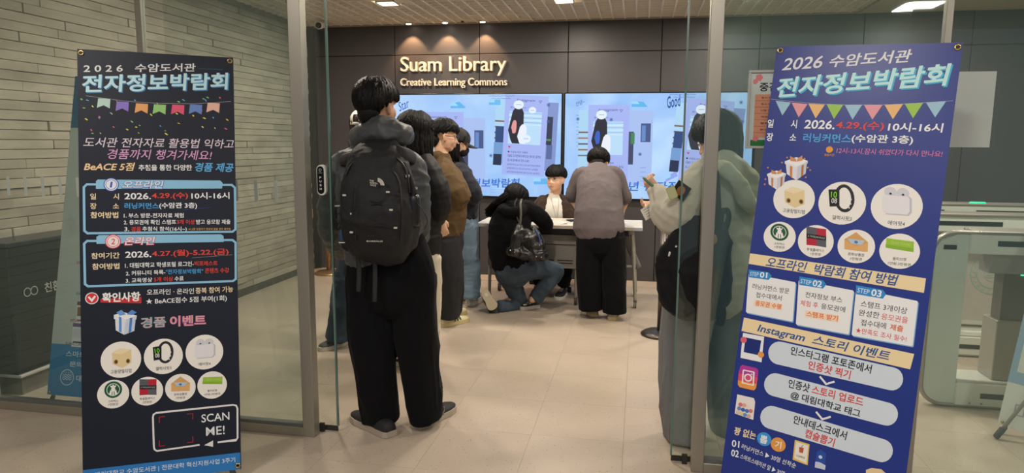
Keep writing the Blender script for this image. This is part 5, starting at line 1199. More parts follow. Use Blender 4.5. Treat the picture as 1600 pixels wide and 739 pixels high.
def dA(t, fr, w, h):
    mb = MB(); poly(mb, [(0, 0), (w, 0), (w, .30), (0, .30)], fr, ink('1c6090')); poly(mb, [(0, 1.52), (w, 1.52), (w, h), (0, h)], fr, ink('2f80b8'))
    part(mb, 'blue_band_print', t); mb = MB()
    for i in range(6): poly(mb, [(.21+.022*math.cos(a*PI/6), .62+i*.05+.03*math.sin(a*PI/6)) for a in range(12)], fr, ink('1c6090'), .0006)
    poly(mb, [(.115, .78), (.28, .78), (.28, .90), (.115, .90)], fr, ink('c8c8c4'), .0004)
    poly(mb, [(.2+.045*math.cos(a*PI/10), .84+.05*math.sin(a*PI/10)) for a in range(20)], fr, ink('c03034'), .0008); poly(mb, [(.194, .81), (.206, .81), (.203, .85), (.197, .85)], fr, ink('f4f4f4'), .001)
    part(mb, 'alert_print', t)
    def shot(x, y, a, b, c): 
        mb = MB(); poly(mb, [(x, y), (x+.10, y), (x+.10, y+.13), (x, y+.13)], fr, ink('e6e6ea'), .0006); poly(mb, [(x, y), (x+.10, y), (x+.10, y+.02), (x, y+.02)], fr, ink(a), .0009)
        poly(mb, [(x+.005, y+.03), (x+.095, y+.03), (x+.095, y+.08), (x+.005, y+.08)], fr, ink(b), .0009); poly(mb, [(x+.01, y+.10), (x+.07, y+.10), (x+.07, y+.108), (x+.01, y+.108)], fr, ink(c), .0009); part(mb, 'screenshot_print', t)
    shot(.16, .95, '6a4030', '7a5238', '707078'); shot(.165, 1.09, '5a4a78', '26262a', '303034'); shot(.145, 1.28, '7a3828', '8a5c38', '707078'); shot(.13, 1.40, '7a4a90', 'd8d4e6', '38304c')
    for s, x, y, x1, c, hh in (('[대출] 버튼 터치', .12, 1.065, .27, 'b83038', .018), ('스마트캠퍼스', .13, 1.235, .27, '3a3c40', .018), ('[반납] 버튼 터치', .11, 1.385, .26, 'b83038', .018), ('도서리스트 확인', .09, 1.545-.03, .24, '3a3c40', .018)):
        mb = MB(); put_text(mb, s, (x, y), (x1, y), hh, fr, ink(c), .8, 0, .001); part(mb, 'lettering', t)
    for s, x, y, x1, hh in (('스마트도서관', .10, 1.57, .36, .032), ('문의사항', .13, 1.625, .30, .030), ('대림대학교 도서관', .18, 1.70, .50, .034)):
        mb = MB(); put_text(mb, s, (x, y), (x1, y), hh, fr, ink('dce8f0'), .8, 0, .001); part(mb, 'lettering', t)
    mb = MB(); stroke(mb, [(.12+.042*math.cos(a*PI/12), 1.70+.042*math.sin(a*PI/12)) for a in range(25)], .004, fr, ink('dce8f0'), .001)
    for k in range(3): stroke(mb, [(.09+i*.01, 1.685+k*.012+(.006 if i % 2 else -.004)) for i in range(7)], .003, fr, ink('dce8f0'), .001)
    for k in range(4): poly(mb, [(.10+k*.013+.003*math.cos(a), 1.672+.003*math.sin(a)) for a in range(6)], fr, ink('dce8f0'), .001)
    part(mb, 'round_emblem_print', t, kind='stuff')
board((-3.195, 3.45, 1.815), (-3.20, 3.085, .05), .6, 'white and blue library notice banner behind the glass, half hidden by the black banner', 'banner_stand', 'banner', dA, mat('banner_white', 'c4ccc8', .5))
def dB(t, fr, w, h):
    mb = MB(); poly(mb, [(0, .2), (.03, .2), (.03, h-.28), (w-.03, h-.28), (w-.03, h-.22), (0, h-.22)], fr, ink('7f9cb0')); part(mb, 'border_print', t)
    mb = MB(); stroke(mb, [(.06, h-.12), (.10, h-.12), (.10, h-.07), (.06, h-.07), (.06, h-.12)], .006, fr, ink('8a9498'), .001); stroke(mb, [(.12, h-.1), (.2, h-.1)], .02, fr, ink('8a9498'), .001); part(mb, 'logo_print', t)
BLp = fl(1557, 676); BLp.z = .05
board(at(1672, 190, 3.95), BLp, .6, 'pale notice banner with blue-grey border at the far right edge', 'banner_stand', 'banner', dB, mat('banner_pale', 'c0c4bc', .5), leg=fl(1556, 686))
# kiosk cabinet against the stone wall
t = thing('kiosk_cabinet', 'low black cabinet with white eco lettering against the stone wall behind the glass', 'cabinet', (-3.52, 3.6, 0))
KB = mat('kiosk_black', '1b1c20', .3, spec=.5)
part(MB().box(-3.63, -3.415, 3.12, 4.05, .13, .86, bev=.008), 'body', t, KB)
part(MB().box(-3.64, -3.405, 3.11, 4.06, .86, .885, bev=.004), 'lid', t, mat('kiosk_lid', '2e3036', .3))
part(MB().box(-3.63, -3.40, 3.12, 4.05, .112, .13, bev=.004), 'trim_line', t, mat('kiosk_trim', 'c2beb6', .5))
part(MB().box(-3.62, -3.44, 3.16, 4.0, 0, .112), 'plinth', t, mat('kiosk_plinth', '77726a', .6))
kf = ((-3.4148, 3.12, .86), (0, 1, 0), (0, 0, -1), (1, 0, 0)); mb = MB()
put_text(mb, '친환경 스마트도서관', (.22, .27), (.75, .27), .06, kf, None, .8); part(mb, 'lettering', t, mat('ink_k', 'b4b4b0', .5))
mb = MB()
for cx in (.105, .15): stroke(mb, [(cx+.022*math.cos(a*PI/10), .27+.024*math.sin(a*PI/10)) for a in range(21)], .005, kf, None)
part(mb, 'ring_logo', t, mat('ink_k'))
# ================================================================ people
SK = mat('skin', 'cf9f80', .5, spec=.4, var=.05, vscale=30); SK2 = mat('skin_light', 'deb194', .5, spec=.4, var=.04, vscale=30)
HB = mat('hair_black', '0c0b0b', .55, spec=.22, bump=.3, bscale=300, stretch=(1, 1, .1)); HBR = mat('hair_brown', '2a1a15', .5, spec=.4, bump=.3, bscale=300, stretch=(1, 1, .1))
LIP = mat('lip', 'bd8070', .5); EYW = mat('eye_white', 'd9d4cf', .25); IRIS = mat('iris', '120c0a', .1)
def norm(v): return Vector(v).normalized()
class Fr:      # head frame
    def __init__(s, C, f, up=(0, 0, 1), k=1.0):
        s.C = Vector(C); s.f = norm(f); u = Vector(up); s.u = (u-s.f*u.dot(s.f)).normalized(); s.r = s.f.cross(s.u); s.k = k
    def p(s, x, y, z): return s.C+(s.r*x+s.f*y+s.u*z)*s.k
    def ax(s): return (s.r, s.f, s.u)
def head_shape(mb, F):
    k = F.k; E = lambda x, y, z, a, b, c, n=16, h=12: mb.ell(F.p(x, y, z), (a*k, b*k, c*k), axes=F.ax(), n=n, h=h)
    E(0, -.012, .032, .074, .092, .084, 24, 16); E(0, .018, -.03, .068, .068, .075, 20, 14); E(0, .050, -.083, .034, .028, .024); E(0, .02, -.068, .058, .054, .038)
    for sx in (-1, 1):
        E(.038*sx, .050, -.028, .027, .026, .034); E(.030*sx, .072, .022, .026, .012, .010)
        E(.0745*sx, -.008, -.012, .008, .017, .030); E(.080*sx, -.016, -.002, .006, .012, .022)
    mb.tube([F.p(0, .078, .012), F.p(0, .089, -.012), F.p(0, .099, -.028), F.p(0, .086, -.038)], [.008*k, .009*k, .010*k, .011*k], n=8)
    for sx in (-1, 1): E(.012*sx, .088, -.031, .008, .009, .007, 8, 6)
    E(0, .080, -.055, .022, .012, .008); E(0, .080, -.066, .018, .012, .008)
def face_parts(parent, F, brow=HB, look=(0, 0), skin=SK):
    k = F.k
    for sx in (-1, 1):
        c = F.p(.031*sx, .0765, .006)
        e = part(MB().ell(c, (.0155*k, .010*k, .0075*k), axes=F.ax(), n=12, h=8), 'eye', parent, EYW, True)
        part(MB().ell(F.p((.031+look[0]*.004)*sx if 0 else .031*sx+look[0]*.005, .0825, .006+look[1]*.002), (.0068*k, .0055*k, .0068*k), axes=F.ax(), n=10, h=6), 'iris', e, IRIS, True)
        part(MB().tube([F.p((.031-.015)*sx, .083, .008), F.p(.031*sx, .0875, .0145), F.p((.031+.016)*sx, .077, .009)], [.0016*k, .0024*k, .0014*k], n=6), 'eyelid', parent, IRIS, True)
        part(MB().tube([F.p(.014*sx, .085, .024), F.p(.033*sx, .086, .029), F.p(.050*sx, .074, .025)], [.0035*k, .0045*k, .0025*k], n=6), 'eyebrow', parent, brow, True)
    mb = MB(); mb.tube([F.p(-.022, .083, -.058), F.p(0, .0925, -.055), F.p(.022, .083, -.058)], [.002*k, .0045*k, .002*k], n=8); mb.tube([F.p(-.018, .084, -.064), F.p(0, .0915, -.066), F.p(.018, .084, -.064)], [.002*k, .005*k, .002*k], n=8)
    part(mb, 'lips', parent, LIP, True)
def hand_shape(mb, wr, d, n, side=1, k=1.0, curl=.5, spread=.12, thumb=.7):
    # d: direction of fingers, n: palm normal (towards what is held), side: +1 thumb on d x n side
    d = norm(d); n = Vector(n); n = (n-d*n.dot(d)).normalized(); t = d.cross(n)*side
    wr = Vector(wr); P = lambda a, b, c: wr+d*(a*k)+t*(b*k)+n*(c*k)
    mb.tube([P(-.02, 0, 0), P(.01, 0, 0), P(.05, 0, 0), P(.088, 0, 0)], [(.026*k, .018*k), (.028*k, .017*k), (.039*k, .015*k), (.038*k, .012*k)], side=t, n=12)
    for i, (b, L) in enumerate(((.029, .072), (.010, .080), (-.010, .075), (-.028, .060))):
        p = P(.080, b, 0); an = 0; q = [P(.055, b*.9, 0), p]; dd = d+t*(b*spread*30*.1)
        for j, fr_ in enumerate((.45, .3, .25)):
            an += curl*(.6+.5*j); dv = (dd.normalized()*math.cos(an)+n*math.sin(an)); p = p+dv*(L*fr_*k); q.append(p)
        mb.tube(q, [.0088*k, .009*k, .0083*k, .0075*k, .0062*k], n=8, sub=2)
    q = [P(.012, .020, .002), P(.035, .040, .010), P(.058, .052*(.6+thumb*.5), .018), P(.080, .050*(.5+thumb*.5), .026)]
    mb.tube(q, [.013*k, .0115*k, .0098*k, .008*k], n=8, sub=2)
def body(parent, F, J, skin=SK, k=1.0, voxel=.0065, hands=()):
    mb = MB(); head_shape(mb, F)
    sd = norm(J['sh'][1]-J['sh'][0])
    mb.tube([F.p(0, -.018, -.05), F.p(0, -.022, -.09), J['neck']], [.052*k, .050*k, .058*k], n=14)
    mb.tube([J['pel'], J['waist'], J['chest'], J['neck']-Vector((0, 0, .03))], [(.13*k, .09*k), (.115*k, .085*k), (.14*k, .095*k), (.07*k, .06*k)], side=sd, n=18)
    for i in (0, 1):
        mb.tube([J['neck']-Vector((0, 0, .04)), J['sh'][i], J['el'][i], J['wr'][i]], [.040*k, .036*k, .029*k, .024*k], n=12)
        mb.tube([J['hip'][i], (J['hip'][i]+J['kn'][i])/2, J['kn'][i], (J['kn'][i]*.6+J['an'][i]*.4), J['an'][i]], [.072*k, .066*k, .048*k, .05*k, .033*k], n=12)
    for h in hands: hand_shape(mb, **h)
    return fuse(mb, 'body', skin, parent, voxel, 3)
def cloth(name, parent, mt, tubes, voxel=.009, smooth=4, fold=None, disp=None, ells=()):
    mb = MB()
    for tb in tubes: mb.tube(*tb[:2], **(tb[2] if len(tb) > 2 else {}))
    for e in ells: mb.ell(*e[:2], **(e[2] if len(e) > 2 else {}))
    return fuse(mb, name, mt, parent, voxel, smooth, fold, None, disp)
def hair(parent, F, mt, end, length=None, vol=1.0, N=300, rad=.011, seed=1, part_az=None, jit=.12, capz=0, drape=None, name='hair', nape=False):
    rn = random.Random(seed); k = F.k; C = F.p(0, -.012, .034); mb = MB(); rx, ry, rz = .081*k*vol, .099*k*vol, .092*k*vol
    def sp(a, ph, q=1.0): return C+F.u*(rz*math.cos(ph)*q)+F.f*(ry*math.sin(ph)*math.cos(a)*q)+F.r*(rx*math.sin(ph)*math.sin(a)*q)
    # under-cap following the hairline
    vs = []; K = 28; H = 12
    for i in range(H+1):
        for j in range(K):
            a = 2*PI*j/K; ph = max(.001, end(a)*i/H*.96); vs.append(sp(a, ph, .985))
    fs = [(i*K+j, (i+1)*K+j, (i+1)*K+(j+1) % K, i*K+(j+1) % K) for i in range(H) for j in range(K)]
    mb.add(vs, fs)
    if nape: mb.ell(F.p(0, -.068, -.035), (.056*k, .040*k, .060*k), axes=F.ax(), n=16, h=10)
    for i in range(N):
        a = rn.uniform(-PI, PI); e = end(a); p0 = rn.uniform(.05, .75)**1*e*.85; p1 = e*rn.uniform(.9, 1.06); L = length(a) if length else 0
        q = []; n = 6; sw = rn.uniform(-jit, jit)*1.6; lift = rn.uniform(.985, 1.045)
        for j in range(n+1):
            t = j/n; ph = p0+(p1-p0)*t; q.append(sp(a+sw*t*t, ph, (.97 if j == 0 else lift if (L or t < .5) else lift-(lift-.93)*((t-.5)*2)**2*(1 if math.cos(a) < .3 else .3))))
        r = [rad*.35]+[rad*(1-.15*t/n) for t in range(1, n)]+[rad*(.8 if L else .25)]
        if L:
            Ln = L*rn.uniform(.85, 1.05); b = q[-1]; o = (b-C); o = o-F.u*o.dot(F.u); o = o.normalized()
            dv = Vector(drape(a)) if drape else Vector((0, 0, -1)); m_ = 4
            for j in range(1, m_+1):
                t = j/m_; q.append(b+dv*(Ln*t)+o*(.012*math.sin(t*2.2)*rn.uniform(.2, 1))+F.r*rn.uniform(-.004, .004)); r.append(rad*(1-.65*t*t))
        mb.tube(q, [(x*1.5, x*.7) for x in r], n=5, sub=1, ends=.3)
    return part(mb, name, parent, mt, True)
def shoe(parent, heel, toe, up, sole, w=.046, h=.075, st=.028, tongue=None, stripes=None, name='shoe', lift=0, open_=False):
    heel, toe = Vector(heel), Vector(toe); heel.z = toe.z = lift; d = (toe-heel); L = d.length; d.normalize(); s = Vector((-d.y, d.x, 0)); Z = Vector((0, 0, 1))
    prof = [(0, .55, .78), (.06, .78, .95), (.2, .86, 1.0), (.38, .84, .95), (.55, .95, .72), (.72, 1.05, .55), (.88, .9, .45), (.97, .55, .32)]
    mb = MB(); vs = []; K = 12
    for t, ww, hh in prof:
        for j in range(K+1):
            a = PI*j/K; ca, sa = math.cos(a), math.sin(a)
            vs.append(heel+d*(L*t)+s*(w*ww*math.copysign(abs(ca)**.8, ca))+Z*(st*.8+(h*hh)*sa**.9 if sa > 1e-6 else st*.8))
    fs = [(i*(K+1)+j, i*(K+1)+j+1, (i+1)*(K+1)+j+1, (i+1)*(K+1)+j) for i in range(len(prof)-1) for j in range(K)]+[tuple(range(K, -1, -1)), tuple(range((len(prof)-1)*(K+1), len(prof)*(K+1)))]
    mb.add(vs, fs); o = part(mb, name, parent, up, True)
    ol = [(t, ww*1.07) for t, ww, hh in prof]; pts = [(L*(t*1.02-.01), w*ww) for t, ww in ol]+[(L*1.02, w*.3), (L*1.02, -w*.3)]+[(L*(t*1.02-.01), -w*ww) for t, ww in ol[::-1]]
    part(MB().prism(pts, (heel+Z*.002, d, s, Z), st), 'sole', o, sole)
    if stripes:
        for i in range(3):
            for sg in (-1, 1):
                a = heel+d*(L*(.42+.1*i))+s*(w*.93*sg)+Z*(st+.004); b = heel+d*(L*(.36+.1*i))+s*(w*.62*sg)+Z*(st+h*.72)
                part(MB().tube([a, (a+b)/2+s*(.008*sg), b], [(.006, .0025)]*3, side=d, n=6, sub=2), 'stripe', o, stripes)
    if tongue:
        for i in range(4): c = heel+d*(L*(.42+.07*i))+Z*(st+h*(.96-.11*i)); part(MB().tube([c-s*w*.4, c+Z*.004, c+s*w*.4], [.0025]*3, n=5), 'lace', o, tongue)
    return o
DENIM = mat('denim', '465462', .8, spec=.2, bump=.15, bscale=500, var=.22, vscale=5); DENIM2 = mat('denim_pale', '71879a', .8, spec=.2, bump=.15, bscale=500, var=.25, vscale=6); DENIM3 = mat('denim_dark', '3a4856', .8, spec=.2, bump=.15, bscale=500, var=.22, vscale=5)
BLK = mat('cloth_black', '0f1013', .9, spec=.12, bump=.1, bscale=400, sheen=.03); BLK2 = mat('cloth_black_soft', '0e0f12', .9, spec=.12, bump=.15, bscale=300, sheen=.04)
SHELL = mat('shell_grey', '44484c', .5, spec=.45, bump=.08, bscale=90, var=.08, vscale=6); BAGM = mat('pack_black', '1b1c1f', .6, spec=.35, bump=.25, bscale=700)
WSOLE = mat('sole_white', 'cfc9bc', .5); 
FT = dict(freq=(10, 10, 3.2), amp=.012, sharp=1.6)      # long vertical trouser creases
FA = dict(freq=(8, 8, 17), amp=.010, sharp=1.6)         # sleeve and body creases
V = Vector

# ---- 1: the man with the backpack -----------------------------------------------------------
def man_backpack():
    Y = 3.15; t = thing('person', 'tall man seen from behind in dark grey jacket, wide black trousers and backpack', 'person', fl(600, 668))
    F = Fr(at(590, 166, Y+.02), (.30, 1, -.05), k=1.04)
    J = dict(neck=at(591, 222, Y+.02), sh=[at(536, 262, Y+.03), at(648, 262, Y+.03)], el=[at(519, 342, Y+.04), at(652, 342, Y+.04)], wr=[at(534, 385, Y+.25), at(646, 384, Y+.27)],
             chest=at(592, 285, Y+.03), waist=at(592, 350, Y+.03), pel=at(607, 405, Y+.03), hip=[at(580, 425, Y+.03), at(636, 425, Y+.03)], kn=[at(588, 540, Y+.02), at(655, 538, Y+.05)], an=[at(592, 650, Y), at(668, 642, Y+.08)])
    body(t, F, J, SK, 1.03, hands=[dict(wr=J['wr'][0], d=(.2, .6, -.6), n=(1, 0, 0), side=-1, curl=.5), dict(wr=J['wr'][1], d=(-.2, .6, -.6), n=(-1, 0, 0), side=1, curl=.5)])
    hair(t, F, HB, lambda a: (2.45 if math.cos(a) < 0 else 2.12)-.68*max(0, math.cos(a))**1.5-(.52 if math.cos(a) > 0 else .70)*abs(math.sin(a))**4-.0, vol=1.10, N=420, rad=.010, seed=2, jit=.25, nape=True)
    S1 = dict(side=(1, 0, 0), n=22, sq=.85)
    cloth('jacket', t, SHELL, [
        ([at(600, 393, Y), at(598, 375, Y), at(595, 340, Y), at(591, 295, Y), at(591, 262, Y+.01), at(591, 240, Y+.02), at(590, 222, Y+.03)], [(.20, .145), (.205, .145), (.205, .145), (.21, .135), (.205, .115), (.14, .09), (.085, .075)], S1),
        ([at(560, 250, Y), at(533, 262, Y+.02), at(520, 305, Y+.03), at(516, 348, Y+.05), at(524, 372, Y+.14), at(535, 392, Y+.26)], [.068, .072, .070, .066, .062, .05], dict(n=14)),
        ([at(622, 250, Y), at(644, 264, Y+.02), at(650, 305, Y+.03), at(652, 348, Y+.05), at(650, 372, Y+.14), at(646, 388, Y+.26)], [.068, .070, .066, .062, .060, .05], dict(n=14)),
        ([at(560, 222, Y+.10), at(563, 214, Y-.02), at(590, 206, Y-.10), at(618, 208, Y-.08), at(634, 212, Y+.02), at(630, 216, Y+.12)], [.040, .050, .058, .056, .046, .036], dict(n=12)),
        ([at(575, 205, Y-.05), at(592, 196, Y-.07), at(612, 198, Y-.04)], [.040, .046, .040], dict(n=12))],
        .0085, 3, [dict(freq=(7, 7, 11), amp=.013, sharp=2.2, seed=1), dict(freq=(19, 19, 26), amp=.004, sharp=2, seed=4)])
    cloth('trousers', t, BLK, [
        ([at(609, 385, Y+.01), at(610, 420, Y), at(610, 455, Y)], [(.19, .13), (.225, .145), (.22, .14)], dict(side=(1, 0, 0), n=22)),
        ([at(578, 430, Y), at(581, 520, Y), at(589, 600, Y), at(595, 655, Y)], [(.118, .12), (.118, .12), (.10, .11), (.092, .10)], dict(n=18, ends=.12)),
        ([at(646, 430, Y+.02), at(651, 520, Y+.03), at(660, 600, Y+.06), at(667, 650, Y+.08)], [(.118, .12), (.108, .12), (.092, .12), (.088, .125)], dict(n=18, ends=.12))], .009, 3, FT)
    CL = mat('clog_black', '1d1d1f', .7); ST = mat('clog_sole', 'b0a594', .6); BK = mat('buckle', 'b8b4a8', .25, metal=.8)
    for h, q in ((fl(612, 683), fl(553, 652)), (fl(648, 670), fl(708, 638))):
        s = shoe(t, h, q, CL, ST, w=.052, h=.055, st=.03, name='clog')
        d = (q-h).normalized(); sd = V((-d.y, d.x, 0)); c = h+(q-h)*.52
        part(MB().tube([c+sd*.052+V((0, 0, .03)), c+V((0, 0, .088)), c-sd*.052+V((0, 0, .03))], [(.012, .003)]*3, side=d, n=6, sub=4), 'strap', s, mat('strap_grey', '6a6862', .6), True)
        b = c-sd*.048*(1 if h.x > q.x else -1)*-1 if 0 else c+sd*(.05 if sd.y < 0 else -.05)+V((0, 0, .055)); part(MB().tube([b+d*.012+V((0, 0, .014)), b-d*.012+V((0, 0, .014)), b-d*.012-V((0, 0, .014)), b+d*.012-V((0, 0, .014)), b+d*.012+V((0, 0, .014))], [.0022]*5, n=6, sub=1), 'buckle', s, BK, True)
    return t
def backpack():
    Y = 2.98; c0 = at(593, 392, Y); t = thing('backpack', 'black hiking backpack with bungee cords and pale logo on the tall man\'s back', 'backpack', c0)
    TR = mat('reflective', 'c9c7be', .4); ED = mat('pack_piping', '0c0c0e', .5)
    yb = Y+.05
    cloth('main_compartment', t, BAGM, [
        ([at(592, 385, Y-.01), at(592, 350, Y-.035), at(590, 300, Y-.03), at(590, 262, Y-.0), at(590, 238, Y+.05), at(590, 226, Y+.09)], [(.155, .085), (.175, .11), (.165, .11), (.145, .10), (.115, .07), (.08, .04)], dict(side=(1, 0, 0), n=24, sq=.7)),
        ([at(592, 387, Y-.05), at(592, 345, Y-.10), at(590, 300, Y-.09), at(589, 268, Y-.05)], [(.135, .06), (.125, .07), (.115, .065), (.08, .04)], dict(side=(1, 0, 0), n=22, sq=.75)),
        ([at(546, 380, Y+.0), at(545, 345, Y-.0), at(547, 325, Y)], [(.035, .06), (.04, .065), (.02, .05)], dict(side=(1, 0, 0), n=12)),
        ([at(640, 380, Y+.0), at(641, 350, Y-.0), at(640, 328, Y)], [(.035, .06), (.045, .065), (.03, .05)], dict(side=(1, 0, 0), n=12))],
        .007, 3, [dict(freq=(9, 9, 12), amp=.007, sharp=2), dict(freq=(24, 24, 20), amp=.0025, sharp=2, seed=5)])
    ys = lambda px, py, d=0: at(px, py, Y-.165+.0009*abs(px-591)*1.2+(.0016*max(0, 275-py))+d)
    A = lambda P, r, nm, M, d=0, **k: part(MB().tube([ys(x, y, d) for x, y in P], [r]*len(P), n=6, **k), nm, t, M, True)
    # curved zip flaps
    part(MB().tube([at(x, y, yy) for x, y, yy in ((536, 345, 2.90), (536, 300, 2.88), (545, 262, 2.88), (565, 245, 2.93), (590, 241, 2.95), (615, 245, 2.93), (634, 264, 2.88), (640, 300, 2.88))], [.005]*8, n=6), 'zip_line', t, ED, True)
    part(MB().tube([at(x, y, yy) for x, y, yy in ((556, 375, 2.845), (554, 320, 2.83), (560, 280, 2.86), (575, 262, 2.89), (592, 258, 2.90), (610, 264, 2.88), (624, 285, 2.86), (628, 330, 2.835), (626, 375, 2.845))], [.0045]*9, n=6), 'zip_line', t, ED, True)
    for x in (586, 592): part(MB().tube([at(x, 243, 2.93), at(x-2, 250, 2.915), at(x+1, 257, 2.915), at(x+3, 249, 2.915), at(x+1, 243, 2.93)], [.0026]*5, n=6), 'zip_pull', t, TR, True)
    # criss-cross bungee with pale tabs
    for P in (((548, 305), (590, 316), (606, 299)), ((550, 333), (590, 318), (609, 331)), ((548, 333), (580, 345), (611, 328)), ((549, 363), (585, 345), (611, 329)), ((549, 363), (590, 352), (618, 358))): A(P, .0022, 'bungee_cord', ED, -.012)
    for x, y in ((538, 305), (606, 300), (550, 334), (611, 328), (549, 363), (618, 356)):
        c = ys(x, y, -.02); part(MB().box(c.x-.008, c.x+.008, c.y-.003, c.y+.003, c.z-.004, c.z+.004, bev=.001), 'pale_tab', t, TR)
    c = at(589, 287, 2.812); fr = (c, (1, 0, -.1), (0, 0, -1), (0, -1, 0)); mb = MB()
    for i, r in enumerate((.016, .022, .028)): stroke(mb, [(.004+r*math.cos(a*PI/14)*1.0, .004-r*math.sin(a*PI/14)) for a in range(0, 8)], .0048, fr, None, .001)
    for i, s in enumerate(('THE', 'NORTH', 'FACE')): put_text(mb, s, (-.034+.002*i, -.010+.0095*i), (-.034+.002*i+(.020, .034, .026)[i], -.010+.0095*i), .0072, fr, None, 1.2, 0, .001)
    part(mb, 'logo', t, TR, kind='stuff')
    mb = MB(); c = at(586, 377, 2.83); put_text(mb, 'BOREALIS', (-.038, 0), (.038, -.002), .007, (c, (1, 0, 0), (0, 0, -1), (0, -1, 0)), None, .8, 0, .004); part(mb, 'lettering', t, TR, kind='stuff')
    # shoulder straps over the shoulders, lower side straps, hip belt tails
    for P in (((574, 232), (553, 246), (536, 252), (530, 262)), ((608, 232), (628, 240), (642, 246), (652, 262))):
        part(MB().tube([at(P[0][0], P[0][1], 2.99), at(P[1][0], P[1][1], 2.96), at(P[2][0], P[2][1]-2, 3.06), at(P[3][0], P[3][1]-8, 3.2)], [(.028, .008), (.032, .009), (.03, .009), (.03, .008)], side=(0, .3, 1), n=10), 'shoulder_strap', t, BAGM, True)
    for P in (((630, 255), (640, 275), (645, 300), (641, 325)), ((545, 268), (538, 290), (535, 312), (540, 330))):
        part(MB().tube([at(x, y, 2.93) for x, y in P], [(.011, .003)]*4, side=(1, 0, 0), n=6), 'side_strap', t, ED, True)
    c = at(637, 275, 2.915); part(MB().box(c.x-.008, c.x+.008, c.y-.005, c.y+.003, c.z-.006, c.z+.006, bev=.001), 'pale_tab', t, TR)
    for x, L in ((560, 60), (585, 76)):
        part(MB().tube([at(x-2, 395, 2.96), at(x+1, 420, 2.965), at(x, 395+L, 2.975)], [(.012, .0025)]*3, side=(1, 0, 0), n=6), 'belt_tail', t, mat('webbing', '232426', .7), True)
    for P in (((532, 352), (526, 345), (524, 338), (533, 331)), ((533, 350), (528, 360), (540, 345), (541, 336)), ((652, 318), (662, 330), (668, 345), (663, 358))):
        part(MB().tube([at(x, y, 2.9+.03*(x > 600)) for x, y in P], [.0022]*4, n=6), 'cord_loop', t, ED, True)
    part(MB().tube([at(524, 322, 2.99), at(541, 321, 2.89)], [.004, .004], n=6), 'buckle', t, TR, True)
    part(MB().tube([at(540, 284, 2.9), at(541, 293, 2.895), at(538, 292, 2.895), at(539, 284, 2.9)], [.0018]*4, n=6), 'hook_clip', t, TR, True)
    # bottle in the side pocket
    b = at(645, 345, 2.955); z = b.z
    q = thing('water_bottle', 'black sports bottle in the right side pocket of the backpack', 'bottle', b)
    part(MB().tube([b-V((0, 0, .02)), b+V((0, 0, .02)), b+V((0, 0, .09)), b+V((0, 0, .115)), b+V((0, 0, .12))], [.034, .036, .036, .032, .026], n=18, sub=2, ends=.2), 'flask', q, mat('bottle_black', '1c1d20', .3, spec=.5), True)
    part(MB().cyl(b+V((0, 0, .125)), b+V((0, 0, .155)), .024, 18), 'cap', q, mat('bottle_cap', '26272b', .35), True)
    # blue tag hanging at the lower left
    q = thing('tool_holder', 'small blue and white tag hanging at the lower left of the backpack', 'tag', at(534, 378, 2.9))
    part(MB().tube([at(535, 358, 2.9), at(534, 376, 2.9)], [(.012, .006), (.016, .008)], side=(1, 0, 0), n=8, sub=1, ends=.2), 'sleeve', q, mat('tag_blue', '24406c', .5), True)
    part(MB().tube([at(530, 379, 2.895), at(538, 379, 2.895)], [.003, .003], n=6), 'white_rim', q, TR, True)
man_backpack(); backpack()

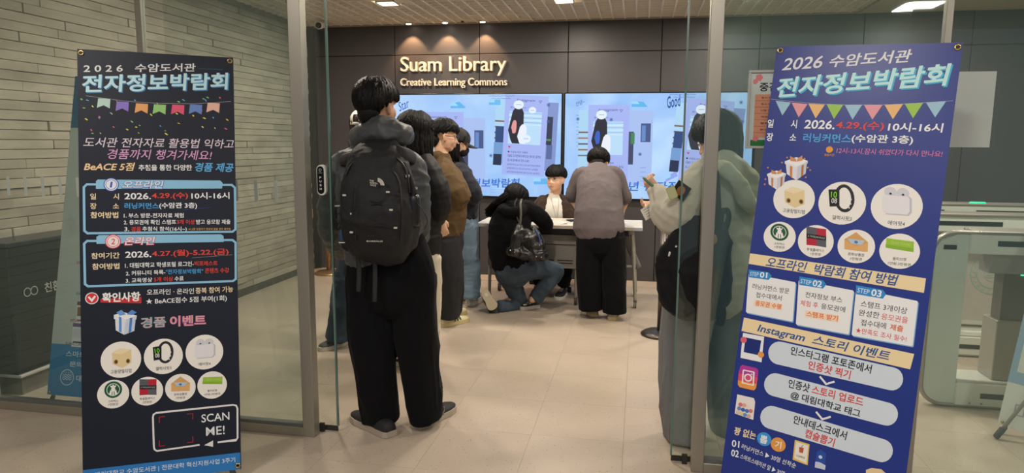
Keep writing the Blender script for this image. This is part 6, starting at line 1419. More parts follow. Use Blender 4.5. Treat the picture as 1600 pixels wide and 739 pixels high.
# ---- 2: visitor in the white cap, mostly hidden ------------------------------------------------
def girl_cap():
    Y = 4.4; t = thing('person', 'visitor in white cap, navy top and blue jeans mostly hidden behind the tall man', 'person', fl(540, 546))
    F = Fr(at(570, 200, Y+.03), (.15, 1, -.1), k=.97)
    J = dict(neck=at(572, 235, Y), sh=[at(540, 258, Y), at(604, 258, Y)], el=[at(528, 315, Y), at(612, 315, Y)], wr=[at(528, 355, Y+.2), at(600, 355, Y+.2)], chest=at(572, 275, Y), waist=at(572, 325, Y), pel=at(570, 372, Y),
             hip=[at(553, 385, Y), at(587, 385, Y)], kn=[at(542, 450, Y-.04), at(592, 455, Y+.1)], an=[at(525, 527, Y-.02), at(600, 530, Y+.15)])
    body(t, F, J, SK2, .95, .009, hands=[dict(wr=J['wr'][0], d=(.2, .6, -.4), n=(1, 0, 0), side=-1), dict(wr=J['wr'][1], d=(-.2, .6, -.4), n=(-1, 0, 0), side=1)])
    hair(t, F, HBR, lambda a: 2.0-.7*max(0, math.cos(a)), lambda a: .28*max(0, -math.cos(a)*.9+.35), 1.02, 240, .011, 5)
    CW = mat('cap_white', 'dcd8cc', .7)
    cp = thing('cap', 'white baseball cap with rear opening on the hidden visitor', 'cap', F.p(0, 0, .05))
    mb = MB(); mb.ell(F.p(0, -.014, .045), (.090, .108, .088), axes=F.ax(), n=24, h=16); mb.tube([F.p(-.06, .07, .035), F.p(0, .16, .015), F.p(.06, .07, .035)], [(.03, .005), (.05, .005), (.03, .005)], side=F.f, n=10)
    vs = mb.v; keep = lambda v: (V(v)-F.C).dot(F.u) > .018
    mb.f = [f for f in mb.f if all(keep(vs[i]) for i in f) and not (all((V(vs[i])-F.p(0, -.12, .045)).length < .045 for i in f))]; mb.mi = [0]*len(mb.f)
    part(mb, 'crown', cp, CW, True)
    part(MB().tube([F.p(-.05, -.103, .02), F.p(0, -.122, .018), F.p(.05, -.103, .02)], [(.010, .003)]*3, side=F.u, n=8), 'adjuster_strap', cp, CW, True)
    cloth('jacket', t, mat('navy_top', '252d3c', .7), [([at(572, 398, Y), at(572, 360, Y), at(572, 310, Y), at(572, 265, Y), at(572, 240, Y)], [(.17, .12), (.17, .12), (.17, .12), (.16, .10), (.07, .065)], dict(side=(1, 0, 0), n=20)),
        ([at(548, 255, Y), at(533, 285, Y), at(524, 320, Y+.02), at(528, 355, Y+.18)], [.06, .058, .055, .045], {}), ([at(598, 255, Y), at(612, 285, Y), at(614, 320, Y+.02), at(602, 355, Y+.18)], [.06, .058, .055, .045], {})], .01, 3, FA)
    cloth('jeans', t, DENIM3, [([at(570, 380, Y), at(570, 405, Y)], [(.165, .12), (.17, .12)], dict(side=(1, 0, 0), n=18)),
        ([at(551, 400, Y), at(543, 440, Y-.03), at(536, 480, Y-.04), at(527, 528, Y-.03)], [(.095, .1), (.098, .1), (.092, .095), (.085, .09)], dict(ends=.15)), ([at(590, 400, Y), at(592, 455, Y+.1), at(600, 533, Y+.15)], [.095, .085, .08], dict(ends=.15))], .009, 3, dict(freq=(10, 10, 9), amp=.01, sharp=1.7))
    GR = mat('sneaker_grey', '4c4f50', .6)
    shoe(t, fl(540, 537), fl(499, 549), GR, WSOLE, w=.045, h=.06, st=.028, tongue=WSOLE); shoe(t, fl(597, 540), fl(612, 528), GR, WSOLE, w=.045, h=.06)
girl_cap()

# ---- 3: woman with a dark bob, padded vest and white trousers ----------------------------------
def girl_bob():
    Y = 4.02; t = thing('person', 'woman with long dark bob in black padded jacket and white trousers behind the tall man', 'person', fl(640, 574))
    F = Fr(at(650, 208, Y), (.75, .65, -.12), k=.98)
    J = dict(neck=at(652, 245, Y), sh=[at(625, 268, Y+.08), at(672, 268, Y-.08)], el=[at(622, 325, Y+.08), at(685, 318, Y-.08)], wr=[at(640, 355, Y+.2), at(684, 343, Y-.02)], chest=at(650, 285, Y), waist=at(648, 335, Y), pel=at(648, 375, Y),
             hip=[at(635, 385, Y), at(658, 385, Y)], kn=[at(630, 465, Y+.08), at(662, 462, Y)], an=[at(626, 555, Y+.03), at(660, 548, Y+.18)])
    body(t, F, J, SK2, .96, .007, hands=[dict(wr=at(683, 343, Y-.02), d=(.3, .3, -.9), n=(-.3, .9, 0), side=1, curl=.6), dict(wr=J['wr'][0], d=(.4, .5, -.4), n=(0, 1, 0), side=-1)])
    hair(t, F, HB, lambda a: 1.9-.85*max(0, math.cos(a))**2, lambda a: (.15 if abs(a) > .8 else .0)+.03*abs(math.sin(a)), 1.13, 520, .011, 8)
    cloth('jacket', t, mat('pad_black', '101013', .6, spec=.3, bump=.1, bscale=60), [([at(650, 388, Y), at(649, 345, Y), at(650, 295, Y), at(651, 262, Y), at(652, 245, Y)], [(.17, .15), (.175, .16), (.175, .15), (.145, .11), (.08, .08)], dict(side=norm(J['sh'][1]-J['sh'][0]), n=20)),
        ([at(664, 258, Y-.05), at(678, 285, Y-.09), at(687, 318, Y-.09), at(684, 340, Y-.03)], [.072, .078, .074, .05], {}), ([at(630, 258, Y+.05), at(620, 295, Y+.09), at(622, 325, Y+.1), at(640, 352, Y+.2)], [.07, .07, .065, .045], {})], .009, 3,
        [dict(freq=(7, 7, 20), amp=.010, sharp=1.2)])
    cloth('trousers', t, mat('cream_trouser', 'cfc7b4', .8, bump=.1, bscale=300), [([at(650, 375, Y), at(652, 405, Y)], [(.165, .13), (.165, .13)], dict(side=(.8, -.6, 0), n=18)),
        ([at(642, 400, Y), at(633, 465, Y+.06), at(626, 555, Y+.02)], [.095, .09, .085], dict(ends=.15)), ([at(667, 400, Y-.02), at(669, 462, Y+.03), at(668, 545, Y+.12)], [.09, .082, .075], dict(ends=.15))], .009, 3, FT)
    SB = mat('sneaker_black', '222326', .6)
    shoe(t, fl(618, 572), fl(632, 556), SB, WSOLE, w=.042, h=.06); shoe(t, fl(655, 562), fl(676, 552), SB, WSOLE, w=.042, h=.06)
girl_bob()

# ---- 4: man with glasses in the olive jacket ---------------------------------------------------
def man_olive():
    Y = 5.15; t = thing('person', 'man with black glasses in olive brown jacket, black trousers and pale sneakers in the queue', 'person', fl(704, 508))
    F = Fr(at(695, 213, Y), (.93, .42, -.16), k=1.02)
    J = dict(neck=at(691, 246, Y), sh=[at(686, 262, Y+.17), at(700, 264, Y-.16)], el=[at(700, 305, Y+.17), at(716, 308, Y-.17)], wr=[at(708, 318, Y+.2), at(708, 320, Y+.06)], chest=at(694, 280, Y), waist=at(696, 325, Y), pel=at(698, 360, Y),
             hip=[at(698, 375, Y+.08), at(700, 375, Y-.08)], kn=[at(708, 430, Y+.1), at(704, 432, Y-.08)], an=[at(706, 486, Y+.22), at(700, 494, Y-.05)])
    body(t, F, J, SK2, 1.0, .006, hands=[dict(wr=J['wr'][1], d=(.15, .8, .3), n=(-.6, .3, .6), side=1), dict(wr=J['wr'][0], d=(.15, .3, .4), n=(-.6, -.3, .6), side=-1)])
    face_parts(t, F, skin=SK2)
    hair(t, F, HB, lambda a: 2.05-.62*max(0, math.cos(a))**1.2-.58*abs(math.sin(a))**4, vol=1.10, N=420, rad=.010, seed=3, jit=.3, nape=True)
    g = thing('glasses', 'thin black-framed glasses on the man in the olive jacket', 'glasses', F.p(0, .09, .0)); GB_ = mat('frame_black', '0c0c0e', .25); GLN = glass_mat('lens_glass', (.95, .97, 1))
    for sx in (-1, 1):
        c = F.p(.033*sx, .098, .002); part(MB().tube([c+F.r*(.024*math.cos(a*PI/8))+F.u*(.018*math.sin(a*PI/8)) for a in range(17)], [.0024]*17, n=6, sub=1, ends=0), 'rim', g, GB_, True)
        part(MB().add([c+F.r*(.023*math.cos(a*PI/6))+F.u*(.017*math.sin(a*PI/6)) for a in range(12)], [tuple(range(12))]), 'lens', g, GLN)
        part(MB().tube([F.p(.057*sx, .096, .006), F.p(.078*sx, .06, .006), F.p(.083*sx, -.01, .004)], [.0022]*3, n=6), 'temple', g, GB_, True)
    part(MB().tube([F.p(-.009, .099, .006), F.p(0, .102, .008), F.p(.009, .099, .006)], [.0022]*3, n=6), 'bridge', g, GB_, True)
    sd = (.35, -.93, 0)
    cloth('jacket', t, mat('olive', '5e4a30', .75, spec=.3, bump=.12, bscale=200, var=.08, vscale=5), [([at(697, 362, Y), at(697, 340, Y), at(694, 300, Y), at(691, 272, Y), at(690, 250, Y)], [(.19, .135), (.21, .16), (.235, .16), (.20, .125), (.085, .085)], dict(side=sd, n=20)),
        ([at(694, 262, Y-.10), at(704, 280, Y-.17), at(716, 305, Y-.18), at(712, 322, Y+.02)], [.085, .095, .092, .062], {}), ([at(688, 262, Y+.10), at(692, 285, Y+.19), at(704, 308, Y+.18), at(710, 320, Y+.18)], [.08, .08, .07, .055], {}),
        ([at(684, 243, Y-.06), at(686, 240, Y), at(690, 245, Y+.06)], [.03, .035, .03], {})], .009, 3, [dict(freq=(8, 8, 10), amp=.014, sharp=2, seed=3)])
    cloth('trousers', t, mat('charcoal_cloth', '1c1d21', .85, bump=.1, bscale=300), [([at(698, 352, Y), at(699, 380, Y)], [(.175, .125), (.18, .13)], dict(side=sd, n=18)),
        ([at(700, 375, Y-.08), at(704, 432, Y-.08), at(702, 494, Y-.05)], [(.10, .1), (.095, .1), (.085, .095)], dict(ends=.1)), ([at(700, 375, Y+.08), at(708, 430, Y+.1), at(706, 484, Y+.22)], [.1, .09, .085], dict(ends=.1))], .009, 3, FT)
    CRM = mat('sneaker_cream', 'd8cda0', .55); GRNS = mat('stripe_green', '1f5a50', .5); CS = mat('sole_cream', 'c8b987', .55)
    shoe(t, fl(688, 511), fl(731, 501), CRM, CS, w=.046, h=.06, st=.03, stripes=GRNS, tongue=CRM); shoe(t, fl(690, 496), fl(728, 489), CRM, CS, w=.046, h=.06, st=.03, stripes=GRNS)
man_olive()

# ---- 5: visitor in black cap and mask ----------------------------------------------------------
def cap_mask():
    Y = 5.76; t = thing('person', 'visitor in black cap and face mask, navy sweater and pale blue jeans', 'person', fl(732, 474))
    F = Fr(at(716, 224, Y), (.88, .42, -.30), k=1.0)
    J = dict(neck=at(712, 252, Y), sh=[at(714, 266, Y+.17), at(722, 268, Y-.16)], el=[at(732, 302, Y+.15), at(740, 305, Y-.17)], wr=[at(732, 312, Y+.22), at(731, 314, Y+.10)], chest=at(716, 282, Y), waist=at(720, 318, Y), pel=at(722, 342, Y),
             hip=[at(724, 350, Y+.08), at(727, 350, Y-.08)], kn=[at(718, 405, Y+.15), at(734, 405, Y-.05)], an=[at(714, 460, Y+.2), at(735, 460, Y-.03)])
    body(t, F, J, SK2, .96, .0065, hands=[dict(wr=J['wr'][1], d=(.1, .8, .3), n=(-.6, .3, .6), side=1), dict(wr=J['wr'][0], d=(.1, .3, .4), n=(-.6, -.3, .6), side=-1)])
    face_parts(t, F, skin=SK2)
    hair(t, F, HB, lambda a: 2.0-.9*max(0, math.cos(a)), lambda a: (.16 if abs(a) > 1.6 else 0)*1.0, 1.0, 260, .010, 9)
    mk = thing('face_mask', 'black cloth face mask on the visitor in the black cap', 'mask', F.p(0, .08, -.05)); BM = mat('mask_black', '121214', .8)
    mb = MB(); mb.ell(F.p(0, .045, -.055), (.064, .064, .05), axes=F.ax(), n=24, h=16); mb.ell(F.p(0, .085, -.04), (.022, .03, .03), axes=F.ax(), n=12, h=8)
    fuse(mb, 'cloth', BM, mk, .006, 3)
    for sx in (-1, 1): part(MB().tube([F.p(.055*sx, .06, -.03), F.p(.075*sx, .02, .0), F.p(.082*sx, -.01, .01)], [.0016]*3, n=5), 'ear_loop', mk, BM, True)
    cp = thing('cap', 'black baseball cap with curved brim on the masked visitor', 'cap', F.p(0, 0, .05)); CB_ = mat('cap_black', '202023', .75, bump=.1, bscale=500)
    mb = MB(); mb.ell(F.p(0, -.012, .042), (.090, .110, .095), axes=F.ax(), n=28, h=18); vs = mb.v
    mb.f = [f for f in mb.f if all((V(vs[i])-F.C).dot(F.u) > .018 for i in f)]; mb.mi = [0]*len(mb.f); part(mb, 'crown', cp, CB_, True)
    part(MB().add([F.p(.078*math.sin(a)*(1-.12*r), (.08*math.cos(a)*.9 if r == 0 else .175*math.cos(a*.75)+.0*r), .030-.012*abs(a)-.018*r+.012*r*0) for r in (0, 1) for a in [(-1.15+2.3*i/16) for i in range(17)]]+[F.p(.078*math.sin(a)*(1-.12*r), (.08*math.cos(a)*.9 if r == 0 else .175*math.cos(a*.75)), .026-.012*abs(a)-.018*r) for r in (0, 1) for a in [(-1.15+2.3*i/16) for i in range(17)]],
        [(i, i+1, 17+i+1, 17+i) for i in range(16)]+[(34+i, 51+i, 51+i+1, 34+i+1) for i in range(16)]+[(17+i, 17+i+1, 51+i+1, 51+i) for i in range(16)]), 'brim', cp, CB_, True)
    part(MB().ell(F.p(0, -.012, .137), (.008, .008, .004), n=8, h=6), 'top_button', cp, CB_, True)
    sd = (.4, -.9, 0)
    cloth('sweater', t, mat('navy_knit', '171b28', .9, bump=.2, bscale=150, sheen=.1), [([at(722, 345, Y), at(722, 320, Y), at(718, 290, Y), at(714, 268, Y), at(712, 252, Y)], [(.16, .125), (.185, .15), (.20, .15), (.175, .12), (.075, .075)], dict(side=sd, n=20)),
        ([at(718, 266, Y-.12), at(730, 285, Y-.17), at(741, 305, Y-.18), at(735, 316, Y+.08)], [.07, .075, .072, .05], {}), ([at(716, 266, Y+.12), at(724, 285, Y+.17), at(733, 303, Y+.16), at(734, 314, Y+.2)], [.07, .07, .065, .048], {})], .009, 3, FA)
    cloth('jeans', t, DENIM2, [([at(724, 334, Y), at(726, 355, Y)], [(.16, .12), (.165, .125)], dict(side=sd, n=18)),
        ([at(727, 350, Y-.07), at(732, 390, Y-.06), at(736, 425, Y-.04), at(736, 463, Y-.03)], [(.095, .095), (.09, .09), (.082, .085), (.082, .085)], dict(ends=.1)), ([at(722, 350, Y+.08), at(717, 405, Y+.15), at(713, 460, Y+.2)], [.09, .078, .072], dict(ends=.1))], .0085, 3, dict(freq=(9, 9, 13), amp=.011, sharp=1.6))
    WS = mat('sneaker_silver', 'b8b8b4', .5)
    shoe(t, fl(731, 478), fl(752, 470), WS, WSOLE, w=.045, h=.055, tongue=WSOLE); shoe(t, fl(711, 472), fl(726, 466), WS, WSOLE, w=.045, h=.055)
cap_mask()

# ---- 6: kneeling woman --------------------------------------------------------------------------
def kneeler():
    Y = 5.7; t = thing('person', 'woman in black hoodie and blue jeans kneeling on one knee writing at the desk', 'person', fl(800, 486))
    F = Fr(at(806, 312, Y+.10), (.45, .75, -.55), (0, .3, 1), k=1.0)
    J = dict(neck=at(800, 330, Y+.02), sh=[at(784, 345-13, Y+.02), at(828, 330, Y-.02)], el=[at(782, 365, Y+.15), at(853, 352, Y+.10)], wr=[at(825, 352, Y+.32), at(846, 352, Y+.33)], chest=at(800, 352, Y-.02), waist=at(796, 385, Y-.04), pel=at(800, 412, Y-.04),
             hip=[at(790, 420, Y+.0), at(815, 420, Y-.07)], kn=[at(812, 470, Y+.12), at(868, 420, Y+.12)], an=[at(780, 476, Y-.05), at(832, 468, Y+.0)])
    body(t, F, J, SK2, .98, .0065, hands=[dict(wr=at(849, 352, Y+.30), d=(-.75, .5, -.05), n=(0, .1, -1), side=-1, curl=.7, k=.95), dict(wr=at(822, 350, Y+.36), d=(.8, .4, 0), n=(0, 0, -1), side=1, k=.95)])
    hair(t, F, HB, lambda a: 1.95-.8*max(0, math.cos(a))**2, lambda a: .22*(.35+.65*max(0, math.sin(-a)*.8-.2*math.cos(a)+.2)), 1.10, 480, .011, 11, drape=lambda a: V((-.62, -.05, -.55)).normalized() if math.cos(a) < .35 and a < .9 else V((-.2, .1, -.9)).normalized())
    sd = (.95, -.3, 0)
    cloth('hoodie', t, BLK2, [([at(800, 412, Y-.03), at(795, 385, Y-.04), at(797, 355, Y-.03), at(802, 338, Y-.0), at(804, 322, Y+.04)], [(.185, .14), (.185, .145), (.19, .14), (.165, .11), (.08, .08)], dict(side=sd, n=20)),
        ([at(822, 326, Y-.02), at(840, 337, Y+.02), at(853, 350, Y+.10), at(850, 354, Y+.22), at(846, 353, Y+.32)], [.075, .072, .065, .052, .042], {}),
        ([at(788, 330, Y), at(776, 350, Y+.05), at(785, 365, Y+.17), at(818, 353, Y+.34)], [.075, .07, .062, .045], {}),
        ([at(783, 326, Y-.03), at(795, 332, Y-.12), at(812, 330, Y-.12), at(822, 322, Y-.02)], [.04, .05, .05, .035], {})], .009, 3, [dict(freq=(8, 8, 10), amp=.011, sharp=1.8, seed=6)])
    cloth('jeans', t, DENIM, [([at(800, 405, Y-.04), at(802, 424, Y-.03)], [(.17, .13), (.175, .14)], dict(side=sd, n=18)),
        ([at(818, 422, Y-.05), at(845, 420, Y+.04), at(868, 424, Y+.12)], [.098, .088, .078], {}), ([at(868, 426, Y+.12), at(852, 446, Y+.07), at(836, 468, Y+.02)], [.076, .068, .06], dict(ends=.3)),
        ([at(790, 422, Y-.0), at(802, 448, Y+.05), at(812, 472, Y+.10)], [.092, .082, .070], {}), ([at(812, 475, Y+.10), at(797, 479, Y+.02), at(780, 479, Y-.07)], [.068, .062, .056], dict(ends=.3))], .008, 3, [dict(freq=(11, 11, 11), amp=.010, sharp=1.6)])
    SB = mat('sneaker_black'); 
    s = shoe(t, fl(841, 480), fl(812, 484), SB, mat('sole_bright', 'dcdad2', .5), w=.045, h=.065, st=.03, tongue=SB); h, q = fl(841, 480), fl(812, 484); d = (q-h).normalized()
    part(MB().tube([h+(q-h)*.75+V((.0, -.047, .05)), h+(q-h)*.5+V((0, -.047, .045)), h+(q-h)*.28+V((0, -.045, .065))], [(.006, .002), (.005, .002), (.002, .001)], side=(0, 0, 1), n=6), 'swoosh_mark', s, WSOLE, True)
    # the trailing shoe stands on its toe, its sole towards the viewer
    hl, te = at(757, 456, Y-.14), at(772, 494, Y-.16); te.z = max(te.z, .045)
    ax = (te-hl).normalized(); sd2 = V((.92, .35, 0)); sd2 = (sd2-ax*sd2.dot(ax)).normalized(); nn = ax.cross(sd2); nn = nn if nn.y > 0 else -nn
    prof = [(-.02, .026), (.02, .034), (.08, .038), (.14, .034), (.20, .045), (.25, .044), (.28, .030), (.292, .012)]
    L = (te-hl).length/.285
    pts = [(a*L, b) for a, b in prof]+[(a*L, -b) for a, b in prof[::-1]]
    so = part(MB().prism(pts, (hl, ax, sd2, nn), .028), 'shoe', t, SB); part(MB().prism([(a, b*1.03) for a, b in pts], (hl-nn*.006, ax, sd2, nn), .026), 'sole', so, mat('sole_tan', 'b9ad92', .6))
    part(MB().prism([(a*.30*L+.012, b*.35) for a, b in ((0, .03), (.15, .04), (.2, .0), (.15, -.04), (0, -.03))], (hl-nn*.0075, ax, sd2, nn), .002), 'sole_window', so, WSOLE)
    part(MB().tube([hl+nn*.03+ax*.02, hl+nn*.06+ax*.05, hl+nn*.075+ax*.10, hl+nn*.06+ax*.17, hl+nn*.045+ax*.24], [(.034, .03), (.038, .04), (.038, .035), (.042, .025), (.03, .015)], side=sd2, n=14), 'upper', so, SB, True)
kneeler()
def handbag():
    Y = 5.5; t = thing('handbag', 'slouchy black leather shoulder bag on the back of the kneeling woman', 'bag', at(818, 400, Y)); LB = mat('leather_black', '1a1a1c', .32, spec=.6, bump=.1, bscale=50)
    cloth('bag_body', t, LB, [([at(800, 391, Y), at(822, 396, Y), at(848, 399, Y)], [(.05, .075), (.055, .08), (.045, .07)], dict(side=(0, 0, 1), n=16)),
        ([at(806, 386, Y), at(810, 368, Y), at(812, 354, Y+.01)], [(.05, .07), (.055, .055), (.035, .03)], dict(side=(1, 0, 0), n=14)), ([at(834, 392, Y), at(828, 375, Y), at(816, 362, Y)], [(.07, .07), (.07, .05), (.04, .03)], dict(side=(1, 0, 0), n=14)),
        ([at(846, 392, Y+.02), at(842, 372, Y+.03), at(834, 358, Y+.04)], [(.04, .06), (.035, .045), (.018, .02)], dict(side=(1, 0, 0), n=12))], .007, 3, [dict(freq=(14, 14, 12), amp=.014, sharp=2.2, seed=2)])
    part(MB().tube([at(812, 356, Y+.0), at(814, 335, Y+.0), at(813, 318, Y+.03), at(815, 311, Y+.12)], [(.010, .004)]*4, side=(1, 0, 0), n=6), 'strap', t, mat('strap_sheen', '55554f', .35, spec=.6), True)
    part(MB().tube([at(814, 356, Y+.02), at(806, 335, Y+.05), at(804, 318, Y+.06), at(808, 310, Y+.14)], [(.007, .003)]*4, side=(1, 0, 0), n=6), 'strap', t, LB, True)
    part(MB().tube([at(836, 358, Y), at(843, 372, Y-.02), at(842, 385, Y-.03), at(836, 380, Y-.03)], [(.008, .003)]*4, side=(1, 0, 0), n=6), 'blue_tag', t, mat('tag_blue'), True)
    for x, y in ((797, 391), (804, 394), (838, 401), (846, 402)): part(MB().ell(at(x, y, Y-.085), (.006, .004, .006), n=8, h=6), 'metal_foot', t, mat('metal_bright', 'd0ccc4', .2, metal=.9), True)
handbag()
# pen in the kneeling woman's hand
t = thing('pen', 'thin pale pen held over the desk by the kneeling woman', 'pen', at(842, 332, 6.02)); part(MB().tube([at(844, 346, 5.99), at(841, 322, 6.05)], [.004, .004], n=8, sub=1), 'barrel', t, mat('pen_pale', 'c8d0e0', .3), True)
part(MB().cyl(at(844, 346, 5.99), at(844.6, 349, 5.98), .003, 8, r2=.001), 'tip', t, mat('lens_black'))

# ---- 7: seated man behind the desk ---------------------------------------------------------------
def seated():
    Y = 6.68; t = thing('person', 'young man in brown cardigan and white T-shirt sitting behind the desk', 'person', V((-.80, 6.72, 0)))
    F = Fr(at(868, 280, Y-.02), (-.30, -.95, .0), k=1.08)
    J = dict(neck=at(866, 308, Y+.02), sh=[at(893, 314, Y), at(843, 314, Y)], el=[at(903, 345, Y-.02), at(836, 343, Y-.02)], wr=[at(885, 346, Y-.32), at(856, 346, Y-.30)], chest=at(867, 328, Y), waist=at(868, 355, Y+.02), pel=V((-.78, Y+.10, .50)),
             hip=[V((-.70, Y+.06, .50)), V((-.88, Y+.06, .50))], kn=[V((-.64, Y-.38, .52)), V((-.94, Y-.36, .52))], an=[V((-.68, Y-.30, .10)), V((-.93, Y-.20, .10))])
    J['wr'][0].z = J['wr'][1].z = .66; J['wr'][0].y += .12; J['wr'][1].y += .12
    body(t, F, J, SK2, 1.02, .0055, hands=[dict(wr=J['wr'][0], d=(-.5, -.85, -.12), n=(0, 0, -1), side=-1, curl=.25), dict(wr=J['wr'][1], d=(.4, -.9, -.12), n=(0, 0, -1), side=1, curl=.25)])
    face_parts(t, F, look=(0, 0), skin=SK2)
    hair(t, F, HB, lambda a: 1.95-.43*max(0, math.cos(a))**1.5-.44*abs(math.sin(a))**4, vol=1.08, N=520, rad=.010, seed=13, jit=.45)
    CA = mat('cardigan_brown', '3e302a', .95, spec=.15, bump=.5, bscale=120, sheen=.1); TW = mat('tshirt_white', 'd9d6cf', .8, bump=.05, bscale=200)
    sd = (-.98, .1, 0)
    cloth('t_shirt', t, TW, [([V((-.79, Y+.07, .62)), at(868, 350, Y+.0), at(867, 328, Y-.02), at(866, 314, Y+.0), at(866, 306, Y+.02)], [(.15, .12), (.155, .125), (.16, .12), (.11, .09), (.062, .062)], dict(side=sd, n=20))], .008, 3, dict(freq=(12, 12, 6), amp=.010, sharp=1.7))
    def left(w):   # open front: keep the front centre clear
        return w
    o = cloth('cardigan', t, CA, [([at(848, 356, Y+.03), at(849, 335, Y+.01), at(852, 318, Y+.01), at(857, 309, Y+.03)], [(.085, .145), (.09, .145), (.08, .12), (.03, .07)], dict(side=(1, 0, 0), n=16)), ([at(888, 356, Y+.03), at(887, 335, Y+.01), at(883, 318, Y+.01), at(876, 309, Y+.03)], [(.085, .145), (.085, .145), (.075, .12), (.03, .07)], dict(side=(1, 0, 0), n=16)),
        ([at(868, 350, Y+.10), at(868, 330, Y+.09), at(868, 315, Y+.07)], [(.13, .06), (.14, .06), (.10, .05)], dict(side=sd, n=16)),
        ([at(848, 315, Y+.0), at(838, 330, Y-.0), at(835, 346, Y-.04), at(848, 352, Y-.08)], [.068, .07, .066, .048], {}), ([at(889, 315, Y+.0), at(899, 330, Y), at(902, 346, Y-.04), at(892, 352, Y-.08)], [.068, .07, .066, .048], {})], .0085, 3, FA)
    part(MB().ell(at(855.5, 309.5, Y-.115), (.006, .004, .006), n=8, h=6), 'snap_button', o, WSOLE, True)
    part(MB().tube([at(861, 309, Y-.09), at(866, 330, Y-.15), at(869, 342, Y-.15), at(872, 330, Y-.15), at(873, 310, Y-.09)], [.0016]*5, n=5), 'lanyard', t, mat('lanyard', '4a5878', .6), True)
    cloth('trousers', t, BLK, [([J['pel']+V((0, .05, .05)), J['pel']+V((0, -.05, 0))], [(.17, .12), (.18, .1)], dict(side=(1, 0, 0))), ([J['hip'][0], J['kn'][0]], [.09, .078], dict(sub=1)), ([J['kn'][0], J['an'][0]], [.078, .065], dict(sub=1, ends=.2)), ([J['hip'][1], J['kn'][1]], [.09, .078], dict(sub=1)), ([J['kn'][1], J['an'][1]], [.078, .065], dict(sub=1, ends=.2))], .009, 3, FA)
    SB = mat('sneaker_black'); WSB = mat('sole_bright')
    a = J['an'][0]; shoe(t, V((a.x, a.y+.05, 0)), V((a.x-.03, a.y-.21, 0)), SB, WSB, w=.045, h=.06, tongue=WSB); a = J['an'][1]; shoe(t, V((a.x, a.y+.05, 0)), V((a.x-.02, a.y-.21, 0)), SB, WSB, w=.045, h=.06, tongue=WSB)
    # the swivel chair he sits on
    c = V((-.80, Y+.08, 0)); q = thing('swivel_chair', 'black five-star swivel chair under the seated man', 'chair', c); CH = mat('chair_black', '151517', .4)
    part(MB().box(c.x-.23, c.x+.23, c.y-.22, c.y+.22, .36, .42, bev=.02), 'seat', q, CH); part(MB().box(c.x-.21, c.x+.21, c.y+.22, c.y+.26, .50, .86, bev=.015), 'backrest', q, CH); part(MB().cyl((c.x, c.y, .1), (c.x, c.y, .36), .025, 12), 'gas_column', q, CH, True)
    part(MB().box(c.x-.03, c.x+.03, c.y+.2, c.y+.24, .38, .55, bev=.004), 'back_stem', q, CH)
    for i in range(5):
        an = 2*PI*i/5+.3; e = c+V((.28*math.cos(an), .28*math.sin(an), .075)); part(MB().tube([c+V((0, 0, .11)), e], [(.022, .014), (.014, .010)], n=8, sub=1), 'base_arm', q, CH, True); part(MB().cyl(e+V((-.02, 0, -.047)), e+V((.02, 0, -.047)), .027, 14), 'caster', q, CH)
seated()

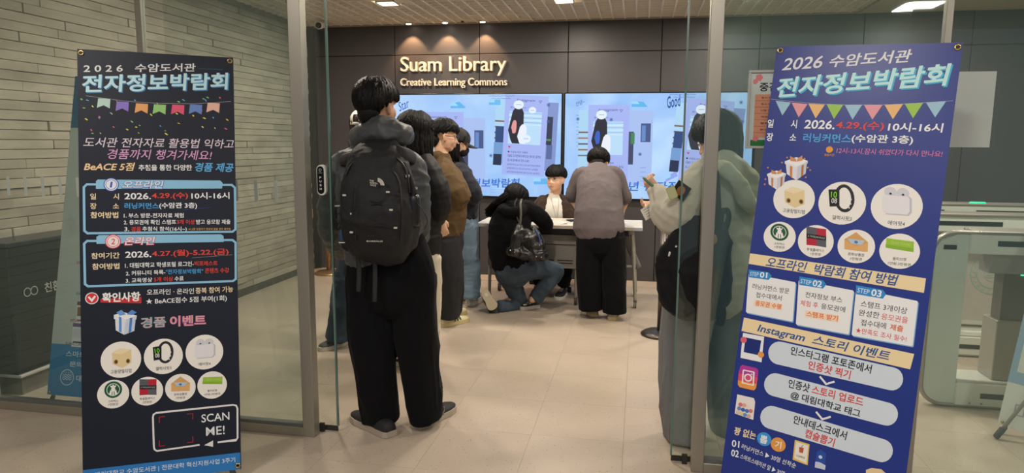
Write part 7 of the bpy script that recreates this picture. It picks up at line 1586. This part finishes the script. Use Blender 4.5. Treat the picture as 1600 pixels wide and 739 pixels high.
# ---- 8: bending man at the desk ------------------------------------------------------------------
def bender():
    Y = 5.62; t = thing('person', 'man in washed grey long-sleeved top and wide black trousers bending over the desk', 'person', fl(940, 492))
    F = Fr(at(935, 256, Y+.42), (.05, .80, -.60), (0, .5, .8), k=1.02)
    J = dict(neck=at(934, 270, Y+.30), sh=[at(904, 276, Y+.22), at(964, 275, Y+.22)], el=[at(893, 305, Y+.24), at(978, 308, Y+.24)], wr=[at(905, 330, Y+.46), at(971, 332, Y+.46)], chest=at(935, 290, Y+.18), waist=at(936, 328, Y+.05), pel=at(938, 352, Y-.0),
             hip=[at(922, 365, Y), at(955, 365, Y)], kn=[at(922, 425, Y), at(958, 425, Y-.02)], an=[at(923, 478, Y-.0), at(960, 484, Y-.03)])
    body(t, F, J, SK, 1.0, .0065, hands=[dict(wr=J['wr'][0], d=(.5, .7, -.35), n=(0, .2, -1), side=1, curl=.5), dict(wr=J['wr'][1], d=(-.5, .7, -.35), n=(0, .2, -1), side=-1, curl=.5)])
    hair(t, F, HB, lambda a: 2.12-.6*max(0, math.cos(a))-.5*abs(math.sin(a))**4, vol=1.12, N=420, rad=.010, seed=17, jit=.5, nape=True)
    sd = (1, 0, 0)
    GT = mat('grey_washed', '6c6466', .85, spec=.2, bump=.12, bscale=250, var=.14, vscale=4)
    cloth('long_sleeved_top', t, GT, [([at(936, 357, Y), at(936, 335, Y+.02), at(936, 305, Y+.10), at(935, 283, Y+.18), at(934, 269, Y+.26), at(934, 263, Y+.32)], [(.215, .15), (.205, .15), (.19, .14), (.18, .115), (.13, .085), (.08, .06)], dict(side=sd, n=22)),
        ([at(912, 270, Y+.22), at(904, 276, Y+.22), at(898, 291, Y+.23), at(893, 305, Y+.24), at(895, 309, Y+.27)], [.06, .062, .058, .054, .046], {}), ([at(956, 269, Y+.22), at(964, 275, Y+.22), at(971, 292, Y+.23), at(978, 308, Y+.24), at(977, 313, Y+.28)], [.06, .062, .058, .054, .046], {})], .0085, 3, [dict(freq=(9, 9, 6), amp=.007, sharp=1.8, seed=8), dict(freq=(17, 17, 12), amp=.003, sharp=2)])
    cloth('trousers', t, BLK, [([at(938, 348, Y), at(938, 380, Y)], [(.185, .13), (.20, .135)], dict(side=sd, n=20)), ([at(921, 372, Y), at(921, 430, Y), at(923, 482, Y)], [(.105, .11), (.105, .11), (.10, .11)], dict(ends=.1, n=16)), ([at(957, 372, Y), at(960, 430, Y-.02), at(961, 487, Y-.03)], [(.105, .11), (.10, .11), (.097, .11)], dict(ends=.1, n=16))], .0085, 3, FT)
    BE = mat('sneaker_beige', 'b5a78c', .6); shoe(t, fl(928, 495), fl(922, 480), BE, mat('sole_cream'), w=.05, h=.055); shoe(t, fl(957, 501), fl(962, 484), BE, mat('sole_cream'), w=.05, h=.055)
bender()

# ---- 9: woman in the cream hoodie at right -------------------------------------------------------
def hoodie_woman():
    Y = 3.38; t = thing('person', 'long-haired woman in cream hoodie and grey sweatpants behind the right door post', 'person', fl(1105, 690))
    F = Fr(at(1121, 218, Y), (-.86, .36, -.42), (-.2, .1, 1), k=.98)
    J = dict(neck=at(1122, 256, Y), sh=[at(1094, 275, Y-.14), at(1142, 272, Y+.12)], el=[at(1058, 335, Y-.18), at(1085, 345, Y+.22)], wr=[at(1030, 304, Y-.08), at(1035, 318, Y+.18)], chest=at(1124, 295, Y), waist=at(1124, 360, Y), pel=at(1110, 425, Y),
             hip=[at(1090, 445, Y-.05), at(1128, 445, Y+.05)], kn=[at(1072, 560, Y-.06), at(1132, 555, Y+.08)], an=[at(1070, 672, Y-.08), at(1140, 668, Y+.08)])
    body(t, F, J, SK2, .98, .005, hands=[dict(wr=at(1029, 303, Y-.08), d=(-.5, .25, .60), n=(.55, .75, .1), side=1, curl=.75, k=.9, spread=.08), dict(wr=at(1036, 318, Y+.16), d=(-.7, -.2, -.1), n=(.1, -.5, .8), side=-1, curl=.5, k=.9)])
    face_parts(t, F, skin=SK2)
    hair(t, F, HB, lambda a: 1.95-.50*max(0, math.cos(a))**2, lambda a: (.20 if math.cos(a) < .15 else 0), 1.11, 700, .011, 21)
    sd = norm((.45, .88, 0))
    CH = mat('hoodie_cream', 'c3beae', .9, spec=.15, bump=.2, bscale=260, sheen=.15, var=.05, vscale=6)
    h = cloth('hoodie', t, CH, [([at(1128, 452, Y), at(1128, 400, Y), at(1129, 340, Y), at(1126, 295, Y), at(1122, 270, Y), at(1121, 252, Y)], [(.19, .14), (.21, .16), (.215, .165), (.205, .15), (.15, .11), (.08, .08)], dict(side=sd, n=24)),
        ([at(1100, 272, Y-.10), at(1082, 296, Y-.17), at(1064, 326, Y-.20), at(1052, 340, Y-.18)], [.078, .082, .085, .08], {}), ([at(1055, 340, Y-.18), at(1042, 330, Y-.15), at(1033, 314, Y-.11), at(1027, 301, Y-.08)], [.088, .080, .062, .046], {}),
        ([at(1134, 275, Y+.1), at(1110, 310, Y+.2), at(1085, 340, Y+.22), at(1055, 330, Y+.2), at(1040, 320, Y+.17)], [.085, .085, .08, .065, .045], {}),
        ([at(1108, 262, Y-.17), at(1134, 264, Y-.22), at(1156, 286, Y-.24), at(1168, 318, Y-.23), at(1184, 322, Y-.12), at(1191, 292, Y-.0)], [.030, .034, .034, .034, .032, .03], {}), ([at(1136, 258, Y-.10), at(1162, 282, Y-.12), at(1174, 312, Y-.12)], [.07, .07, .05], {})],
        .0085, 3, [dict(freq=(6, 6, 9), amp=.013, sharp=1.8, seed=9), dict(freq=(16, 16, 22), amp=.004, seed=3)])
    c = at(1064, 298, Y-.285); fr = (c, norm((.8, -.1, -.55)), norm((-.5, .1, -.85)), (-.1, -1, .1)); mb = MB()
    part(MB().prism([(-.034, -.034), (.034, -.034), (.034, .034), (-.034, .034)], (c, fr[1], fr[2], V(fr[3])), .003), 'badge_patch', h, mat('patch_black', '16161a', .8))
    mb.add([c+V(fr[1])*(.018*math.cos(a*PI/8))+V(fr[2])*(.022*math.sin(a*PI/8))+V(fr[3])*.004 for a in range(16)], [tuple(range(16))]); part(mb, 'badge_emblem', h, mat('patch_tan', 'a0683c', .8))
    cloth('sweatpants', t, mat('sweat_grey', '7b7e7f', .95, spec=.15, bump=.25, bscale=350, var=.05, vscale=20), [([at(1108, 425, Y), at(1106, 455, Y)], [(.19, .14), (.195, .145)], dict(side=sd, n=20)),
        ([at(1078, 455, Y-.05), at(1068, 540, Y-.06), at(1066, 620, Y-.07), at(1070, 682, Y-.08)], [(.125, .125), (.118, .125), (.11, .125), (.10, .12)], dict(ends=.12, n=18)), ([at(1128, 450, Y+.05), at(1132, 550, Y+.08), at(1136, 630, Y+.08), at(1140, 676, Y+.08)], [(.12, .12), (.10, .12), (.095, .115), (.09, .11)], dict(ends=.12, n=18))], .0085, 3, FT)
    SB = mat('sneaker_pale', 'b0aca0', .6); shoe(t, fl(1080, 693), fl(1058, 683), SB, WSOLE, w=.045, h=.05); shoe(t, fl(1148, 684), fl(1126, 674), SB, WSOLE, w=.045, h=.05)
hoodie_woman()
def tote():
    Y = 3.13; t = thing('tote_bag', 'large slouchy black tote hanging at the hip of the woman in the cream hoodie', 'bag', at(1085, 480, Y)); TB = mat('tote_black', '121316', .75, spec=.25, bump=.1, bscale=200)
    mb = [([at(1045, 462, Y), at(1075, 478, Y-.01), at(1108, 482, Y)], [(.055, .05), (.07, .065), (.06, .055)], dict(side=(0, 0, 1), n=14)),
        ([at(1048, 455, Y), at(1052, 405, Y), at(1062, 368, Y)], [(.065, .045), (.07, .05), (.035, .03)], dict(side=(1, 0, 0), n=14)), ([at(1085, 470, Y-.02), at(1086, 420, Y-.03), at(1090, 375, Y-.01), at(1096, 350, Y)], [(.12, .06), (.12, .065), (.10, .05), (.07, .03)], dict(side=(1, 0, 0), n=16)),
        ([at(1120, 465, Y), at(1124, 420, Y-.01), at(1126, 380, Y), at(1124, 352, Y)], [(.06, .05), (.055, .05), (.05, .04), (.03, .025)], dict(side=(1, 0, 0), n=14))]
    cloth('bag_body', t, TB, mb, .009, 4, [dict(freq=(7, 7, 6), amp=.016, sharp=2, seed=2)])
    part(MB().tube([at(1121, 360, Y-.02), at(1119, 320, Y-.02), at(1117, 285, Y-.015), at(1114, 262, Y+.03), at(1110, 252, Y+.12)], [(.022, .006)]*5, side=(1, 0, 0), n=8), 'shoulder_strap', t, TB, True)
    part(MB().tube([at(1124, 358, Y-.01), at(1128, 335, Y-.02), at(1134, 326, Y-.01), at(1139, 340, Y), at(1132, 362, Y)], [(.012, .004)]*5, side=(1, 0, 0), n=6), 'loop_handle', t, TB, True)
    part(MB().tube([at(1124, 470, Y-.03), at(1128, 490, Y-.03), at(1124, 508, Y-.02)], [(.020, .004)]*3, side=(1, 0, 0), n=8), 'hanging_strap', t, TB, True)
    for x0, x1, y1 in ((1060, 1045, 400), (1066, 1056, 386)): part(MB().tube([at(x0, 352, Y+.02), at((x0+x1)/2, 376, Y-.02), at(x1, y1, Y-.05)], [(.012, .003), (.010, .003), (.004, .002)], side=(1, 0, 0), n=6), 'white_ribbon', t, mat('ribbon_white', 'd5d2c8', .6), True)
    k = at(1112, 372, Y-.10); q = thing('key_charm', 'green and pink charm hanging on the black tote', 'charm', k)
    part(MB().tube([k+V((0, 0, .07)), k+V((0, 0, .02))], [.003, .003], n=6, sub=1), 'cord', q, mat('charm_green', '5cb87c', .4), True); part(MB().ell(k+V((0, 0, .05)), (.012, .008, .022), n=10, h=8), 'green_bead', q, mat('charm_green'), True); part(MB().ell(k+V((.002, 0, -.005)), (.022, .014, .026), n=12, h=8), 'plush', q, mat('charm_pink', 'a8857c', .8), True)
tote()
c = at(1018, 289, 3.28); d = norm(at(1028, 300, 3.28)-at(1008, 282, 3.28))
t = thing('marker_pen', 'grey-green pen raised in the hand of the woman in the cream hoodie', 'pen', c); part(MB().tube([c-d*.045, c+d*.03], [.0075, .0075], n=10, sub=1, ends=.4), 'barrel', t, mat('pen_green', '5f7a62', .4), True); part(MB().tube([c-d*.05, c-d*.044], [.006, .006], n=8, sub=1), 'cap', t, mat('pen_cap', '8aa48a', .4), True)
c = at(1050, 301, 3.08); u = norm((.85, 0, .35)); v = norm((-.35, .05, .85)); phone('card_holder', 'lime green card holder tucked in the sleeve of the woman in the cream hoodie', c, u, v, u.cross(v) if u.cross(v).y < 0 else -u.cross(v), .020, .028, 'card', '8a9a34', 'b4b888')
c = at(1019, 327, 3.35); u = norm((.75, .1, .5)); v = norm((-.5, .1, .75)); n = u.cross(v); n = n if n.y < 0 else -n
t = thing('paper_slip', 'white printed slip held under the hand of the woman in the cream hoodie', 'paper', c); part(MB().prism([(-.055, -.03), (.05, -.035), (.055, .03), (-.05, .028)], (c, u, v, n), .001), 'sheet', t, PAPER)
mb = MB(); 
for i in range(4): stroke(mb, [(-.04, -.018+i*.012), (.02+.01*(i % 2), -.018+i*.012)], .0022, (c+n*.001, u, v, n), None, .0006)
part(mb, 'print_lines', t, mat('ink_grey'), kind='stuff')
bpy.data.scenes.remove(TMP)
